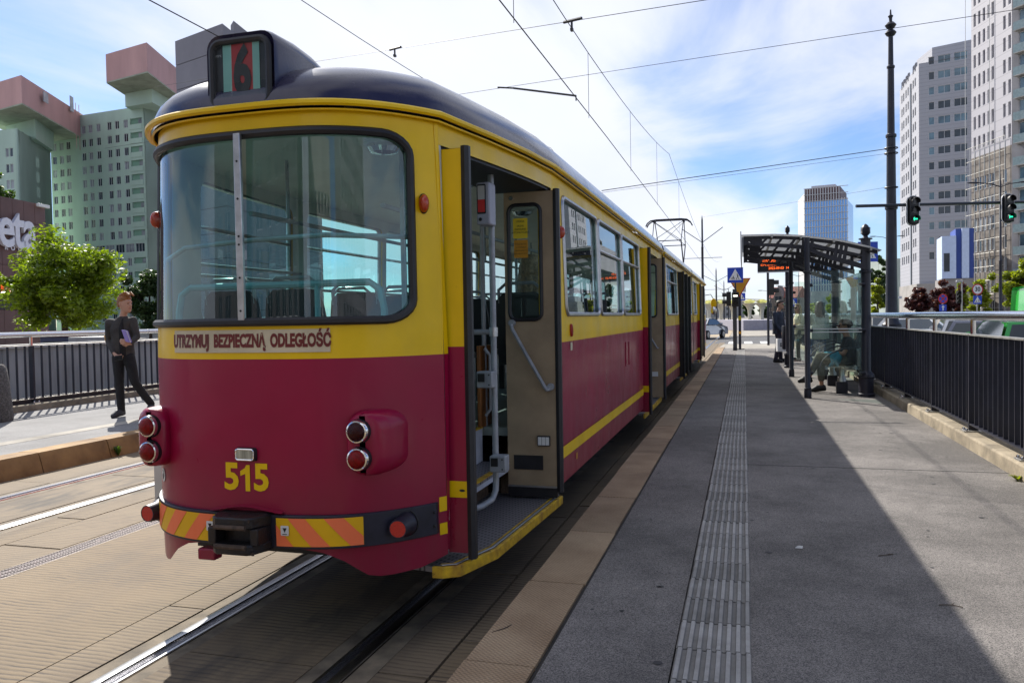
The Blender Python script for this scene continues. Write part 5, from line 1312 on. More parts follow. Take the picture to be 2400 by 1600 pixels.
cs = root('crossing_sign_post', 'post with a small white plate above a blue crossing sign', 'sign', (q.x, q.y, 0.0))
MB().cyl((0, 0, 0), (0, 0, 3.1), 0.045, None, 8).build('post', M_POSTN, cs); crossing_sign(cs, 0.10, -0.06, 2.62, 0.21); MB().box(-0.12, 0.34, -0.066, -0.054, 2.87, 3.2).build('plate', pm('pale plate', (0.5, 0.5, 0.5), 0.5), cs, False)
q = atZ(1801, 809, 0.12)
pl2 = root('pedestrian_signal', 'pedestrian signal on a dark post seen edge-on beyond the waiting man', 'signal', (q.x, q.y, 0.1))
MB().cyl((0, 0, 0), (0, 0, 4.2), 0.06, None, 10).build('post', M_POSTN, pl2)
signal_head(pl2, 0.16, 0.0, 2.85, (1.0, 0.0), 2, None, 0.15)

# ---- the tall mast by the road with its signal arm, and the overhead line
q = atD(2090, 760, 25.2)
LP = Vector((q.x, q.y, 0))
lp = root('catenary_mast', 'tall tapered dark catenary mast with rings and urn finial', 'mast', LP)
MB().lathe([(0.30, 0), (0.30, 0.9), (0.33, 0.95), (0.27, 1.05), (0.29, 1.25), (0.22, 1.35), (0.185, 1.5), (0.165, 3.0), (0.155, 4.85), (0.19, 4.88), (0.19, 4.95), (0.145, 5.0), (0.13, 7.1), (0.16, 7.13), (0.16, 7.2), (0.11, 7.24), (0.095, 9.25), (0.12, 9.28), (0.12, 9.33), (0.08, 9.37), (0.07, 10.3)], 20).build('shaft', M_POSTN, lp)
MB().lathe([(0.07, 10.25), (0.12, 10.28), (0.17, 10.36), (0.12, 10.43), (0.06, 10.46), (0.12, 10.52), (0.17, 10.60), (0.10, 10.68), (0.045, 10.72), (0.05, 10.82), (0.08, 10.88), (0.03, 10.93), (0.02, 11.08)], 16).build('finial', M_POSTN, lp)
MB().box(0.15, 0.26, -0.21, -0.20, 2.05, 2.13).build('number_plate', M_SIGNW, lp, False)
M_ARMG = pm('signal arm grey', (0.055, 0.06, 0.07), 0.4, 0.3, var=0.1)
DIRA = (CR*0.985 + FW*0.02); DIRA.z = 0; DIRA.normalize()
zarm = 4.96
MB().tube([DIRA*-1.15+Vector((0, -0.2, zarm)), DIRA*9.0+Vector((0, -0.2, zarm+0.10))], 0.05, 8).build('signal_arm', M_ARMG, lp)
def road_signal(px, py, label, rnd):
    c = atD(px, py, 24.8)
    o = root('traffic_light', label, 'traffic light', c)
    o.rotation_euler = (0, 0, math.atan2(CR.y, CR.x))
    st_ = rrect(-0.20, 0.20, -0.47, 0.47, 0.19, 8)
    MB().prism(st_, -0.02, 0.02, 'y').build('backboard', M_BLACK, o)
    MB().tube([(x, -0.022, z) for x, z in rrect(-0.19, 0.19, -0.46, 0.46, 0.18, 8)], 0.012, 6, closed=True).build('white_border', M_SIGNW, o)
    MB().box(-0.14, 0.14, -0.14, -0.02, -0.42, 0.42).build('housing', M_BLACK, o, bevel=0.03)
    for k, z in enumerate((0.27, 0.0, -0.27)):
        rings = [[(0.115*math.cos(a), y_, z+0.115*math.sin(a)) for a in np.linspace(-0.4, math.pi+0.4, 12)] for y_ in (-0.14, -0.28)]
        MB().loops(rings, closed=False).build('visor', M_BLACK, o)
        MB().poly(*[(0.10*math.cos(a), -0.145, z+0.10*math.sin(a)) for a in np.linspace(0, 6.28, 20)[:-1]]).build('lens', M_LAMPOFF, o, False)
        if k == 2:
            MB().poly((-0.085, -0.150, z), (-0.01, -0.150, z+0.06), (-0.01, -0.150, z+0.022), (0.08, -0.150, z+0.022), (0.08, -0.150, z-0.022), (-0.01, -0.150, z-0.022), (-0.01, -0.150, z-0.06)).build('green_arrow', M_GREENL, o, False)
    MB().cyl((0, 0.02, 0.05), (0, 0.14, 0.05), 0.03, None, 8).build('clamp', M_ARMG, o)
    return o
road_signal(2139, 494, 'traffic light with green arrow hanging beside the tall catenary mast', 0)
road_signal(2361, 489, 'traffic light with green arrow farther along the signal arm from the mast', 0)
# bracket behind the head for the arm is the arm itself; wires
M_WIRE = pm('overhead wire', (0.02, 0.02, 0.025), 0.5, 0.5); M_INSUL = pm('insulator dark', (0.03, 0.03, 0.035), 0.4)
def wire(name, pts, r, label, group='overhead tram wires', mat=None):
    p0 = Vector(pts[0]); mb = MB().tube([Vector(p)-p0 for p in pts], r, 5)
    o = mb.build(name, mat or M_WIRE); o.location = p0; tag(o, label, 'wire', group); return o
def sag(a, b, s, n=14):
    a, b = Vector(a), Vector(b); return [a.lerp(b, i/n) - Vector((0, 0, s*4*(i/n)*(1-i/n))) for i in range(n+1)]
CW = 4.80
cw_ = wire('contact_wire', [(RT, -8, CW), (RT+0.05, 14, CW), (RT-0.05, 44, CW), (RT+0.05, 90, CW+0.1), (RT, 160, CW+0.3)], 0.0075, 'contact wire stretched above the track the tram stands on')
mw = sag((RT, -16, 7.1), (RT, 27, 7.0), 1.35, 24) + sag((RT, 27, 7.0), (RT, 85, 7.2), 1.2, 14)[1:]
wire('messenger_wire', mw, 0.0065, 'sagging messenger wire high above the track of the tram')
wire('contact_wire', [(LT, -8, 5.25), (LT+0.05, 14, 5.25), (LT, 44, 5.25), (LT, 160, 5.3)], 0.0075, 'contact wire above the empty track')
wire('messenger_wire', sag((LT, -16, 7.55), (LT, 27, 7.5), 1.1, 24) + sag((LT, 27, 7.5), (LT, 85, 7.4), 1.2, 12)[1:], 0.0065, 'sagging messenger wire above the empty track')
def mz(x, y):
    P_ = mw; ys = [p[1] for p in P_]; zs = [p[2] for p in P_]; return float(np.interp(y, ys, zs))
for y in (3.5, 8.3, 12.6, 17.5, 23.0, 31): wire('dropper', [(RT, y, CW), (RT, y, mz(RT, y))], 0.004, 'thin vertical dropper between contact and messenger wire over the tram', 'droppers over the tram')
def span(p, q_, label, r=0.005): return wire('span_wire', [p, q_], r, label)
A_ = atY(915, 117, 13.4); B_ = atY(1340, 50, 11.2); d = (B_-A_)
span(A_-d*2.6, B_+d*3.0, 'span wire passing above the destination box of the tram')
A2 = atY(1100, 218, 17.0); B2 = atY(1330, 183, 16.2); d2 = B2-A2
span(A2-d2*6, B2+d2*9, 'long span wire rising across the sky beside the tram roof')
def hanger(c, v, label):
    c = Vector(c); v = Vector(v).normalized()*0.17; o = root('wire_clamp', label, 'clamp', c, 0, 'wire clamps')
    MB().tube([-v*0.9, v*1.1+Vector((0, 0, 0.02))], 0.022, 6).build('clamp_bar', M_INSUL, o)
    MB().tube([(0, 0, 0.02), (0, 0, -0.12)], 0.016, 6).build('clamp_stem', M_INSUL, o)
    MB().box(-0.02, 0.02, -0.03, 0.03, -0.14, -0.10).build('clamp_jaw', M_INSUL, o, False)
hanger(A_+d*0.03, d, 'clamp on the span wire above the empty track'); hanger(B_, d, 'clamp on the span wire above the tram track')
rg = root('registration_arm', 'registration arm pushing the contact wire sideways above the tram roof', 'arm', atY(1200, 205, 16.6))
v0 = atY(1203, 207, 16.6)-rg.location; v1 = atY(1350, 225, 16.2)-rg.location
MB().tube([v0, v1], 0.022, 6).build('arm_tube', M_INSUL, rg); MB().tube([v1, v1+Vector((0, 0, -0.10))], 0.014, 6).build('arm_clip', M_INSUL, rg); MB().tube([v0+Vector((-0.35, 0, 0.05)), v0], 0.018, 6).build('arm_insulator', M_INSUL, rg)
mt = Vector((LP.x, LP.y, 0))
span(mt+Vector((-0.15, -0.1, 6.75)), atY(1410, 447, 24), 'upper span wire tied to the tall catenary mast', 0.012)
span(mt+Vector((-0.15, -0.1, 6.6)), atY(1400, 453, 25), 'second span wire tied just below to the tall catenary mast', 0.005)
span(mt+Vector((-0.15, -0.1, 5.55)), atY(1640, 510, 60), 'lower span wire tied to the tall catenary mast', 0.005)
span(atD(380, 0, 14), atD(560, 90, 22), 'dark wire sloping down to the roof of the grey slab block', 0.012) if False else None
for z in (6.78, 6.62, 5.55): MB().tube([(0.19*math.cos(a), 0.19*math.sin(a), z) for a in np.linspace(0, 6.28, 13)[:-1]], 0.02, 5, closed=True).build('wire_collar', M_POSTN, lp)
# masts between the tracks beyond the crossing
def far_mast(px, depth, h, label):
    q = atD(px, 760, depth); o = root('catenary_mast', label, 'mast', (q.x, q.y, 0), 0, 'catenary masts between the tracks')
    MB().lathe([(0.28, 0), (0.28, 0.25), (0.17, 0.6), (0.16, h*0.45), (0.19, h*0.45+0.05), (0.13, h*0.45+0.15), (0.12, h*0.75), (0.15, h*0.75+0.05), (0.10, h*0.75+0.15), (0.085, h), (0.02, h+0.5)], 10).build('shaft', M_POSTN, o)
    for s in (-1, 1): MB().tube([(0, 0, h*0.80), (s*2.1, 0, h*0.93)], 0.04, 5).build('bracket_arm', M_POSTN, o); MB().tube([(0, 0, h*0.66), (s*2.0, 0, h*0.66)], 0.03, 5).build('bracket_tube', M_POSTN, o)
    return o
far_mast(1648, 84, 11.6, 'tallest catenary mast rising behind the tram pantograph')
for px_, dd in ((1679.5, 128), (1697.5, 175), (1708, 225), (1713, 262), (1718, 310)): far_mast(px_, dd, 8.7, 'slim catenary mast in the row beyond the crossing')
# ------------------------------------------------------------------ trees
M_BARK = pm('bark', (0.075, 0.055, 0.04), 0.9, var=0.3, vs_=9, bump=0.8, bs=25, stretch=(1, 1, 0.3))
LEAF = {'maple': leafmat('maple leaves', (0.10, 0.15, 0.012), (0.19, 0.25, 0.016), 0.5),
        'dark': leafmat('dark leaves', (0.022, 0.05, 0.016), (0.045, 0.085, 0.022), 0.3),
        'lime': leafmat('yellow green leaves', (0.15, 0.20, 0.02), (0.26, 0.27, 0.025), 0.45),
        'plum': leafmat('purple plum leaves', (0.045, 0.012, 0.016), (0.11, 0.03, 0.03), 0.3),
        'mid': leafmat('mid green leaves', (0.05, 0.10, 0.02), (0.09, 0.15, 0.025), 0.4)}
def crown_mesh(name, kind, rx, rz, n_leaf, leaf, seed, n_cl=60, shape='round', ry=None):
    rs = np.random.RandomState(seed); ry = ry or rx
    # branch-end clumps spread through the volume, more of them towards the outside
    d = rs.normal(size=(n_cl, 3)); d /= np.linalg.norm(d, axis=1)[:, None]
    rad = rs.uniform(0.25, 1.0, n_cl)**0.55
    C = d*rad[:, None]*np.array([rx, ry, rz])*rs.uniform(0.80, 1.06, (n_cl, 1))
    lump = 0.86 + 0.20*np.sin(3*np.arctan2(d[:, 1], d[:, 0])+seed)*np.cos(2.5*d[:, 2]+seed*0.7) + 0.14*np.sin(5*np.arctan2(d[:, 0], d[:, 2])+seed*1.9)
    C *= lump[:, None]
    if shape == 'cone':
        t = (C[:, 2]+rz)/(2*rz); C[:, 0] *= 1.15-0.8*t; C[:, 1] *= 1.15-0.8*t
    cr = rs.uniform(0.14, 0.31, n_cl)*rx
    k = rs.randint(0, n_cl, n_leaf)
    o = rs.normal(size=(n_leaf, 3)); o /= np.linalg.norm(o, axis=1)[:, None]
    P = C[k] + o*(rs.uniform(0, 1, n_leaf)**0.45*cr[k])[:, None]*np.array([1, 1, 0.75])
    s = leaf*rs.uniform(0.6, 1.3, n_leaf)
    a = rs.normal(size=(n_leaf, 3)); a[:, 2] *= 0.6; a /= np.linalg.norm(a, axis=1)[:, None]
    nrm = o*0.6 + rs.normal(size=(n_leaf, 3))*0.6 + np.array([0, 0, 0.5]); b = np.cross(nrm, a); b /= np.linalg.norm(b, axis=1)[:, None]+1e-9
    up = np.cross(a, b)
    V = np.empty((n_leaf, 4, 3)); A = a*s[:, None]; B = b*(s*0.42)[:, None]; U = up*(s*0.14)[:, None]
    V[:, 0] = P-A; V[:, 1] = P+B+U; V[:, 2] = P+A; V[:, 3] = P-B+U
    me = bpy.data.meshes.new(name); me.vertices.add(n_leaf*4); me.vertices.foreach_set('co', V.reshape(-1))
    me.loops.add(n_leaf*4); me.loops.foreach_set('vertex_index', np.arange(n_leaf*4, dtype=np.int32))
    me.polygons.add(n_leaf); me.polygons.foreach_set('loop_start', np.arange(0, n_leaf*4, 4, dtype=np.int32)); me.polygons.foreach_set('loop_total', np.full(n_leaf, 4, dtype=np.int32))
    me.update(); me.validate(); me.materials.append(LEAF[kind])
    return me, C
def tree(label, loc, rx, rz, zc, kind, n_leaf, leaf, seed, n_cl=60, shape='round', name='tree', group=None, tr=None):
    o = root(name, label, 'tree', loc, 0, group)
    me, C = crown_mesh('crown', kind, rx, rz, n_leaf, leaf, seed, n_cl, shape)
    c = inst('crown', me, o, (0, 0, zc))
    r0 = tr or max(0.05, rx*0.05)
    mb = MB().tube([(0, 0, 0), (0.04, 0.02, zc*0.4), (-0.03, 0.03, zc*0.75), (0.02, 0, zc+rz*0.3)], [r0*1.3, r0, r0*0.85, r0*0.3], 8)
    tk = mb.build('trunk', M_BARK, o)
    rs = np.random.RandomState(seed+5)
    for k in rs.choice(len(C), min(9, len(C)), replace=False):
        p = Vector(C[k])*0.85 + Vector((0, 0, zc)); z0 = max(zc-rz*0.7, zc*0.45)*rs.uniform(0.95, 1.2)
        MB().tube([(0, 0, z0), (p.x*0.4, p.y*0.4, z0+(p.z-z0)*0.5), tuple(p)], [r0*0.5, r0*0.32, r0*0.1], 5).build('limb', M_BARK, tk)
    return o
def tree_px(label, px0, px1, pyt, pyb, depth, kind, n_leaf, leaf, seed, zg=0.0, **kw):
    """crown filling the pixel box at the given distance, standing on the ground there"""
    c = atD((px0+px1)/2, (pyt+pyb)/2, depth); w = (px1-px0)/2*depth/FPX; h = (pyb-pyt)/2*depth/FPX
    return tree(label, (c.x, c.y, zg), w*0.93, h*0.93, c.z-zg, kind, n_leaf, leaf, seed, **kw)
tree_px('bright green maple growing behind the concrete wall', -6, 298, 530, 790, 33, 'maple', 19000, 0.12, 61, n_cl=105)
tree_px('dark green tree in the shade before the apartment block', 280, 420, 598, 790, 62, 'dark', 9000, 0.17, 12, n_cl=60)
tree_px('pointed dark green tree behind the brown shop building', -60, 48, 395, 560, 95, 'mid', 5000, 0.24, 13, n_cl=50, shape='cone')
tree_px('purple-leaved plum tree before the white tower', 2118, 2198, 660, 752, 62, 'plum', 5000, 0.15, 14, n_cl=45)
tree_px('larger purple plum tree beside the no-stopping sign', 2172, 2262, 652, 748, 60, 'plum', 6000, 0.15, 15, n_cl=55)
tree_px('slender yellow-green tree beside the plum trees', 2222, 2282, 640, 752, 66, 'lime', 3500, 0.15, 16, n_cl=30, shape='cone')
tree_px('yellow-green tree behind the speed limit sign', 2262, 2330, 638, 748, 64, 'lime', 4500, 0.16, 17, n_cl=40, shape='cone')
tree_px('tall yellow-green tree beside the green van', 2338, 2452, 585, 745, 48, 'lime', 7500, 0.14, 18, n_cl=70)
tree_px('reddish tree mixed into the yellow-green tree', 2372, 2460, 640, 720, 54, 'plum', 3500, 0.14, 19, n_cl=30)
tree_px('tall deep green tree behind the catenary mast', 2030, 2086, 598, 745, 120, 'dark', 6000, 0.3, 20, n_cl=50)
tree_px('young yellow-green tree beside the catenary mast', 2032, 2082, 645, 748, 58, 'lime', 3000, 0.15, 21, n_cl=28, shape='cone')
tree_px('yellow-green tree seen through the shelter glass', 1894, 1932, 690, 775, 70, 'lime', 3500, 0.17, 22, n_cl=30)
tree_px('second yellow-green tree seen through the shelter glass', 1930, 1972, 672, 772, 74, 'lime', 3500, 0.17, 23, n_cl=32)
tree_px('dark bushy tree beyond the far canopy', 1738, 1772, 702, 752, 330, 'dark', 3000, 0.6, 24, n_cl=24)
tree_px('round grey-green tree beyond the far canopy', 1772, 1812, 708, 752, 345, 'dark', 3000, 0.6, 25, n_cl=24)
# the small weed in the kerb joint and the grass tuft by the upstand
def tuft(label, loc, n, h, spread, seed, kind='mid'):
    rs = np.random.RandomState(seed); o = root('weed', label, 'weed', loc)
    for k in range(n):
        a = rs.uniform(0, 6.28); l = h*rs.uniform(0.6, 1.1); s = spread*rs.uniform(0.3, 1); w = 0.010*rs.uniform(0.7, 1.4)
        d = Vector((math.cos(a), math.sin(a), 0)); t = Vector((-d.y, d.x, 0))*w
        MB().poly(-t*0.4, t*0.4, d*s*0.5+Vector((0, 0, l*0.7))+t, d*s+Vector((0, 0, l*0.8)), d*s*0.5+Vector((0, 0, l*0.7))-t).build('leaf', LEAF[kind], o, False)
    return o
tuft('green weed growing from a kerb joint by the track', (-7.59, 8.2, 0.0), 22, 0.16, 0.13, 3)
tuft('dry grass tuft at the foot of the concrete upstand', (2.10, 7.25, PZ), 26, 0.05, 0.09, 4, 'lime')

# ------------------------------------------------------------------ cars
M_TYRE = pm('tyre', (0.015, 0.015, 0.016), 0.8, var=0.1); M_RIM = pm('wheel rim', (0.4, 0.4, 0.42), 0.3, 0.9)
M_CARGLASS = pm('car glass', (0.02, 0.03, 0.035), 0.06, var=0.05, coat=0.5); M_TAIL = pm('tail lamp', (0.4, 0.01, 0.012), 0.2, coat=0.5)
M_HEADL = pm('head lamp', (0.6, 0.62, 0.64), 0.1, coat=0.6)
def car(label, loc, rz, col, kind='hatch', group='cars on the carriageway', zscale=1.0):
    o = root('parked_car' if False else 'car', label, 'car', loc, rz, group)
    paintm = pm('car paint %.2f %.2f %.2f' % col, col, 0.25, 0.2, var=0.05, coat=1.0)
    L, W_ = (4.1, 0.86) if kind == 'hatch' else ((4.5, 0.88) if kind == 'sedan' else (5.3, 0.98))
    if kind == 'van':
        body = [(-2.65, 0.35), (-2.66, 0.9), (-2.60, 1.25), (-2.1, 1.45), (-1.45, 2.25), (-1.1, 2.42), (0, 2.50), (2.55, 2.48), (2.65, 2.35), (2.66, 0.9), (2.62, 0.35)]
        glassp = [(-2.02, 1.42), (-1.45, 2.12), (-1.30, 2.14), (-0.55, 2.14), (-0.55, 1.42)]; wy = (-1.75, 1.65); wr = 0.33
    elif kind == 'sedan':
        body = [(-2.24, 0.30), (-2.26, 0.60), (-2.15, 0.80), (-1.2, 0.95), (-0.45, 1.38), (0.0, 1.44), (0.75, 1.42), (1.45, 1.06), (2.15, 1.00), (2.26, 0.85), (2.25, 0.32)]
        glassp = [(-1.05, 0.97), (-0.42, 1.33), (0.0, 1.38), (0.72, 1.36), (1.32, 1.06), (1.3, 0.99)]; wy = (-1.38, 1.38); wr = 0.31
    else:
        body = [(-2.03, 0.30), (-2.05, 0.62), (-1.95, 0.82), (-1.15, 0.97), (-0.5, 1.42), (-0.1, 1.49), (0.9, 1.48), (1.65, 1.38), (1.95, 0.98), (2.05, 0.80), (2.03, 0.30)]
        glassp = [(-1.0, 0.99), (-0.47, 1.36), (0.0, 1.42), (0.9, 1.41), (1.45, 1.34), (1.72, 1.0)]; wy = (-1.30, 1.30); wr = 0.30
    # rounded body: cross sections pulled in towards the roof
    rings = []
    zmax = max(p[1] for p in body)
    for s, ins in ((-1, 0.12), (-1, 0.03), (-1, 0.0), (1, 0.0), (1, 0.03), (1, 0.12)):
        ring = []
        for (y, z) in body:
            taper = max(0, z-0.95)/max(0.01, zmax-0.95)*(0.22 if kind != 'van' else 0.10) if z > 0.95 else 0
            sh = 1-ins*0.25
            ring.append((s*(W_-taper-ins), y*sh, z-(ins*0.5 if z > 0.6 else -ins*0.3)))
        rings.append(ring)
    MB().loops(rings, True, True).build('body', paintm, o, angle=35)
    def wx(z): return W_-(max(0, z-0.95)/max(0.01, zmax-0.95)*(0.22 if kind != 'van' else 0.10))
    for s in (-1, 1):
        MB().poly(*[(s*(wx(z)+0.006), y, z) for y, z in glassp]).build('side_window', M_CARGLASS, o, False)
        for y in wy:
            w_ = MB().lathe([(wr*0.65, -0.11), (wr*0.95, -0.11), (wr, -0.08), (wr, 0.08), (wr*0.95, 0.11), (wr*0.65, 0.11)], 20, (s*(W_-0.10), y, wr), 'x').build('wheel', M_TYRE, o)
            MB().lathe([(0.02, 0.118), (wr*0.6, 0.113), (wr*0.62, -0.113), (0.02, -0.118)], 16, (s*(W_-0.10), y, wr), 'x').build('rim', M_RIM, w_)
        MB().lathe([(0.02, -0.03), (0.10, -0.02), (0.10, 0.05), (0.03, 0.06)], 8, (s*(W_+0.08), glassp[0][0]+0.25, glassp[0][1]+0.08), 'y', 1.0, 0.7).build('door_mirror', paintm, o)
    # windscreens follow the body line, a little proud
    def band(i0, i1, name):
        (ya, za), (yb, zb) = body[i0], body[i1]
        d = Vector((0, yb-ya, zb-za)).normalized(); nn = Vector((0, -d.z, d.y)); nn = nn if nn.z > 0 else -nn
        a = 0.12; pts = []
        for t, s in ((a, -1), (a, 1), (1-a*0.5, 1), (1-a*0.5, -1)):
            y, z = ya+(yb-ya)*t, za+(zb-za)*t; p = Vector((s*(wx(z)-0.09), y, z)) + nn*0.008
            pts.append(p)
        MB().poly(*pts).build(name, M_CARGLASS, o, False)
    if kind == 'hatch': band(3, 4, 'windscreen'); band(7, 8, 'rear_screen')
    elif kind == 'sedan': band(3, 4, 'windscreen'); band(6, 7, 'rear_screen')
    else: band(3, 4, 'windscreen')
    yb_ = body[-2][0]
    for s in (-1, 1):
        MB().box(s*W_*0.68-0.16, s*W_*0.68+0.16, yb_-0.06, yb_+0.015, 0.68 if kind != 'van' else 0.8, 0.86 if kind != 'van' else 1.3).build('tail_lamp', M_TAIL, o, bevel=0.02)
        MB().box(s*W_*0.68-0.17, s*W_*0.68+0.17, body[1][0]-0.012, body[1][0]+0.08, 0.60, 0.74).build('head_lamp', M_HEADL, o, bevel=0.02)
    MB().box(-W_+0.06, W_-0.06, yb_-0.05, yb_+0.03, 0.32, 0.52).build('rear_bumper', pm('bumper plastic', (0.03, 0.03, 0.032), 0.6), o, bevel=0.03)
    MB().box(-0.26, 0.26, yb_+0.012, yb_+0.034, 0.56, 0.67).build('number_plate', M_SIGNW, o, False)
    return o
def car_px(label, px, depth, rz, col, kind, **kw):
    q = atD(px, 745, depth); return car(label, (q.x, q.y, -0.012), rz, col, kind, **kw)
car_px('silver saloon car crossing the tram tracks', 1650, 56, R(160), (0.42, 0.43, 0.46), 'sedan')
car_px('white hatchback seen over the railing', 2262, 27, R(172), (0.72, 0.72, 0.72), 'hatch')
car_px('grey-blue estate car beside the white hatchback', 2322, 21.5, R(160), (0.10, 0.11, 0.16), 'hatch')
car_px('pale silver car roof behind the catenary mast', 2128, 31, R(5), (0.60, 0.62, 0.64), 'sedan')
car_px('dark car behind the mast foot', 2062, 36, R(5), (0.03, 0.035, 0.05), 'hatch')
car_px('bright green delivery van on the carriageway', 2500, 27, R(0), (0.03, 0.48, 0.05), 'van')
car_px('green car low behind the estate car', 2395, 18.5, R(178), (0.02, 0.35, 0.05), 'hatch')

# ------------------------------------------------------------------ road signs and street lamps beyond the railing
def disc(parent, x, y, z, r, mat, name, n=26): return MB().poly(*[(x+r*math.cos(a), y, z+r*math.sin(a)) for a in np.linspace(0, 2*math.pi, n+1)[:-1]]).build(name, mat, parent, False)
def sign_root(label, px, py, depth):
    q = atD(px, py, depth); o = root('road_sign', label, 'road sign', (q.x, q.y, 0.0), math.atan2(CR.y, CR.x)); return o, q.z
o, z = sign_root('round speed limit 30 sign over a blue crossing plate', 2291, 678, 47)
MB().cyl((0, 0.05, 0), (0, 0.05, z+0.3), 0.04, None, 8).build('post', M_GALV, o)
disc(o, 0, -0.0, z, 0.33, M_SIGNR, 'sign_rim'); disc(o, 0, -0.006, z, 0.265, M_SIGNW, 'sign_face'); text('speed_number', '30', M_BLACK, o, (0, -0.012, z), 0.36, bold=0.008, sx=0.9)
crossing_sign(o, 0, 0.0, z-0.62, 0.25)
o, z = sign_root('round blue and red no-stopping sign above a blue arrow plate', 2210, 700, 47)
MB().cyl((0, 0.05, 0), (0, 0.05, z+0.3), 0.04, None, 8).build('post', M_GALV, o)
disc(o, 0, 0, z, 0.29, M_SIGNR, 'sign_rim'); disc(o, 0, -0.006, z, 0.225, M_SIGNB, 'sign_face')
for s in (-1, 1): MB().obox((0, -0.012, z), (0.17*0.98, 0, 0.17*s), (0, 0.002, 0), (-0.022*s, 0, 0.022)).build('sign_cross', M_SIGNR, o, False)
MB().box(-0.21, 0.21, -0.006, 0.006, z-0.73, z-0.34).build('arrow_plate', M_SIGNB, o, False)
MB().poly((0, -0.012, z-0.38), (-0.10, -0.012, z-0.50), (-0.035, -0.012, z-0.50), (-0.035, -0.012, z-0.68), (0.035, -0.012, z-0.68), (0.035, -0.012, z-0.50), (0.10, -0.012, z-0.50)).build('arrow', M_SIGNW, o, False)
q = atD(2034, 590, 24); o = root('crossing_sign_post', 'tall post with blue crossing sign behind the shelter roof', 'sign', (q.x, q.y, 0), math.atan2(CR.y, CR.x))
MB().cyl((0, 0.05, 0), (0, 0.05, q.z+0.3), 0.04, None, 8).build('post', M_POSTN, o); crossing_sign(o, 0, 0, q.z, 0.30)
q = atD(1859, 708, 52); o = root('crossing_sign_post', 'blue crossing sign on a thin post beyond the waiting people', 'sign', (q.x, q.y, 0), math.atan2(CR.y, CR.x))
MB().cyl((0, 0.05, 0), (0, 0.05, q.z+0.3), 0.04, None, 8).build('post', M_POSTN, o); crossing_sign(o, 0, 0, q.z, 0.25)
def street_lamp(label, px, pyt, depth, arm, h=None):
    q = atD(px, pyt, depth); o = root('street_lamp', label, 'street lamp', (q.x, q.y, 0), math.atan2(CR.y, CR.x), 'street lamps'); H_ = q.z
    MB().lathe([(0.14, 0), (0.14, 1.0), (0.09, 1.1), (0.08, H_*0.5), (0.10, H_*0.5+0.05), (0.06, H_*0.5+0.15), (0.045, H_), (0.01, H_+0.6)], 10).build('pole', M_POSTN, o)
    for s in arm:
        MB().tube([(0, 0, H_-0.15), (s*0.5, 0, H_+0.02), (s*1.2, 0, H_+0.10)], 0.03, 6).build('arm', M_POSTN, o)
        MB().lathe([(0.02, -0.45), (0.10, -0.3), (0.12, 0.1), (0.04, 0.35)], 10, (s*1.5, 0, H_+0.11), 'x', 1.0, 0.45).build('lamp_head', M_POSTN, o)
street_lamp('street lamp with two arms before the brown tower', 2345, 432, 46, (-1, 1))
street_lamp('street lamp with two arms behind the tall catenary mast', 2080, 556, 85, (-1, 1))
street_lamp('small street lamp before the tenement gable', 1842, 670, 150, (-1,)); street_lamp('street lamp beside the pedestrian signal', 1806, 682, 120, (-1,))
street_lamp('thin street lamp beside the glass tower', 1872, 645, 110, (-1, 1))
q = atD(2254, 655, 55); o = root('camera_mast', 'thin mast with traffic camera before the blue building', 'mast', (q.x, q.y, 0)); MB().cyl((0, 0, 0), (0, 0, q.z), 0.06, 0.045, 8).build('pole', M_GALV, o); MB().box(-0.35, 0.05, -0.1, 0.1, q.z-0.2, q.z-0.05).build('camera_box', M_ALU, o, bevel=0.02)
signal_head(o, -0.2, 0, 2.6, (0, -1), 3, None, 0.11)
# low fence and hedge line beyond the carriageway
fe = root('fence', 'low dark fence along the verge beyond the carriageway', 'fence', (17.2, 40, 0))
for k in range(60): MB().box(-0.03, 0.03, -20+k*0.8, -19.97+k*0.8, 0.05, 1.05).build('picket', M_POSTN, fe, False)
for z in (0.35, 1.0): MB().box(-0.02, 0.02, -20, 28, z, z+0.04).build('rail', M_POSTN, fe, False)
# ------------------------------------------------------------------ across the tracks
wl_ = root('concrete_wall', 'long stained grey concrete wall behind the far platform railing', 'wall', (-16.2, 18, 0))
for k in range(16): MB().box(-0.15, 0.15, -22+k*3.0, -22+k*3.0+2.985, -0.6, 1.16).build('wall_panel', M_GREYC, wl_, False)
MB().box(-0.22, 0.22, -22, 26, 1.16, 1.24).build('coping', pm('coping concrete', (0.55, 0.53, 0.49), 0.85, var=0.12), wl_, False)
bl = root('concrete_bollard', 'tapered exposed-aggregate concrete bollard on the far platform', 'bollard', (-11.0, 9.35, PL))
MB().lathe([(0.30, 0), (0.31, 0.06), (0.27, 0.55), (0.24, 0.80), (0.20, 0.86), (0.02, 0.88)], 24).build('bollard_body', pm('aggregate concrete', (0.16, 0.15, 0.14), 0.9, var=0.25, vs_=25, bump=0.8, bs=90, speck=0.35, speck_s=70, speck_col=(0.07, 0.065, 0.06)), bl)
MB().lathe([(0.04, 0.87), (0.03, 0.91), (0.01, 0.92)], 10).build('lifting_eye', M_GALV, bl)
def kiosk(label, px0, px1, depth, h, body, trim, name='kiosk', cat='kiosk'):
    a, b = atD(px0, 745, depth), atD(px1, 745, depth); w = (b-a).length
    o = root(name, label, cat, (a.x, a.y, 0), math.atan2((b-a).y, (b-a).x))
    MB().box(0, w, 0, 1.4, 0, h).build('body', body, o, False, 0.02); MB().box(-0.06, w+0.06, -0.1, 1.5, h, h+0.22).build('roof', trim, o, False, 0.02)
    MB().box(0.12, w-0.12, -0.02, 0.0, h*0.45, h*0.85).build('front_panel', M_CARGLASS, o, False)
    return o
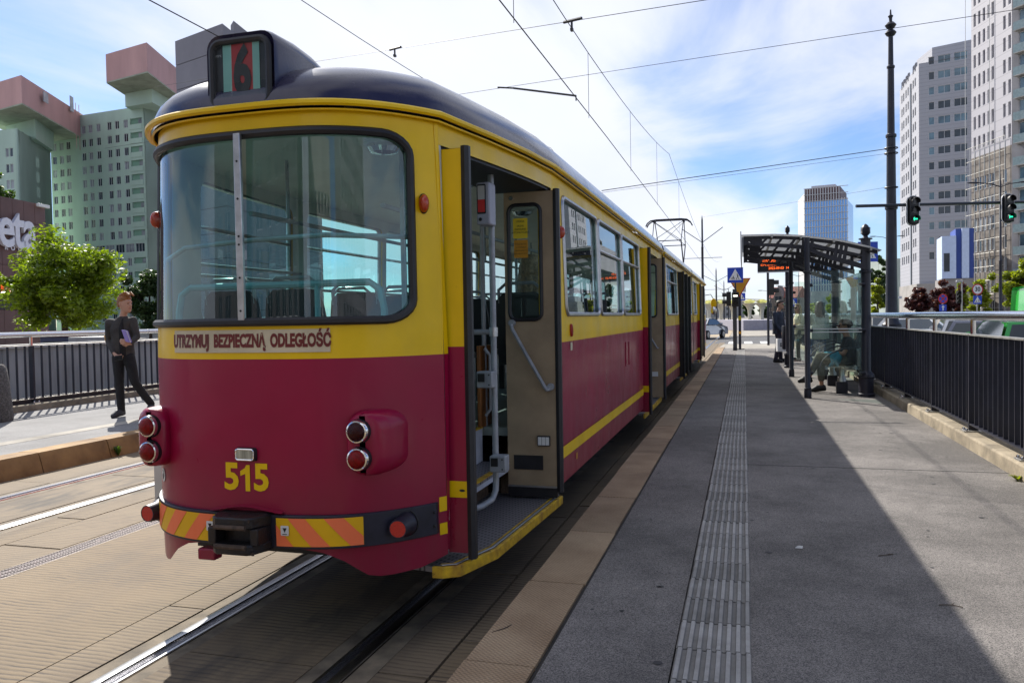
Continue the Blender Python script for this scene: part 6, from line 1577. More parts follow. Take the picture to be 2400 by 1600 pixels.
M_KRED = pm('kiosk red', (0.45, 0.03, 0.03), 0.5); M_KBLUE = pm('kiosk blue', (0.03, 0.04, 0.10), 0.5)
kiosk('dark blue kiosk with red and white roof edge below the maple', 92, 158, 31, 1.25, M_KBLUE, M_KRED)
kiosk('grey recycling container below the maple crown', 166, 204, 27, 1.05, pm('container grey', (0.34, 0.35, 0.38), 0.5), pm('container lid', (0.22, 0.23, 0.26), 0.5), 'recycling_container', 'container')
kiosk('second grey recycling container beside an orange post', 206, 243, 27, 1.05, pm('container grey', (0.34, 0.35, 0.38), 0.5), pm('container lid', (0.22, 0.23, 0.26), 0.5), 'recycling_container', 'container')
q = atD(248, 790, 27); o = root('post', 'short orange post beside the recycling containers', 'post', (q.x, q.y, 0)); MB().lathe([(0.07, 0), (0.07, 1.25), (0.05, 1.3)], 10).build('post_body', M_SIGNY, o)

# ------------------------------------------------------------------ buildings
M_PANE = pm('far window glass', (0.035, 0.05, 0.065), 0.12, var=0.3, vs_=0.4, coat=0.3); M_FRAME = pm('window frame white', (0.66, 0.66, 0.68), 0.5, var=0.05)
M_PANEB = pm('far blue window glass', (0.13, 0.23, 0.29), 0.08, var=0.3, vs_=0.3, coat=0.5); M_CURT = pm('curtained window', (0.32, 0.34, 0.36), 0.3, var=0.25, vs_=0.5)
WINC = {}
def win_meshes(w, h, pane, mull):
    key = (round(w, 2), round(h, 2), pane.name, mull)
    if key in WINC: return WINC[key]
    f = MB(); t = 0.07
    f.box(0, w, 0.10, 0.16, 0, t); f.box(0, w, 0.10, 0.16, h-t, h); f.box(0, t, 0.10, 0.16, t, h-t); f.box(w-t, w, 0.10, 0.16, t, h-t)
    for k in range(1, mull): f.box(w*k/mull-t*0.45, w*k/mull+t*0.45, 0.10, 0.16, t, h-t)
    p = MB().box(t*0.5, w-t*0.5, 0.15, 0.17, t*0.5, h-t*0.5)
    WINC[key] = (shared(f, 'window', M_FRAME, False), shared(p, 'pane', pane, False)); return WINC[key]
def facade(parent, A, B, z0, z1, rects, mat, deep=0.30, name='wall'):
    """wall sheet from A to B with real openings; rects: (u0,u1,v0,v1,pane,mullions) in metres from A and z0"""
    A, B = Vector((A[0], A[1])), Vector((B[0], B[1])); L = (B-A).length; H_ = z1-z0; ang = math.atan2((B-A).y, (B-A).x)
    us = sorted({0.0, L} | {r[0] for r in rects} | {r[1] for r in rects}); vs = sorted({0.0, H_} | {r[2] for r in rects} | {r[3] for r in rects})
    us = [u for u in us if 0 <= u <= L]; vs = [v for v in vs if 0 <= v <= H_]
    mb = MB(); nu, nv = len(us), len(vs)
    ok = np.ones((nu-1, nv-1), bool); ua, va = np.array(us), np.array(vs)
    for r in rects:
        i0, i1 = np.searchsorted(ua, r[0]-1e-6), np.searchsorted(ua, r[1]-1e-6); j0, j1 = np.searchsorted(va, r[2]-1e-6), np.searchsorted(va, r[3]-1e-6)
        ok[i0:i1, j0:j1] = False
        mb.add([(r[0], 0, r[2]), (r[1], 0, r[2]), (r[1], 0, r[3]), (r[0], 0, r[3]), (r[0], deep, r[2]), (r[1], deep, r[2]), (r[1], deep, r[3]), (r[0], deep, r[3])], [(0, 4, 5, 1), (1, 5, 6, 2), (2, 6, 7, 3), (3, 7, 4, 0)])
    for j in range(nv-1):                       # merge runs of cells along each row
        i = 0
        while i < nu-1:
            if not ok[i, j]: i += 1; continue
            k = i
            while k < nu-1 and ok[k, j]: k += 1
            mb.poly((us[i], 0, vs[j]), (us[k], 0, vs[j]), (us[k], 0, vs[j+1]), (us[i], 0, vs[j+1])); i = k
    mb.add([(0, 0, 0), (L, 0, 0), (L, 0, H_), (0, 0, H_), (0, deep, 0), (L, deep, 0), (L, deep, H_), (0, deep, H_)], [(0, 4, 5, 1), (1, 5, 6, 2), (2, 6, 7, 3), (3, 7, 4, 0)])
    base = parent.location
    w = mb.build(name, mat, parent, False, loc=(A.x-base.x, A.y-base.y, z0-base.z), rot=(0, 0, ang))
    for r in rects:
        if len(r) > 4 and r[4] is not None:
            fm, pmesh = win_meshes(r[1]-r[0], r[3]-r[2], r[4], r[5] if len(r) > 5 else 1)
            fo = inst('window', fm, w, (r[0], 0, r[2])); inst('pane', pmesh, fo)
    return w
def block(parent, name, mat, pts, z0, z1, smooth=False):
    b = parent.location; return MB().prism([(p[0]-b.x, p[1]-b.y) for p in pts], z0-b.z, z1-b.z, 'z').build(name, mat, parent, smooth)
def P2(px, depth, py=740): q = atD(px, py, depth); return Vector((q.x, q.y))
def away(A, B, d):
    t = (B-A).normalized(); n = Vector((-t.y, t.x));
    if n.dot(Vector((FW.x, FW.y))) < 0: n = -n
    return n*d

# green apartment block with the pink crowned towers
M_GREENW = pm('mint render', (0.47, 0.61, 0.51), 0.9, var=0.10, vs_=0.12, bump=0.05, bs=4, stretch=(1, 1, 0.3)); M_GREEND = pm('deep green render', (0.22, 0.38, 0.28), 0.9, var=0.08, vs_=0.2)
M_PINK = pm('faded pink render', (0.60, 0.36, 0.34), 0.9, var=0.10, vs_=0.15, stretch=(1, 1, 0.3)); M_SOFF = pm('stained soffit', (0.40, 0.44, 0.34), 0.9, var=0.15, vs_=0.4)
gb = root('apartment_block', 'tall mint green apartment block with a pink box on top and recessed balconies', 'building', (*P2(240, 165), 0))
A, B = P2(132, 171), P2(352, 161); L = (B-A).length
H1 = 45.6; fh = 2.80; rects = []
rnd = random.Random(5)
cols = [(0.02, 0), (0.10, 0), (0.175, 0), (0.345, 0), (0.42, 0), (0.505, 0), (0.62, 0), (0.70, 0), (0.79, 0)]
for r_ in range(15):
    v = H1-3.9-r_*fh
    if v < 1: break
    if r_ == 9:
        for k in range(9): rects.append((L*(0.05+k*0.103), L*(0.05+k*0.103)+L*0.092, v, v+1.75, M_CURT if k % 2 else M_PANE, 3))
        continue
    for (c, w) in cols:
        rects.append((L*c, L*c+1.15, v, v+1.62, M_PANE if rnd.random() < 0.62 else M_CURT, 2))
    rects.append((L*0.855, L*0.975, v-0.35, v+1.65))
fw_ = facade(gb, A, B, 0, H1, rects, M_GREENW, 0.35)
nA = away(A, B, 12)
block(gb, 'core', M_GREENW, [A+nA*0.03, B+nA*0.03, B+nA, A+nA], 0, H1)
for r_ in range(15):
    v = H1-3.9-r_*fh
    if v < 1 or r_ == 9: continue
    bx = MB().box(L*0.855, L*0.975, 0.30, 0.34, v-0.35, v+1.65).build('balcony_back', M_GREEND, fw_, False)
    MB().box(L*0.93, L*0.965, 0.25, 0.31, v-0.1, v+1.5).build('balcony_window', M_CURT, bx, False)
    MB().box(L*0.853, L*0.977, -0.10, 0.05, v-0.55, v+0.45).build('balcony_front', M_GREENW, fw_, False)
facade(gb, B, B+nA*1.4, 0, H1, [], M_GREENW)
# neck and pink box of the block
pa, pc, pb = P2(309, 160), P2(372, 157), P2(440, 170)
block(gb, 'neck', M_GREENW, [pa, pc, pb, pa+(pb-pc)], H1-0.5, 52.0)
pa, pc, pb = P2(267, 153), P2(363, 147), P2(470, 172)
zt = lambda px, py, d: atD(px, py, d).z
z0_, z1_ = zt(363, 172, 147), zt(363, 106, 147)
block(gb, 'crown_box', M_PINK, [pa, pc, pb, pa+(pb-pc)], z0_, z1_); block(gb, 'crown_soffit', M_SOFF, [pa, pc, pb, pa+(pb-pc)], z0_-0.25, z0_-0.02)
for px_ in (318, 340):
    q = atD(px_, 133, 150.5); 
gb2 = root('apartment_block', 'lower mint green wing carrying a long pink box with one small window', 'building', (*P2(60, 150), 0))
A2_, C2, B2_ = P2(-80, 150), P2(54, 146), P2(131, 163); H2 = zt(54, 304, 146)
fwid = (C2-A2_).length; swid = (B2_-C2).length
r1 = []; r2 = []
for r_ in range(14):
    v = H2-5.0-r_*2.9
    if v < 1: break
    for u in (fwid*0.80, fwid*0.87): r1.append((u, u+0.75, v, v+1.6, M_CURT if (r_+int(u)) % 3 else M_PANE, 1))
    r2.append((swid*0.52, swid*0.52+1.9, v-0.2, v+1.8, M_CURT if r_ % 2 else M_PANE, 3))
facade(gb2, A2_, C2, 0, H2, r1, M_GREENW); facade(gb2, C2, B2_, 0, H2, r2, M_GREENW)
n2 = B2_-C2; block(gb2, 'core', M_GREENW, [A2_+n2*0.03, C2+n2*0.03, B2_, A2_+n2], 0, H2-0.05)
pa, pc, pb = P2(30, 157), P2(98, 152), P2(140, 163); block(gb2, 'neck', M_GREENW, [pa, pc, pb, pa+(pb-pc)], H2-0.5, zt(69, 243, 142)+0.5)
pa, pc, pb = P2(-40, 150), P2(69, 142), P2(238, 176); z0_, z1_ = zt(69, 245, 142), zt(69, 181, 142)
block(gb2, 'crown_box', M_PINK, [pa, pc, pb, pa+(pb-pc)], z0_, z1_); block(gb2, 'crown_soffit', M_SOFF, [pa, pc, pb, pa+(pb-pc)], z0_-0.25, z0_-0.02)
q = atD(107, 229, 149); u = (pb-pc).normalized(); bb = gb2.location
MB().obox((q.x-bb.x, q.y-bb.y, q.z), (u.x*1.0, u.y*1.0, 0), (-u.y*0.06, u.x*0.06, 0), (0, 0, 0.95)).build('small_window', M_CURT, gb2, False)
q = atD(168, 244, 161.5); MB().obox((q.x-bb.x, q.y-bb.y, q.z), (u.x*0.8, u.y*0.8, 0), (-u.y*0.06, u.x*0.06, 0), (0, 0, 1.5)).build('service_door', M_CURT, gb2, False)
for px_ in (0.69, 0.74): 
    c_ = pc.lerp(pb, px_); MB().cyl((c_.x-bb.x, c_.y-bb.y, z0_-3), (c_.x-bb.x, c_.y-bb.y, z1_+1.5), 0.06, None, 5).build('ladder_rail', M_PINK, gb2)
# grey slab block behind the destination box
M_GREYB = pm('grey cladding', (0.235, 0.225, 0.25), 0.8, var=0.06, vs_=0.2)
gs = root('slab_block', 'windowless grey panelled slab block behind the destination box', 'building', (*P2(500, 120), 0))
pa, pc, pb = P2(429, 125), P2(540, 118), P2(760, 160); zt1 = zt(540, 61, 118)
n_p = 12; Hs = zt1; aa = (pc-pa); 
for k in range(n_p):
    z0_, z1_ = Hs*k/n_p, Hs*(k+1)/n_p-0.10
    block(gs, 'cladding_panel', M_GREYB, [pa, pc, pb, pa+(pb-pc)], z0_, z1_)
block(gs, 'core', M_BLACK, [pa.lerp(pb, 0.01), pc.lerp((pa+pb)/2, 0.01), pb.lerp(pa, 0.01), (pa+(pb-pc)).lerp(pc, 0.01)], 0, Hs-0.1)
pa, pc, pb = P2(559, 128), P2(566, 126), P2(700, 150); block(gs, 'roof_house', M_GREYB, [pa, pc, pb, pa+(pb-pc)], Hs-1, zt(566, 56, 126))
# brown shop building with white letters
M_GRAN = pm('red brown granite', (0.13, 0.062, 0.055), 0.5, var=0.12, vs_=0.6); M_LET = pm('white letter', (0.72, 0.72, 0.80), 0.5, var=0.03); M_LETS = pm('letter side purple', (0.07, 0.03, 0.16), 0.5)
sb = root('shop_building', 'red-brown granite shop building with big white letters eta', 'building', (*P2(40, 48), 0))
A, B = P2(-260, 40), P2(112, 51.5); H_ = zt(112, 481, 51.5); nrm = away(A, B, 14); L = (B-A).length; ang = math.atan2((B-A).y, (B-A).x); bb = sb.location
block(sb, 'core', M_GRAN, [A+nrm*0.01, B+nrm*0.01, B+nrm, A+nrm], 0, H_-0.02)
t = (B-A).normalized(); nn = nrm.normalized()
for i in range(12):
    for j in range(7):
        u0, u1 = L*i/12, L*(i+1)/12-0.025; v0, v1 = H_*j/7, H_*(j+1)/7-0.025
        c = A + t*((u0+u1)/2) - nn*0.02
        if j in (2,) : mt_ = pm('shop band dark', (0.02, 0.012, 0.016), 0.4)
        else: mt_ = M_GRAN
        MB().obox((c.x-bb.x, c.y-bb.y, (v0+v1)/2), (t.x*(u1-u0)/2, t.y*(u1-u0)/2, 0), (nn.x*0.05, nn.y*0.05, 0), (0, 0, (v1-v0)/2)).build('granite_panel', mt_, sb, False)
def wall_text(txt, px, py, size, mat, sx=1.0, bold=0.0, depth=0.12, align='RIGHT', side_mat=None, nm='lettering', spacing=1.0):
    d = ray(px, py); P0 = Vector((0, 0, HC)); tt = ((A-Vector((0, 0))).dot(nn) - 0.12)/Vector((d.x, d.y)).dot(nn); q = P0+d*tt
    return text(nm, txt, mat, sb, (q.x-bb.x-nn.x*0.10, q.y-bb.y-nn.y*0.10, q.z), size, rot=(R(90), 0, ang), bold=bold, sx=sx, depth=depth, align=align, spacing=spacing)
wall_text('eta', 80, 545, 3.5, M_LET, 0.80, 0.07, 0.10, spacing=0.92)
wall_text('R O O Z', 62, 586, 0.42, M_LET, 1.0, 0.004, 0.02, spacing=1.3)
wall_text('rob', 46, 672, 1.15, pm('orange sign', (0.75, 0.10, 0.02), 0.4, emit=(1, 0.12, 0.03, 0.5)), 1.0, 0.01, 0.05)
MB().obox((B.x-bb.x, B.y-bb.y, H_+0.0), (t.x*0.02, t.y*0.02, 0), (nn.x*0.02, nn.y*0.02, 0), (0, 0, 0.02)).build('corner_trim', M_ALU, sb, False)
q = P2(112, 51); cm = MB().obox((q.x-bb.x+t.x*0.4, q.y-bb.y, H_-0.15), (t.x*0.5, t.y*0.5, 0), (nn.x*0.10, nn.y*0.10, 0), (0, 0, 0.10)).build('wall_camera', M_WHITE, sb, bevel=0.02)

# ---- right-hand buildings
def striped(name, col, period, dark=0.8):
    m, n, l, b = node_mat(name); ge = n.new('ShaderNodeNewGeometry'); se = n.new('ShaderNodeSeparateXYZ'); l.new(ge.outputs['Position'], se.inputs[0])
    mo = n.new('ShaderNodeMath'); mo.operation = 'MODULO'; l.new(se.outputs[2], mo.inputs[0]); mo.inputs[1].default_value = period
    gt = n.new('ShaderNodeMath'); gt.operation = 'LESS_THAN'; l.new(mo.outputs[0], gt.inputs[0]); gt.inputs[1].default_value = period*0.07
    mx = n.new('ShaderNodeMix'); mx.data_type = 'RGBA'; l.new(gt.outputs[0], mx.inputs['Factor']); mx.inputs[6].default_value = col + (1,); mx.inputs[7].default_value = tuple(c*dark for c in col) + (1,)
    l.new(mx.outputs[2], b.inputs['Base Color']); b.inputs['Roughness'].default_value = 0.55; return m
M_WCLAD = striped('white lined cladding', (0.38, 0.38, 0.41), 0.75, 0.6)
wt = root('office_tower', 'white clad office tower with rows of paired windows beyond the plum trees', 'building', (*P2(2155, 160), 0))
A, C_, B = P2(2110.5, 180), P2(2155, 161), P2(2300, 155); Ht = zt(2155, 155, 161)
L1, L2 = (C_-A).length, (B-C_).length; r1, r2 = [], []; fl_ = 2.97
for r_ in range(16):
    v = Ht-5.6-r_*fl_
    if v < 6: break
    for u in (0.10, 0.20, 0.33, 0.44, 0.70, 0.80): r1.append((L1*u, L1*u+1.15, v, v+1.7, M_PANE, 1))
    L2e = (P2(2276, 156)-C_).length
    for (u, w, mu) in ((0.19, 0.115, 1), (0.37, 0.25, 2), (0.68, 0.26, 2), (1.0, 0.26, 2)):
        if L2e*(u+w) < L2: r2.append((L2e*u, L2e*(u+w), v, v+1.55, M_PANEB if rnd.random() < 0.6 else M_PANE, mu))
facade(wt, A, C_, 5, Ht, r1, M_WCLAD); facade(wt, C_, B, 5, Ht, r2, M_WCLAD)
nB = (A-C_).normalized(); nC = (B-C_).normalized()
block(wt, 'core', M_WCLAD, [A+nC*0.4, C_+nC*0.4+nB*0.4, B+nB*0.4, A+(B-C_)], 5, Ht-0.1); block(wt, 'podium', pm('podium stone', (0.34, 0.32, 0.30), 0.8, var=0.12, vs_=0.4), [A-nC*0.3-nB*0.5, C_-nC*0.6-nB*0.6, B-nB*0.6, A+(B-C_)], 0, 7.2)
c_ = A.lerp(C_, 0.62); t1 = (C_-A).normalized(); bb = wt.location
MB().obox((c_.x-bb.x-nC.x*0.05, c_.y-bb.y-nC.y*0.05, Ht/2+1), (t1.x*0.45, t1.y*0.45, 0), (nC.x*0.15, nC.y*0.15, 0), (0, 0, Ht/2-3)).build('dark_slot', M_PANE, wt, False)
pa, pc, pb = P2(2150, 172), P2(2186, 164), P2(2310, 158); ph = block(wt, 'penthouse', M_WCLAD, [pa, pc, pb, pa+(pb-pc)], Ht-0.5, zt(2186, 118, 164))
# brown tower under renovation
M_WPAN = striped('new white panels', (0.40, 0.385, 0.41), 1.5, 0.75); M_BROWN = pm('bare brown facade', (0.20, 0.175, 0.15), 0.9, var=0.35, vs_=0.8, col2=(0.10, 0.085, 0.075)); M_PANED = pm('dark window slot', (0.03, 0.02, 0.045), 0.3, var=0.2)
bt = root('high_rise', 'brown high-rise being re-clad in white panels, cut off by the picture edge', 'building', (*P2(2370, 112), 0))
A, C_, B = P2(2277, 121), P2(2371, 111), P2(2480, 105); L1, L2 = (C_-A).length, (B-C_).length
zsA = 24.5; HT = 62; fl_ = 3.05; r1a, r1b, r2 = [], [], []
for r_ in range(22):
    v = 1.2+r_*fl_
    (lst, z0_) = (r1b, 0) if v+2.4 < zsA else (r1a, zsA)
    if v < zsA < v+2.4: continue
    for u in (0.06, 0.18, 0.30, 0.42, 0.52, 0.80, 0.92):
        ww = 0.6 if lst is r1a else 0.85
        if L1*u+ww < L1: lst.append((L1*u, L1*u+ww, v-z0_, v+1.9-z0_, M_PANED if lst is r1a else (M_PANE if rnd.random() < 0.5 else M_CURT), 1))
    if v < HT-3:
        for u in (0.16, 0.50, 0.84):
            if L2*u+2.6 < L2: r2.append((L2*u, L2*u+2.6, v, v+1.7, M_PANEB, 2))
facade(bt, A, C_, 0, zsA, r1b, M_BROWN); facade(bt, A, C_, zsA, HT, r1a, M_WPAN)
w2 = facade(bt, C_, B, 0, HT, r2, pm('grey concrete tower', (0.30, 0.29, 0.30), 0.85, var=0.15, vs_=0.3))
nB = (A-C_).normalized(); nC = (B-C_).normalized()
block(bt, 'core', M_BROWN, [A+nC*0.4, C_+nC*0.4+nB*0.4, B+nB*0.4, A+(B-C_)], 0, HT-0.1)
for r_ in range(20):
    v = 1.2+r_*fl_-0.55
    MB().box(L2*0.13, L2*0.95, -0.9, -0.8, v-0.6, v+0.5).build('balcony_front', pm('balcony glass panel', (0.25, 0.33, 0.34), 0.3), w2, False)
    MB().box(L2*0.13, L2*0.95, -0.9, 0.0, v-0.72, v-0.6).build('balcony_slab', M_GREYC, w2, False)
# scaffold tubes standing before the new panels
sc_ = root('scaffold', 'light scaffold tubes standing against the re-clad high-rise', 'scaffold', (*(A.lerp(C_, 0.5)-nC*1.0), 0))
bb = sc_.location
for k in range(9):
    p = A.lerp(C_, k/8)-nC*1.0; MB().cyl((p.x-bb.x, p.y-bb.y, 0), (p.x-bb.x, p.y-bb.y, 26 if k not in (0, 5) else 60), 0.05, None, 5).build('upright', M_GALV, sc_)
for j in range(13):
    p, q = A-nC*1.0, C_-nC*1.0; MB().cyl((p.x-bb.x, p.y-bb.y, 2+j*2.0), (q.x-bb.x, q.y-bb.y, 2+j*2.0), 0.035, None, 4).build('ledger', M_GALV, sc_)
# blue and white hall
bh = root('hall', 'pale blue hall with dark blue vertical bands between the towers', 'building', (*P2(2240, 112), 0))
A, B = P2(2208, 114), P2(2284, 112.5); zb0, zb1 = zt(2240, 652, 113), zt(2240, 552, 113); L = (B-A).length; bb = bh.location
for (a, b, col, out) in ((0.0, 0.44, (0.50, 0.60, 0.80), 0), (0.44, 0.62, (0.03, 0.07, 0.30), 0.5), (0.62, 0.84, (0.52, 0.62, 0.82), 0), (0.84, 1.0, (0.03, 0.06, 0.28), 0.5)):
    p, q = A.lerp(B, a), A.lerp(B, b); n_ = away(A, B, 6); o_ = n_*(out/6)
    block(bh, 'facade_band', pm('hall paint %.2f' % col[0], col, 0.6, var=0.05), [p+o_, q+o_, q+n_, p+n_], zb0, zb1+(1.0 if b > 0.5 else 0))
p, q = A.lerp(B, 0.06), A.lerp(B, 0.24); n_ = away(A, B, 0.05); block(bh, 'window', M_PANE, [p-n_, q-n_, q+n_, p+n_], zb0+1.0, zb0+3.6)
block(bh, 'base', pm('base render', (0.30, 0.28, 0.27), 0.85, var=0.15, vs_=0.5), [A+away(A, B, 0.3), B+away(A, B, 0.3), B+away(A, B, 8), A+away(A, B, 8)], 0, zb0-0.02)
# far glass tower
gt = root('glass_tower', 'far glass tower with white fins and a blank pale side', 'building', (*P2(1930, 420), 0))
A, C_, B = P2(1872, 455), P2(1888, 425), P2(1987, 415); Hg = zt(1888, 445, 425); bb = gt.location
n_ = away(C_, B, 30); M_TG = pm('tower blue glass', (0.16, 0.33, 0.62), 0.12, 0.85, var=0.15, vs_=0.02); M_FIN = pm('white fin', (0.55, 0.56, 0.58), 0.6, var=0.03)
block(gt, 'blank_side', pm('blank side', (0.60, 0.59, 0.58), 0.8, var=0.05, vs_=0.05), [A, C_, C_+n_*0.3, A+n_*0.3], 0, Hg-2)
block(gt, 'glass_core', M_TG, [C_+n_*0.01, B+n_*0.01, B+n_, C_+n_], 0, Hg-7)
block(gt, 'crown', pm('crown brown', (0.16, 0.10, 0.11), 0.6), [C_+n_*0.02, C_.lerp(B, 0.84)+n_*0.02, C_.lerp(B, 0.84)+n_, C_+n_], Hg-7.2, Hg)
t = (B-C_).normalized()
for k in range(17):
    p = C_.lerp(B, k/16); top = Hg if k < 14 else Hg-6
    MB().obox((p.x-bb.x, p.y-bb.y, top/2), (t.x*0.20, t.y*0.20, 0), (n_.x*0.006, n_.y*0.006, 0), (0, 0, top/2)).build('fin', M_FIN, gt, False)
for k in range(20):
    c_ = C_.lerp(B, 0.5); MB().obox((c_.x-bb.x-n_.x*0.002, c_.y-bb.y-n_.y*0.002, 3+k*3.4), (t.x*11, t.y*11, 0), (n_.x*0.012, n_.y*0.012, 0), (0, 0, 0.12)).build('floor_line', M_FIN, gt, False)
block(gt, 'roof_plant', M_FIN, [C_.lerp(B, 0.12)+n_*0.2, C_.lerp(B, 0.7)+n_*0.2, C_.lerp(B, 0.7)+n_*0.6, C_.lerp(B, 0.12)+n_*0.6], Hg, Hg+2.2)
# brick tenement with red roof
tn = root('tenement', 'grey-brown tenement with red tiled roof and a stepped gable', 'building', (*P2(1826, 232), 0))
A, B = P2(1799, 235), P2(1868, 230); zE, zR = zt(1826, 698, 232), zt(1826, 671, 232); L = (B-A).length; n_ = away(A, B, 12)
rects = []
for r_ in range(3):
    for k in range(6): rects.append((L*(0.05+k*0.16), L*(0.05+k*0.16)+0.9, 0.8+r_*2.6, 2.5+r_*2.6, M_PANE, 2))
M_TEN = pm('tenement stone', (0.21, 0.18, 0.165), 0.9, var=0.2, vs_=0.5); M_RTILE = pm('red roof tiles', (0.25, 0.075, 0.055), 0.8, var=0.2, vs_=1.0)
facade(tn, A, B, 0, zE, [r for r in rects if r[3] < zE-0.2], M_TEN); bb = tn.location
block(tn, 'core', M_TEN, [A+n_*0.05, B+n_*0.05, B+n_, A+n_], 0, zE)
def v3(p, z): return (p.x-bb.x, p.y-bb.y, z)
MB().add([v3(A-n_*0.03, zE), v3(B-n_*0.03, zE), v3(B+n_*1.03, zE), v3(A+n_*1.03, zE), v3(A+n_*0.5, zR), v3(B+n_*0.5, zR)], [(0, 1, 5, 4), (2, 3, 4, 5), (1, 2, 5), (3, 0, 4)]).build('roof', M_RTILE, tn, False)
g0, g1 = A.lerp(B, 0.22), A.lerp(B, 0.56); gm = A.lerp(B, 0.39)
gbl = MB().add([v3(g0-n_*0.04, 0), v3(g1-n_*0.04, 0), v3(g1-n_*0.04, zE+0.2), v3(gm-n_*0.04, zR+0.2), v3(g0-n_*0.04, zE+0.2), v3(g0+n_*0.3, 0), v3(g1+n_*0.3, 0), v3(g1+n_*0.3, zE+0.2), v3(gm+n_*0.3, zR+0.2), v3(g0+n_*0.3, zE+0.2)], [(0, 1, 2, 3, 4), (5, 6, 7, 8, 9), (0, 4, 9, 5), (4, 3, 8, 9), (3, 2, 7, 8), (2, 1, 6, 7)]).build('gable', M_TEN, tn, False)
for k, (u, z) in enumerate(((0.30, 2.2), (0.39, 2.2), (0.48, 2.2), (0.33, 5.0), (0.45, 5.0))):
    p = A.lerp(B, u)-n_*0.045; tt = (B-A).normalized(); MB().obox(v3(p, z+0.9), (tt.x*0.42, tt.y*0.42, 0), (n_.x*0.006, n_.y*0.006, 0), (0, 0, 0.85)).build('window', M_PANE, gbl, False)
# tram station canopy far down the line
stn = root('station_canopy', 'pale station canopy of flared columns and yellow membranes down the line', 'canopy', (*P2(1720, 215), 0)); bb = stn.location
M_STW = pm('canopy white steel', (0.62, 0.60, 0.52), 0.6, var=0.05); M_STY = leafmat('canopy membrane', (0.34, 0.33, 0.36), (0.40, 0.36, 0.40), 0.4)
ztop = zt(1740, 704, 215); 
for row, dd in ((0, 215), (1, 232)):
    for k, px_ in enumerate((1662, 1690, 1718, 1757, 1786)):
        p = P2(px_, dd)
        h = ztop-0.6
        MB().lathe([(0.5, 0), (0.42, h*0.35), (0.55, h*0.6), (1.0, h*0.8), (1.9, h*0.97)], 10, (p.x-bb.x, p.y-bb.y, 0)).build('column', M_STW, stn)
        f = MB(); a = Vector((p.x-bb.x, p.y-bb.y, h-0.4)); ring = [Vector((p.x-bb.x+2.2*math.cos(t_), p.y-bb.y+2.2*math.sin(t_), ztop+0.25*math.cos(4*t_))) for t_ in np.linspace(0, 2*math.pi, 17)[:-1]]
        for i in range(16): f.poly(tuple(a), tuple(ring[i]), tuple(ring[(i+1) % 16]))
        f.build('membrane', M_STY, stn, False)
MB().tube([(P2(1655, 215).x-bb.x, P2(1655, 215).y-bb.y, ztop+0.1), (0, 0, ztop+0.5), (P2(1792, 215).x-bb.x, P2(1792, 215).y-bb.y, ztop+0.1)], 0.12, 6).build('edge_beam', M_STW, stn)
# low ramp wall and bench blocks beyond the crossing
rw = root('ramp_wall', 'low lilac-grey ramp wall beyond the crossing street', 'wall', (*P2(1775, 80), 0)); A, B = P2(1742, 80), P2(1850, 80); bb = rw.location; n_ = away(A, B, 16)
MB().prism([(A.x-bb.x, A.y-bb.y), (B.x-bb.x, B.y-bb.y), ((B+n_).x-bb.x, (B+n_).y-bb.y), ((A+n_).x-bb.x, (A+n_).y-bb.y)], 0, 1.05, 'z').build('wall_body', pm('lilac grey concrete', (0.33, 0.32, 0.38), 0.8, var=0.06), rw, False)
lw = root('concrete_wall', 'low grey concrete wall along the tracks beyond the crossing', 'wall', (-9.0, 110, 0)); MB().box(-0.2, 0.2, -40, 60, 0, 1.1).build('wall_body', M_GREYC, lw, False)
# distant street front closing the view
fs = [(-640, 300, 'long pale distant apartment block', 24), (-420, 260, 'distant grey apartment block', 19), (560, 330, 'distant cream office block', 22)]
for px0, px1, dd, h, lab, col in ((1985, 2040, 260, 13, 'low pale distant building behind the shelter canopy', (0.45, 0.44, 0.42)), (2082, 2112, 200, 15, 'low mint distant building beside the white tower', (0.42, 0.48, 0.44)), (1862, 1990, 300, 10, 'low grey distant row behind the shelter glass', (0.36, 0.36, 0.38)), (1655, 1745, 420, 9, 'low distant row beyond the station canopy', (0.34, 0.33, 0.32))):
    A, B = P2(px0, dd), P2(px1, dd); o = root('distant_building', lab, 'building', (*A.lerp(B, 0.5), 0)); L = (B-A).length; rects = []
    for r_ in range(int((h-2)/3)):
        u = 1.0
        while u+1.4 < L: rects.append((u, u+1.2, 1+r_*3.0, 2.8+r_*3.0, M_PANE, 1)); u += 3.2
    facade(o, A, B, 0, h, rects[:60], pm('far wall %.2f' % col[1], col, 0.9, var=0.1, vs_=0.2)); n_ = away(A, B, 12); block(o, 'core', pm('far wall %.2f' % col[1], col), [A+n_*0.04, B+n_*0.04, B+n_, A+n_], 0, h-0.05)

# ---- the street behind the photographer: seen mirrored in the tram's rear window and paint
for (x0, x1, y0, y1, h, lab, col) in ((-46, -14, -62, -44, 30, 'dark office block standing behind the photographer, mirrored in the rear window', (0.12, 0.12, 0.13)), (-8, 14, -78, -60, 21, 'pale shopping block standing behind the photographer, mirrored in the rear window', (0.42, 0.40, 0.37)), (22, 52, -66, -48, 36, 'grey tower block standing behind the photographer beyond the carriageway', (0.26, 0.26, 0.28))):
    A, B = Vector((x1, y1)), Vector((x0, y1)); o = root('office_block', lab, 'building', ((x0+x1)/2, y1, 0)); L = (B-A).length; rects = []
    for r_ in range(int((h-3)/3.2)):
        u = 1.2
        while u+2.0 < L: rects.append((u, u+1.8, 1.4+r_*3.2, 3.3+r_*3.2, M_PANE, 2)); u += 3.3
    wm = pm('back street wall %.2f' % col[0], col, 0.85, var=0.12, vs_=0.2)
    facade(o, A, B, 0, h, rects[:280], wm); MB().box(x0-o.location.x, x1-o.location.x, y0-o.location.y, -0.4, 0, h-0.1).build('core', wm, o, False)
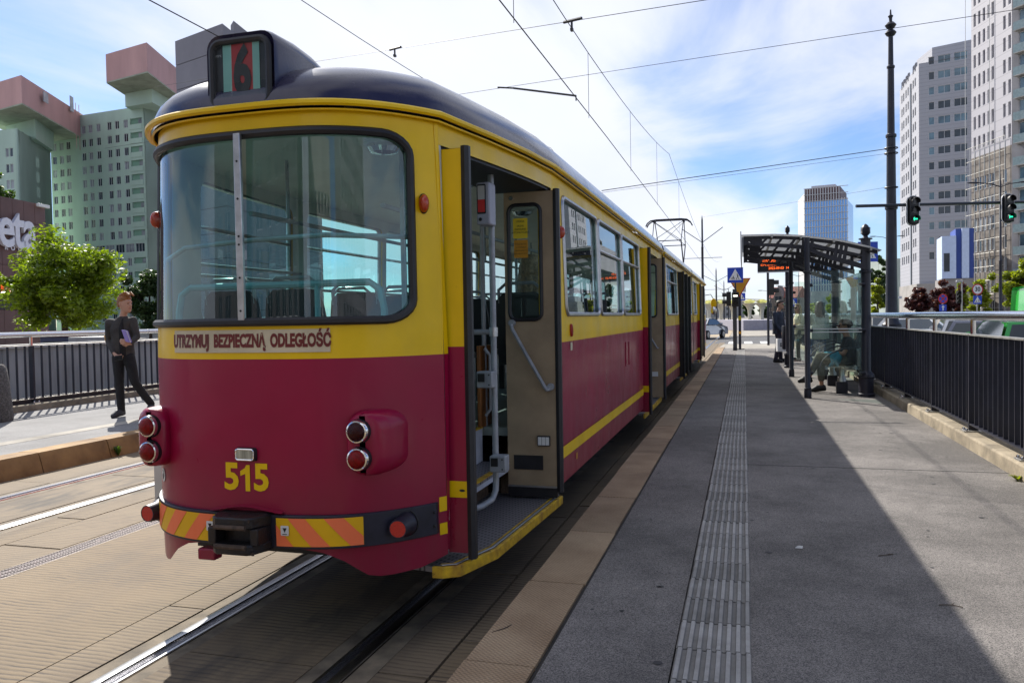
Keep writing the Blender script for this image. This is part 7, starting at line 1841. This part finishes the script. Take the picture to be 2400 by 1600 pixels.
# ------------------------------------------------------------------ people
M_SKIN = pm('skin', (0.52, 0.29, 0.20), 0.5, var=0.06, vs_=12); M_SKIN2 = pm('tanned skin', (0.40, 0.20, 0.12), 0.5, var=0.06, vs_=12)
def chain(mb, pts, rs, n=10):
    for i in range(len(pts)-1): mb.cyl(pts[i], pts[i+1], rs[i], rs[i+1], n)
    for p, r in zip(pts, rs): mb.blob(p, r, r, r, 10, 7)
def oval(mb, levels, f, n=18):
    """stack of ellipses: (centre, half width across f, half depth along f)"""
    f = Vector((f[0], f[1], 0)).normalized(); t = Vector((-f.y, f.x, 0))
    mb.loops([[Vector(c)+t*(w*math.cos(a))+f*(d*math.sin(a)) for a in np.linspace(0, 2*math.pi, n+1)[:-1]] for c, w, d in levels], True, True)
def remesh(mb, name, mat, parent, voxel=0.011, it=4, loc=None):
    me = bpy.data.meshes.new(name); me.from_pydata([tuple(v) for v in mb.v], [], mb.f); me.validate()
    bm = bmesh.new(); bm.from_mesh(me); bmesh.ops.recalc_face_normals(bm, faces=bm.faces); bm.to_mesh(me); bm.free()
    o = bpy.data.objects.new(name, me); COL.objects.link(o)
    m = o.modifiers.new('r', 'REMESH'); m.mode = 'VOXEL'; m.voxel_size = voxel
    if it: s = o.modifiers.new('s', 'SMOOTH'); s.factor = 0.5; s.iterations = it
    dg = bpy.context.evaluated_depsgraph_get(); dg.update()
    me2 = bpy.data.meshes.new_from_object(o.evaluated_get(dg)); me2.name = name
    bpy.data.objects.remove(o); bpy.data.meshes.remove(me)
    me2.shade_smooth(); me2.materials.clear(); me2.materials.append(mat)
    o = bpy.data.objects.new(name, me2); COL.objects.link(o); o.parent = parent
    return o
def lerp(a, b, t): return Vector(a).lerp(Vector(b), t)
def hand(mb, wrist, tip, palm_n, curl=0.5, s=1.0, side=1):
    """palm, four fingers and a thumb; tip gives the direction, palm_n the way the palm faces"""
    w, d = Vector(wrist), (Vector(tip)-Vector(wrist)).normalized(); n = Vector(palm_n).normalized(); t = d.cross(n).normalized()*side; n = t.cross(d).normalized()*side
    if n.dot(Vector(palm_n)) < 0: n = -n
    for k in range(3): chain(mb, [w+t*(k-1)*0.018*s, w+d*0.085*s+t*(k-1)*0.024*s], [0.019*s, 0.016*s], 8)
    for k, L in enumerate((0.070, 0.080, 0.075, 0.058)):
        b0 = w+d*0.085*s+t*(k-1.5)*0.0215*s; b1 = b0+(d*math.cos(curl)+n*math.sin(curl))*L*0.55*s; b2 = b1+(d*math.cos(curl*2.3)+n*math.sin(curl*2.3))*L*0.45*s
        chain(mb, [b0, b1, b2], [0.0095*s, 0.0085*s, 0.007*s], 7)
    th = w+d*0.030*s+t*0.030*s; chain(mb, [th, th+(d*0.6+t*0.6+n*0.3).normalized()*0.04*s, th+(d*0.9+t*0.25+n*0.5).normalized()*0.072*s], [0.012*s, 0.010*s, 0.008*s], 7)
def head_parts(mb, c, hf, s=1.0):
    c, f = Vector(c), Vector(hf).normalized(); t = Vector((-f.y, f.x, 0)).normalized(); u = Vector((0, 0, 1))
    def P_(a, b, z): return c+t*a*s+f*b*s+u*z*s
    oval(mb, [(P_(0, -0.01, 0.118), 0.02*s, 0.025*s), (P_(0, -0.012, 0.105), 0.05*s, 0.065*s), (P_(0, -0.012, 0.075), 0.071*s, 0.09*s), (P_(0, -0.008, 0.03), 0.077*s, 0.098*s), (P_(0, 0.0, -0.02), 0.073*s, 0.094*s), (P_(0, 0.012, -0.065), 0.062*s, 0.080*s), (P_(0, 0.030, -0.100), 0.046*s, 0.058*s), (P_(0, 0.042, -0.120), 0.024*s, 0.030*s)], f)
    chain(mb, [P_(0, 0.086, 0.015), P_(0, 0.104, -0.025), P_(0, 0.096, -0.036)], [0.010*s, 0.014*s, 0.011*s], 8)     # nose
    chain(mb, [P_(-0.018, 0.081, -0.062), P_(0.018, 0.081, -0.062)], [0.009*s, 0.009*s], 8)                          # lips
    chain(mb, [P_(-0.03, 0.083, 0.032), P_(0.03, 0.083, 0.032)], [0.012*s, 0.012*s], 8)                                # brow
    for sg in (-1, 1): chain(mb, [P_(sg*0.078, -0.008, 0.018), P_(sg*0.082, -0.012, -0.005), P_(sg*0.075, -0.002, -0.03)], [0.014*s, 0.013*s, 0.009*s], 8)
    return P_
M_EYE = pm('eye dark', (0.02, 0.015, 0.012), 0.2); M_LIP = pm('lips', (0.40, 0.13, 0.11), 0.5); M_SHADES = pm('sunglasses', (0.008, 0.008, 0.01), 0.1, coat=0.6)
def person(label, loc, rz, J, hf, tf, skin, top, trousers, shoes, hair, hair_style='short', sleeves='long', jacket=None, shades=False, s=1.0, hem=None, slim=1.0, hands=True, curl=(0.5, 0.5), palm=((0, -1, 0), (0, -1, 0)), wide=1.0, trouser_to=None):
    o = root('person', label, 'person', loc, rz)
    V = {k: Vector(v) for k, v in J.items()}
    b = MB(); P_ = head_parts(b, V['head'], hf, s)
    chain(b, [V['head']+Vector((0, 0, -0.06)), V['neck'], V['chest']], [0.056, 0.055, 0.09])
    oval(b, [(V['pelvis'], 0.13, 0.09), (lerp(V['pelvis'], V['chest'], 0.5), 0.12, 0.085), (V['chest'], 0.14, 0.095), (lerp(V['chest'], V['neck'], 0.7), 0.09, 0.06)], tf)
    for k in 'LR':
        chain(b, [lerp(V['chest'], V['sh'+k], 0.4), V['sh'+k], V['el'+k], V['wr'+k]], [0.05, 0.046, 0.036, 0.026])
        chain(b, [V['pelvis'], V['hip'+k], V['kn'+k], V['an'+k]], [0.09, 0.075, 0.048, 0.035]); chain(b, [V['an'+k], V['toe'+k]], [0.034, 0.03])
    for i, k in enumerate('LR'):
        if hands: hand(b, V['wr'+k], V['ha'+k], palm[i], curl[i], s, 1 if k == 'L' else -1)
    bo = remesh(b, 'body', skin, o, 0.0085, 2)
    for sg in (-1, 1):
        MB().blob(P_(sg*0.032, 0.086, 0.006), 0.010, 0.010, 0.007, 8, 6).build('eye', M_EYE, bo)
    MB().tube([P_(-0.024, 0.090, -0.062), P_(0, 0.094, -0.060), P_(0.024, 0.090, -0.062)], 0.005, 6).build('mouth', M_LIP, bo)
    f = Vector(hf).normalized(); t = Vector((-f.y, f.x, 0)).normalized()
    if shades:
        g_ = MB()
        for sg in (-1, 1): g_.obox(P_(sg*0.034, 0.100, 0.010), t*0.029, f*0.006, (0, 0, 0.019))
        g_.obox(P_(0, 0.103, 0.018), t*0.03, f*0.004, (0, 0, 0.005))
        for sg in (-1, 1): g_.tube([P_(sg*0.066, 0.090, 0.016), P_(sg*0.080, 0.0, 0.016)], 0.004, 5)
        remesh(g_, 'sunglasses', M_SHADES, o, 0.004, 1)
    # trousers
    tr = MB()
    oval(tr, [(V['pelvis']+Vector((0, 0, -0.06)), 0.165*wide, 0.115*wide), (V['pelvis']+Vector((0, 0, 0.02)), 0.17*wide, 0.12*wide), (V['pelvis']+Vector((0, 0, 0.11)), 0.15*wide, 0.11*wide)], tf)
    for k in 'LR':
        e = V['an'+k] if not trouser_to else lerp(V['kn'+k], V['an'+k], trouser_to)
        m1 = lerp(V['hip'+k], V['kn'+k], 0.5)
        chain(tr, [V['hip'+k], m1, V['kn'+k], lerp(V['kn'+k], e, 0.5), e+Vector((0, 0, 0.02))], [0.098*slim, 0.088*slim, 0.070*slim, 0.066*slim, 0.060*slim], 12)
    remesh(tr, 'trousers', trousers, o, 0.012, 3)
    for k in 'LR':
        sh_ = MB(); a, tt = V['an'+k], V['toe'+k]; d = (tt-a); d.z = 0; d = d.normalized() if d.length > 1e-6 else Vector((0, -1, 0))
        zf = tt.z
        chain(sh_, [a+Vector((0, 0, -0.005))-d*0.02, lerp(a, tt, 0.5)+Vector((0, 0, 0.01)), tt], [0.050, 0.046, 0.036]); chain(sh_, [Vector((a.x, a.y, min(a.z-0.04, 9)))-d*0.045, tt+Vector((0, 0, -0.008))], [0.034, 0.034])
        remesh(sh_, 'shoe', shoes, o, 0.009, 2)
    # top
    tp = MB(); hz = hem if hem is not None else 0.0
    ax = Vector((0, 0, 1)); pv = V['pelvis']+Vector((0, 0, hz))
    oval(tp, [(pv, 0.175*wide, 0.125*wide), (lerp(pv, V['chest'], 0.35), 0.165*wide, 0.118*wide), (lerp(pv, V['chest'], 0.7), 0.172*wide, 0.124*wide), (V['chest'], 0.178*wide, 0.122*wide), (lerp(V['chest'], V['neck'], 0.55), 0.135, 0.088), (lerp(V['chest'], V['neck'], 0.9), 0.068, 0.062)], tf)
    for k in 'LR':
        r_ = 0.060 if jacket else 0.057
        pts = [lerp(V['chest'], V['sh'+k], 0.55)+Vector((0, 0, 0.02)), V['sh'+k], lerp(V['sh'+k], V['el'+k], 0.55)]
        rr_2 = [0.075, r_, r_*0.93]
        if sleeves == 'long': pts += [V['el'+k], lerp(V['el'+k], V['wr'+k], 0.5), lerp(V['el'+k], V['wr'+k], 0.95)]; rr_2 += [r_*0.82, r_*0.76, r_*0.62]
        chain(tp, pts, rr_2, 12)
    remesh(tp, 'jacket' if jacket else 'shirt', top, o, 0.011, 3)
    if jacket:   # the shirt showing in the open front
        fr_ = MB(); F = Vector((tf[0], tf[1], 0)).normalized()
        oval(fr_, [(pv+F*0.03, 0.075, 0.108*wide), (V['chest']+F*0.03, 0.07, 0.104*wide), (lerp(V['chest'], V['neck'], 0.75)+F*0.01, 0.05, 0.065)], tf)
        remesh(fr_, 'shirt', jacket, o, 0.011, 2)
    # hair
    h = MB(); c = V['head']
    oval(h, [(P_(0, -0.012, 0.128), 0.03*s, 0.04*s), (P_(0, -0.008, 0.118), 0.062*s, 0.082*s), (P_(0, -0.012, 0.085), 0.083*s, 0.102*s), (P_(0, -0.022, 0.045), 0.086*s, 0.095*s), (P_(0, -0.045, 0.0), 0.080*s, 0.070*s), (P_(0, -0.060, -0.045), 0.062*s, 0.045*s)], hf)
    rs = np.random.RandomState(int(abs(loc[0]*37))+3)
    if hair_style == 'quiff':
        for k in range(12): a = rs.uniform(-0.055, 0.055); chain(h, [P_(a, 0.0+rs.uniform(-.04, .03), 0.118), P_(a*1.1, 0.065, 0.140+rs.uniform(0, .02)), P_(a, 0.112+rs.uniform(0, .025), 0.118+rs.uniform(-.02, .015))], [0.024, 0.018, 0.006], 6)
    if hair_style == 'curly':
        for k in range(70):
            d = Vector(rs.normal(size=3)).normalized(); d.z = abs(d.z)*0.9-0.25
            if d.dot(f) > 0.55 and d.z < 0.5: continue
            q = P_(0, -0.02, 0.04)+d*0.105; h.blob(q, 0.026, 0.026, 0.026, 7, 5)
    if hair_style == 'long':
        for k in range(26):
            a = rs.uniform(-1.9, 1.9); r_ = 0.078
            q = P_(math.sin(a)*r_, -math.cos(a)*r_-0.015, 0.03); q2 = P_(math.sin(a)*0.095, -math.cos(a)*0.085-0.03, -0.10); q3 = P_(math.sin(a)*0.10, -math.cos(a)*0.075-0.045, -0.22-rs.uniform(0, 0.06))
            chain(h, [q, q2, q3], [0.026, 0.024, 0.014], 6)
    remesh(h, 'hair', hair, o, 0.009, 1)
    return o
def frame_rz(): return math.atan2(CR.y, CR.x)
M_DENIMB = pm('washed black jacket', (0.055, 0.050, 0.047), 0.85, var=0.2, vs_=6, bump=0.5, bs=40); M_BLK = pm('black cloth', (0.012, 0.012, 0.014), 0.85, var=0.25, vs_=10, bump=0.3, bs=30)
M_GINGER = pm('ginger hair', (0.34, 0.135, 0.04), 0.5, var=0.3, vs_=60, bump=0.6, bs=160); M_BROWNH = pm('brown hair', (0.045, 0.024, 0.016), 0.5, var=0.3, vs_=60, bump=0.6, bs=160); M_BLOND = pm('blond hair', (0.36, 0.23, 0.10), 0.5, var=0.3, vs_=60, bump=0.6, bs=160)
M_NAVYC = pm('navy shirt', (0.025, 0.032, 0.055), 0.8, var=0.25, vs_=9, bump=0.4, bs=25); M_NAVYT = pm('navy trousers', (0.018, 0.016, 0.04), 0.8, var=0.2, vs_=9, bump=0.3, bs=25)
M_PALEY = pm('pale yellow jacket', (0.62, 0.56, 0.36), 0.8, var=0.12, vs_=9, bump=0.4, bs=25); M_CREAMC = pm('cream cardigan', (0.60, 0.58, 0.50), 0.85, var=0.1, vs_=12, bump=0.4, bs=40); M_JEANS = pm('blue jeans', (0.04, 0.08, 0.20), 0.85, var=0.2, vs_=12)
M_KHAKI = pm('khaki trousers', (0.12, 0.11, 0.085), 0.85, var=0.2, vs_=9, bump=0.4, bs=25); M_SHOEB = pm('black shoe', (0.012, 0.012, 0.013), 0.5); M_SHOEP = pm('pale shoe', (0.5, 0.42, 0.36), 0.6); M_SHOEG = pm('grey trainer', (0.05, 0.05, 0.06), 0.6)
# 1: the red-haired man on the far platform, body towards the camera, looking over his shoulder
pf = atZ(282, 977, PL)
J = dict(head=(0.115, 0.03, 1.755), neck=(0.075, 0.05, 1.59), chest=(0.045, 0.05, 1.38), pelvis=(0.055, 0.06, 0.98), shR=(-0.145, 0.03, 1.475), shL=(0.225, 0.05, 1.50), elR=(-0.175, 0.06, 1.19), wrR=(-0.01, -0.10, 0.985), haR=(0.08, -0.16, 0.94),
         elL=(0.29, 0.02, 1.24), wrL=(0.27, -0.14, 1.16), haL=(0.20, -0.20, 1.17), hipR=(-0.035, 0.06, 0.93), hipL=(0.135, 0.06, 0.93), knR=(-0.01, 0.03, 0.52), anR=(0.0, 0.04, 0.09), toeR=(-0.05, -0.13, 0.035), knL=(0.235, 0.02, 0.54), anL=(0.385, 0.22, 0.16), toeL=(0.40, 0.08, 0.045))
p1 = person('red-haired man in washed black jacket holding notebooks, looking over his shoulder', (pf.x, pf.y, PL), frame_rz(), J, (0.93, -0.36, 0), (0.35, -0.94, 0), M_SKIN, M_DENIMB, M_BLK, M_SHOEG, M_GINGER, 'quiff', 'long', M_BLK, hem=-0.02, s=1.13, wide=0.95, palm=((-1, 0.3, 0.2), (0.2, 0.6, 0.6)), curl=(0.6, 0.5), slim=0.95)
nb = root('notebooks', 'lilac and white notebooks held under the arm of the red-haired man', 'notebook', (pf.x, pf.y, PL), frame_rz())
for k, (dx, m_) in enumerate(((0.0, pm('lilac cover', (0.32, 0.26, 0.62), 0.5)), (0.016, pm('paper edge', (0.75, 0.74, 0.78), 0.7)), (0.032, pm('lilac cover', (0.32, 0.26, 0.62), 0.5)))):
    MB().obox((0.245-dx*0.5, -0.185-dx, 1.26), (0.034, 0.0, -0.010), (0.0, 0.006, 0), (-0.028, 0, 0.090)).build('book_block', m_, nb, bevel=0.003)
ph = root('phone', 'black phone in the lowered hand of the red-haired man', 'phone', (pf.x, pf.y, PL), frame_rz()); MB().obox((0.105, -0.205, 0.93), (0.065, -0.01, 0.006), (0, 0.006, 0), (0.004, 0, 0.038)).build('phone_body', M_SHADES, ph, bevel=0.004)
# 2: man with sunglasses waiting, carrying a white paper bag
J = dict(head=(0.06, -0.03, 1.63), neck=(0.02, 0.0, 1.46), chest=(0.0, 0, 1.27), pelvis=(0.0, 0.0, 0.92), shR=(-0.13, -0.10, 1.39), shL=(0.15, 0.10, 1.39), elR=(-0.13, -0.17, 1.10), wrR=(0.04, -0.25, 0.86), haR=(0.055, -0.255, 0.76), elL=(0.19, 0.12, 1.1), wrL=(0.22, 0.05, 0.88), haL=(0.22, 0.03, 0.8),
         hipR=(0.0, -0.09, 0.88), hipL=(0.02, 0.09, 0.88), knR=(-0.03, -0.09, 0.48), anR=(-0.10, -0.09, 0.08), toeR=(0.06, -0.11, 0.035), knL=(0.08, 0.09, 0.48), anL=(0.10, 0.09, 0.08), toeL=(0.26, 0.07, 0.035))
q = atZ(1824, 849, PZ); pr = (q.x, q.y, PZ)
person('man in navy shirt and sunglasses waiting by the shelter', pr, frame_rz(), J, (0.75, -0.66, 0), (0.55, -0.83, 0), M_SKIN, M_NAVYC, M_NAVYT, M_SHOEB, M_BROWNH, 'short', 'long', None, True, hem=-0.12, palm=((0.2, 1, 0), (0.2, -1, 0)), curl=(1.2, 0.5), wide=1.06)
bg = root('shopping_bag', 'white paper shopping bag with black VENEZIA label held by the waiting man', 'bag', pr, frame_rz())
MB().box(-0.13, 0.20, -0.34, -0.20, 0.32, 0.68).build('bag_body', pm('white paper', (0.78, 0.78, 0.78), 0.6, var=0.05, bump=0.3, bs=12), bg, bevel=0.004)
lb_ = MB().box(-0.06, 0.185, -0.3425, -0.3405, 0.46, 0.56).build('bag_label', M_BLACK, bg, False); text('bag_lettering', 'VENEZIA', M_SIGNW, lb_, (0.062, -0.3435, 0.51), 0.062, bold=0.001)
MB().tube([(-0.03, -0.27, 0.66), (0.02, -0.26, 0.74), (0.06, -0.25, 0.775), (0.10, -0.26, 0.74), (0.13, -0.27, 0.66)], 0.006, 6).build('bag_handle', M_BLACK, bg)
# 3: woman in pale yellow jacket
q = atZ(1873, 846, PZ); pr = (q.x, q.y, PZ)
J = dict(head=(-0.04, -0.01, 1.54), neck=(0.0, 0.0, 1.39), chest=(0.0, 0, 1.21), pelvis=(0.0, 0.0, 0.87), shR=(0.0, 0.15, 1.32), shL=(0.0, -0.15, 1.32), elR=(0.02, 0.2, 1.06), wrR=(-0.14, 0.1, 1.02), haR=(-0.22, 0.06, 1.02), elL=(0.04, -0.20, 1.05), wrL=(-0.12, -0.16, 1.0), haL=(-0.2, -0.13, 1.02),
         hipR=(0.0, 0.08, 0.84), hipL=(0.0, -0.08, 0.84), knR=(-0.01, 0.08, 0.46), anR=(0.02, 0.08, 0.08), toeR=(-0.12, 0.08, 0.03), knL=(-0.05, -0.08, 0.46), anL=(-0.05, -0.08, 0.08), toeL=(-0.19, -0.08, 0.03))
person('blond woman in pale yellow jacket and sunglasses with folded arms', pr, frame_rz(), J, (-0.85, -0.4, 0), (-0.9, -0.4, 0), M_SKIN, M_PALEY, M_KHAKI, M_SHOEP, M_BLOND, 'long', 'long', None, True, hem=-0.10, s=0.95, slim=0.85, palm=((0.3, -1, 0), (0.3, 1, 0)))
# 4: woman seen from behind with a tote bag
pr = (1.66, 19.7, PZ)
J = dict(head=(0.02, 0.0, 1.53), neck=(0.0, 0.0, 1.38), chest=(0.0, 0, 1.20), pelvis=(0.0, 0.0, 0.87), shR=(0.17, 0.0, 1.31), shL=(-0.17, 0, 1.31), elR=(0.22, 0.05, 1.05), wrR=(0.16, 0.16, 0.95), haR=(0.10, 0.2, 0.95), elL=(-0.23, 0.0, 1.06), wrL=(-0.24, 0.10, 0.85), haL=(-0.24, 0.13, 0.76),
         hipR=(0.08, 0.0, 0.84), hipL=(-0.08, 0.0, 0.84), knR=(0.09, 0.02, 0.46), anR=(0.09, 0.0, 0.08), toeR=(0.10, 0.14, 0.03), knL=(-0.12, 0.03, 0.46), anL=(-0.14, 0.0, 0.08), toeL=(-0.15, 0.14, 0.03))
person('brown-haired woman in cream cardigan and jeans standing with her back turned', pr, frame_rz(), J, (0.3, 0.95, 0), (0.0, 1.0, 0), M_SKIN, M_CREAMC, M_JEANS, M_SHOEP, pm('chestnut hair', (0.09, 0.035, 0.02), 0.5, var=0.3, vs_=60, bump=0.6, bs=160), 'long', 'long', None, False, hem=-0.10, s=0.95, slim=0.9, palm=((1, 0, 0), (-1, 0, 0)))
tb_ = root('tote_bag', 'cream tote bag hanging from the shoulder of the woman with her back turned', 'bag', pr, frame_rz())
remesh(MB().box(-0.26, 0.14, -0.26, -0.15, 0.78, 1.08), 'bag_body', M_CREAMC, tb_, 0.012, 4); 
for dx in (-0.10, 0.02): MB().tube([(dx-0.04, -0.2, 1.06), (-0.16, -0.12, 1.30), (-0.17, -0.02, 1.385), (-0.16, 0.06, 1.30)], 0.010, 6).build('bag_strap', M_CREAMC, tb_)
# 5: seated woman in black, one leg crossed
pr = (1.62, 14.75, PZ)
J = dict(head=(0.03, 0.0, 1.14), neck=(0.07, 0.0, 0.98), chest=(0.10, 0, 0.80), pelvis=(0.08, 0.0, 0.54), shR=(0.10, 0.17, 0.90), shL=(0.10, -0.17, 0.89), elR=(-0.02, 0.21, 0.70), wrR=(-0.17, 0.08, 0.68), haR=(-0.22, 0.02, 0.66), elL=(0.0, -0.22, 0.68), wrL=(-0.15, -0.08, 0.67), haL=(-0.22, -0.03, 0.66),
         hipR=(0.02, 0.10, 0.53), hipL=(0.02, -0.10, 0.55), knR=(-0.36, 0.06, 0.54), anR=(-0.33, 0.05, 0.09), toeR=(-0.49, 0.03, 0.035), knL=(-0.38, -0.08, 0.63), anL=(-0.56, -0.03, 0.24), toeL=(-0.70, -0.03, 0.20))
person('curly-haired woman in black t-shirt and sunglasses sitting on the shelter bench', pr, 0.0, J, (-0.97, -0.2, 0), (-1, 0, 0), M_SKIN2, M_BLK, M_KHAKI, M_SHOEB, M_BROWNH, 'curly', 'short', None, True, hem=-0.02, s=0.98, slim=1.05, palm=((0, 0, -1), (0, 0, -1)), curl=(0.9, 0.9), trouser_to=0.72, wide=1.04)
jb = root('cloth_bag', 'turquoise cloth bag lying in the lap of the seated woman', 'bag', pr)
mb = MB(); mb.blob((-0.20, 0.0, 0.665), 0.15, 0.12, 0.04); mb.blob((-0.12, -0.17, 0.60), 0.10, 0.05, 0.12); chain(mb, [(-0.08, -0.2, 0.62), (-0.22, -0.21, 0.47)], [0.05, 0.03]); chain(mb, [(-0.18, -0.16, 0.66), (-0.10, -0.22, 0.46)], [0.05, 0.03])
remesh(mb, 'bag_body', pm('turquoise cloth', (0.02, 0.30, 0.42), 0.7, var=0.2, vs_=14, bump=0.8, bs=22), jb, 0.010, 2)
# passenger inside the tram, seen through the open door leaf
J = dict(head=(0.0, 0.04, 1.17), neck=(0, 0.02, 1.0), chest=(0, 0, 0.82), pelvis=(0, -0.05, 0.52), shR=(0.17, 0, 0.92), shL=(-0.17, 0, 0.92), elR=(0.22, 0.08, 0.68), wrR=(0.12, 0.25, 0.66), haR=(0.08, 0.3, 0.66), elL=(-0.22, 0.08, 0.68), wrL=(-0.12, 0.25, 0.66), haL=(-0.08, 0.3, 0.66),
         hipR=(0.10, 0.0, 0.50), hipL=(-0.10, 0, 0.50), knR=(0.10, 0.40, 0.50), anR=(0.1, 0.38, 0.09), toeR=(0.1, 0.52, 0.035), knL=(-0.1, 0.40, 0.50), anL=(-0.1, 0.38, 0.09), toeL=(-0.1, 0.52, 0.035))
person('blond passenger seated inside the tram behind the open door', (RT+0.70, 3.36+2.82, 0.86), 0.0, J, (0, 1, 0), (0, 1, 0), M_SKIN, pm('grey-blue top', (0.12, 0.16, 0.20), 0.8), M_JEANS, M_SHOEB, M_BLOND, 'long', 'long', None, False, s=0.95)
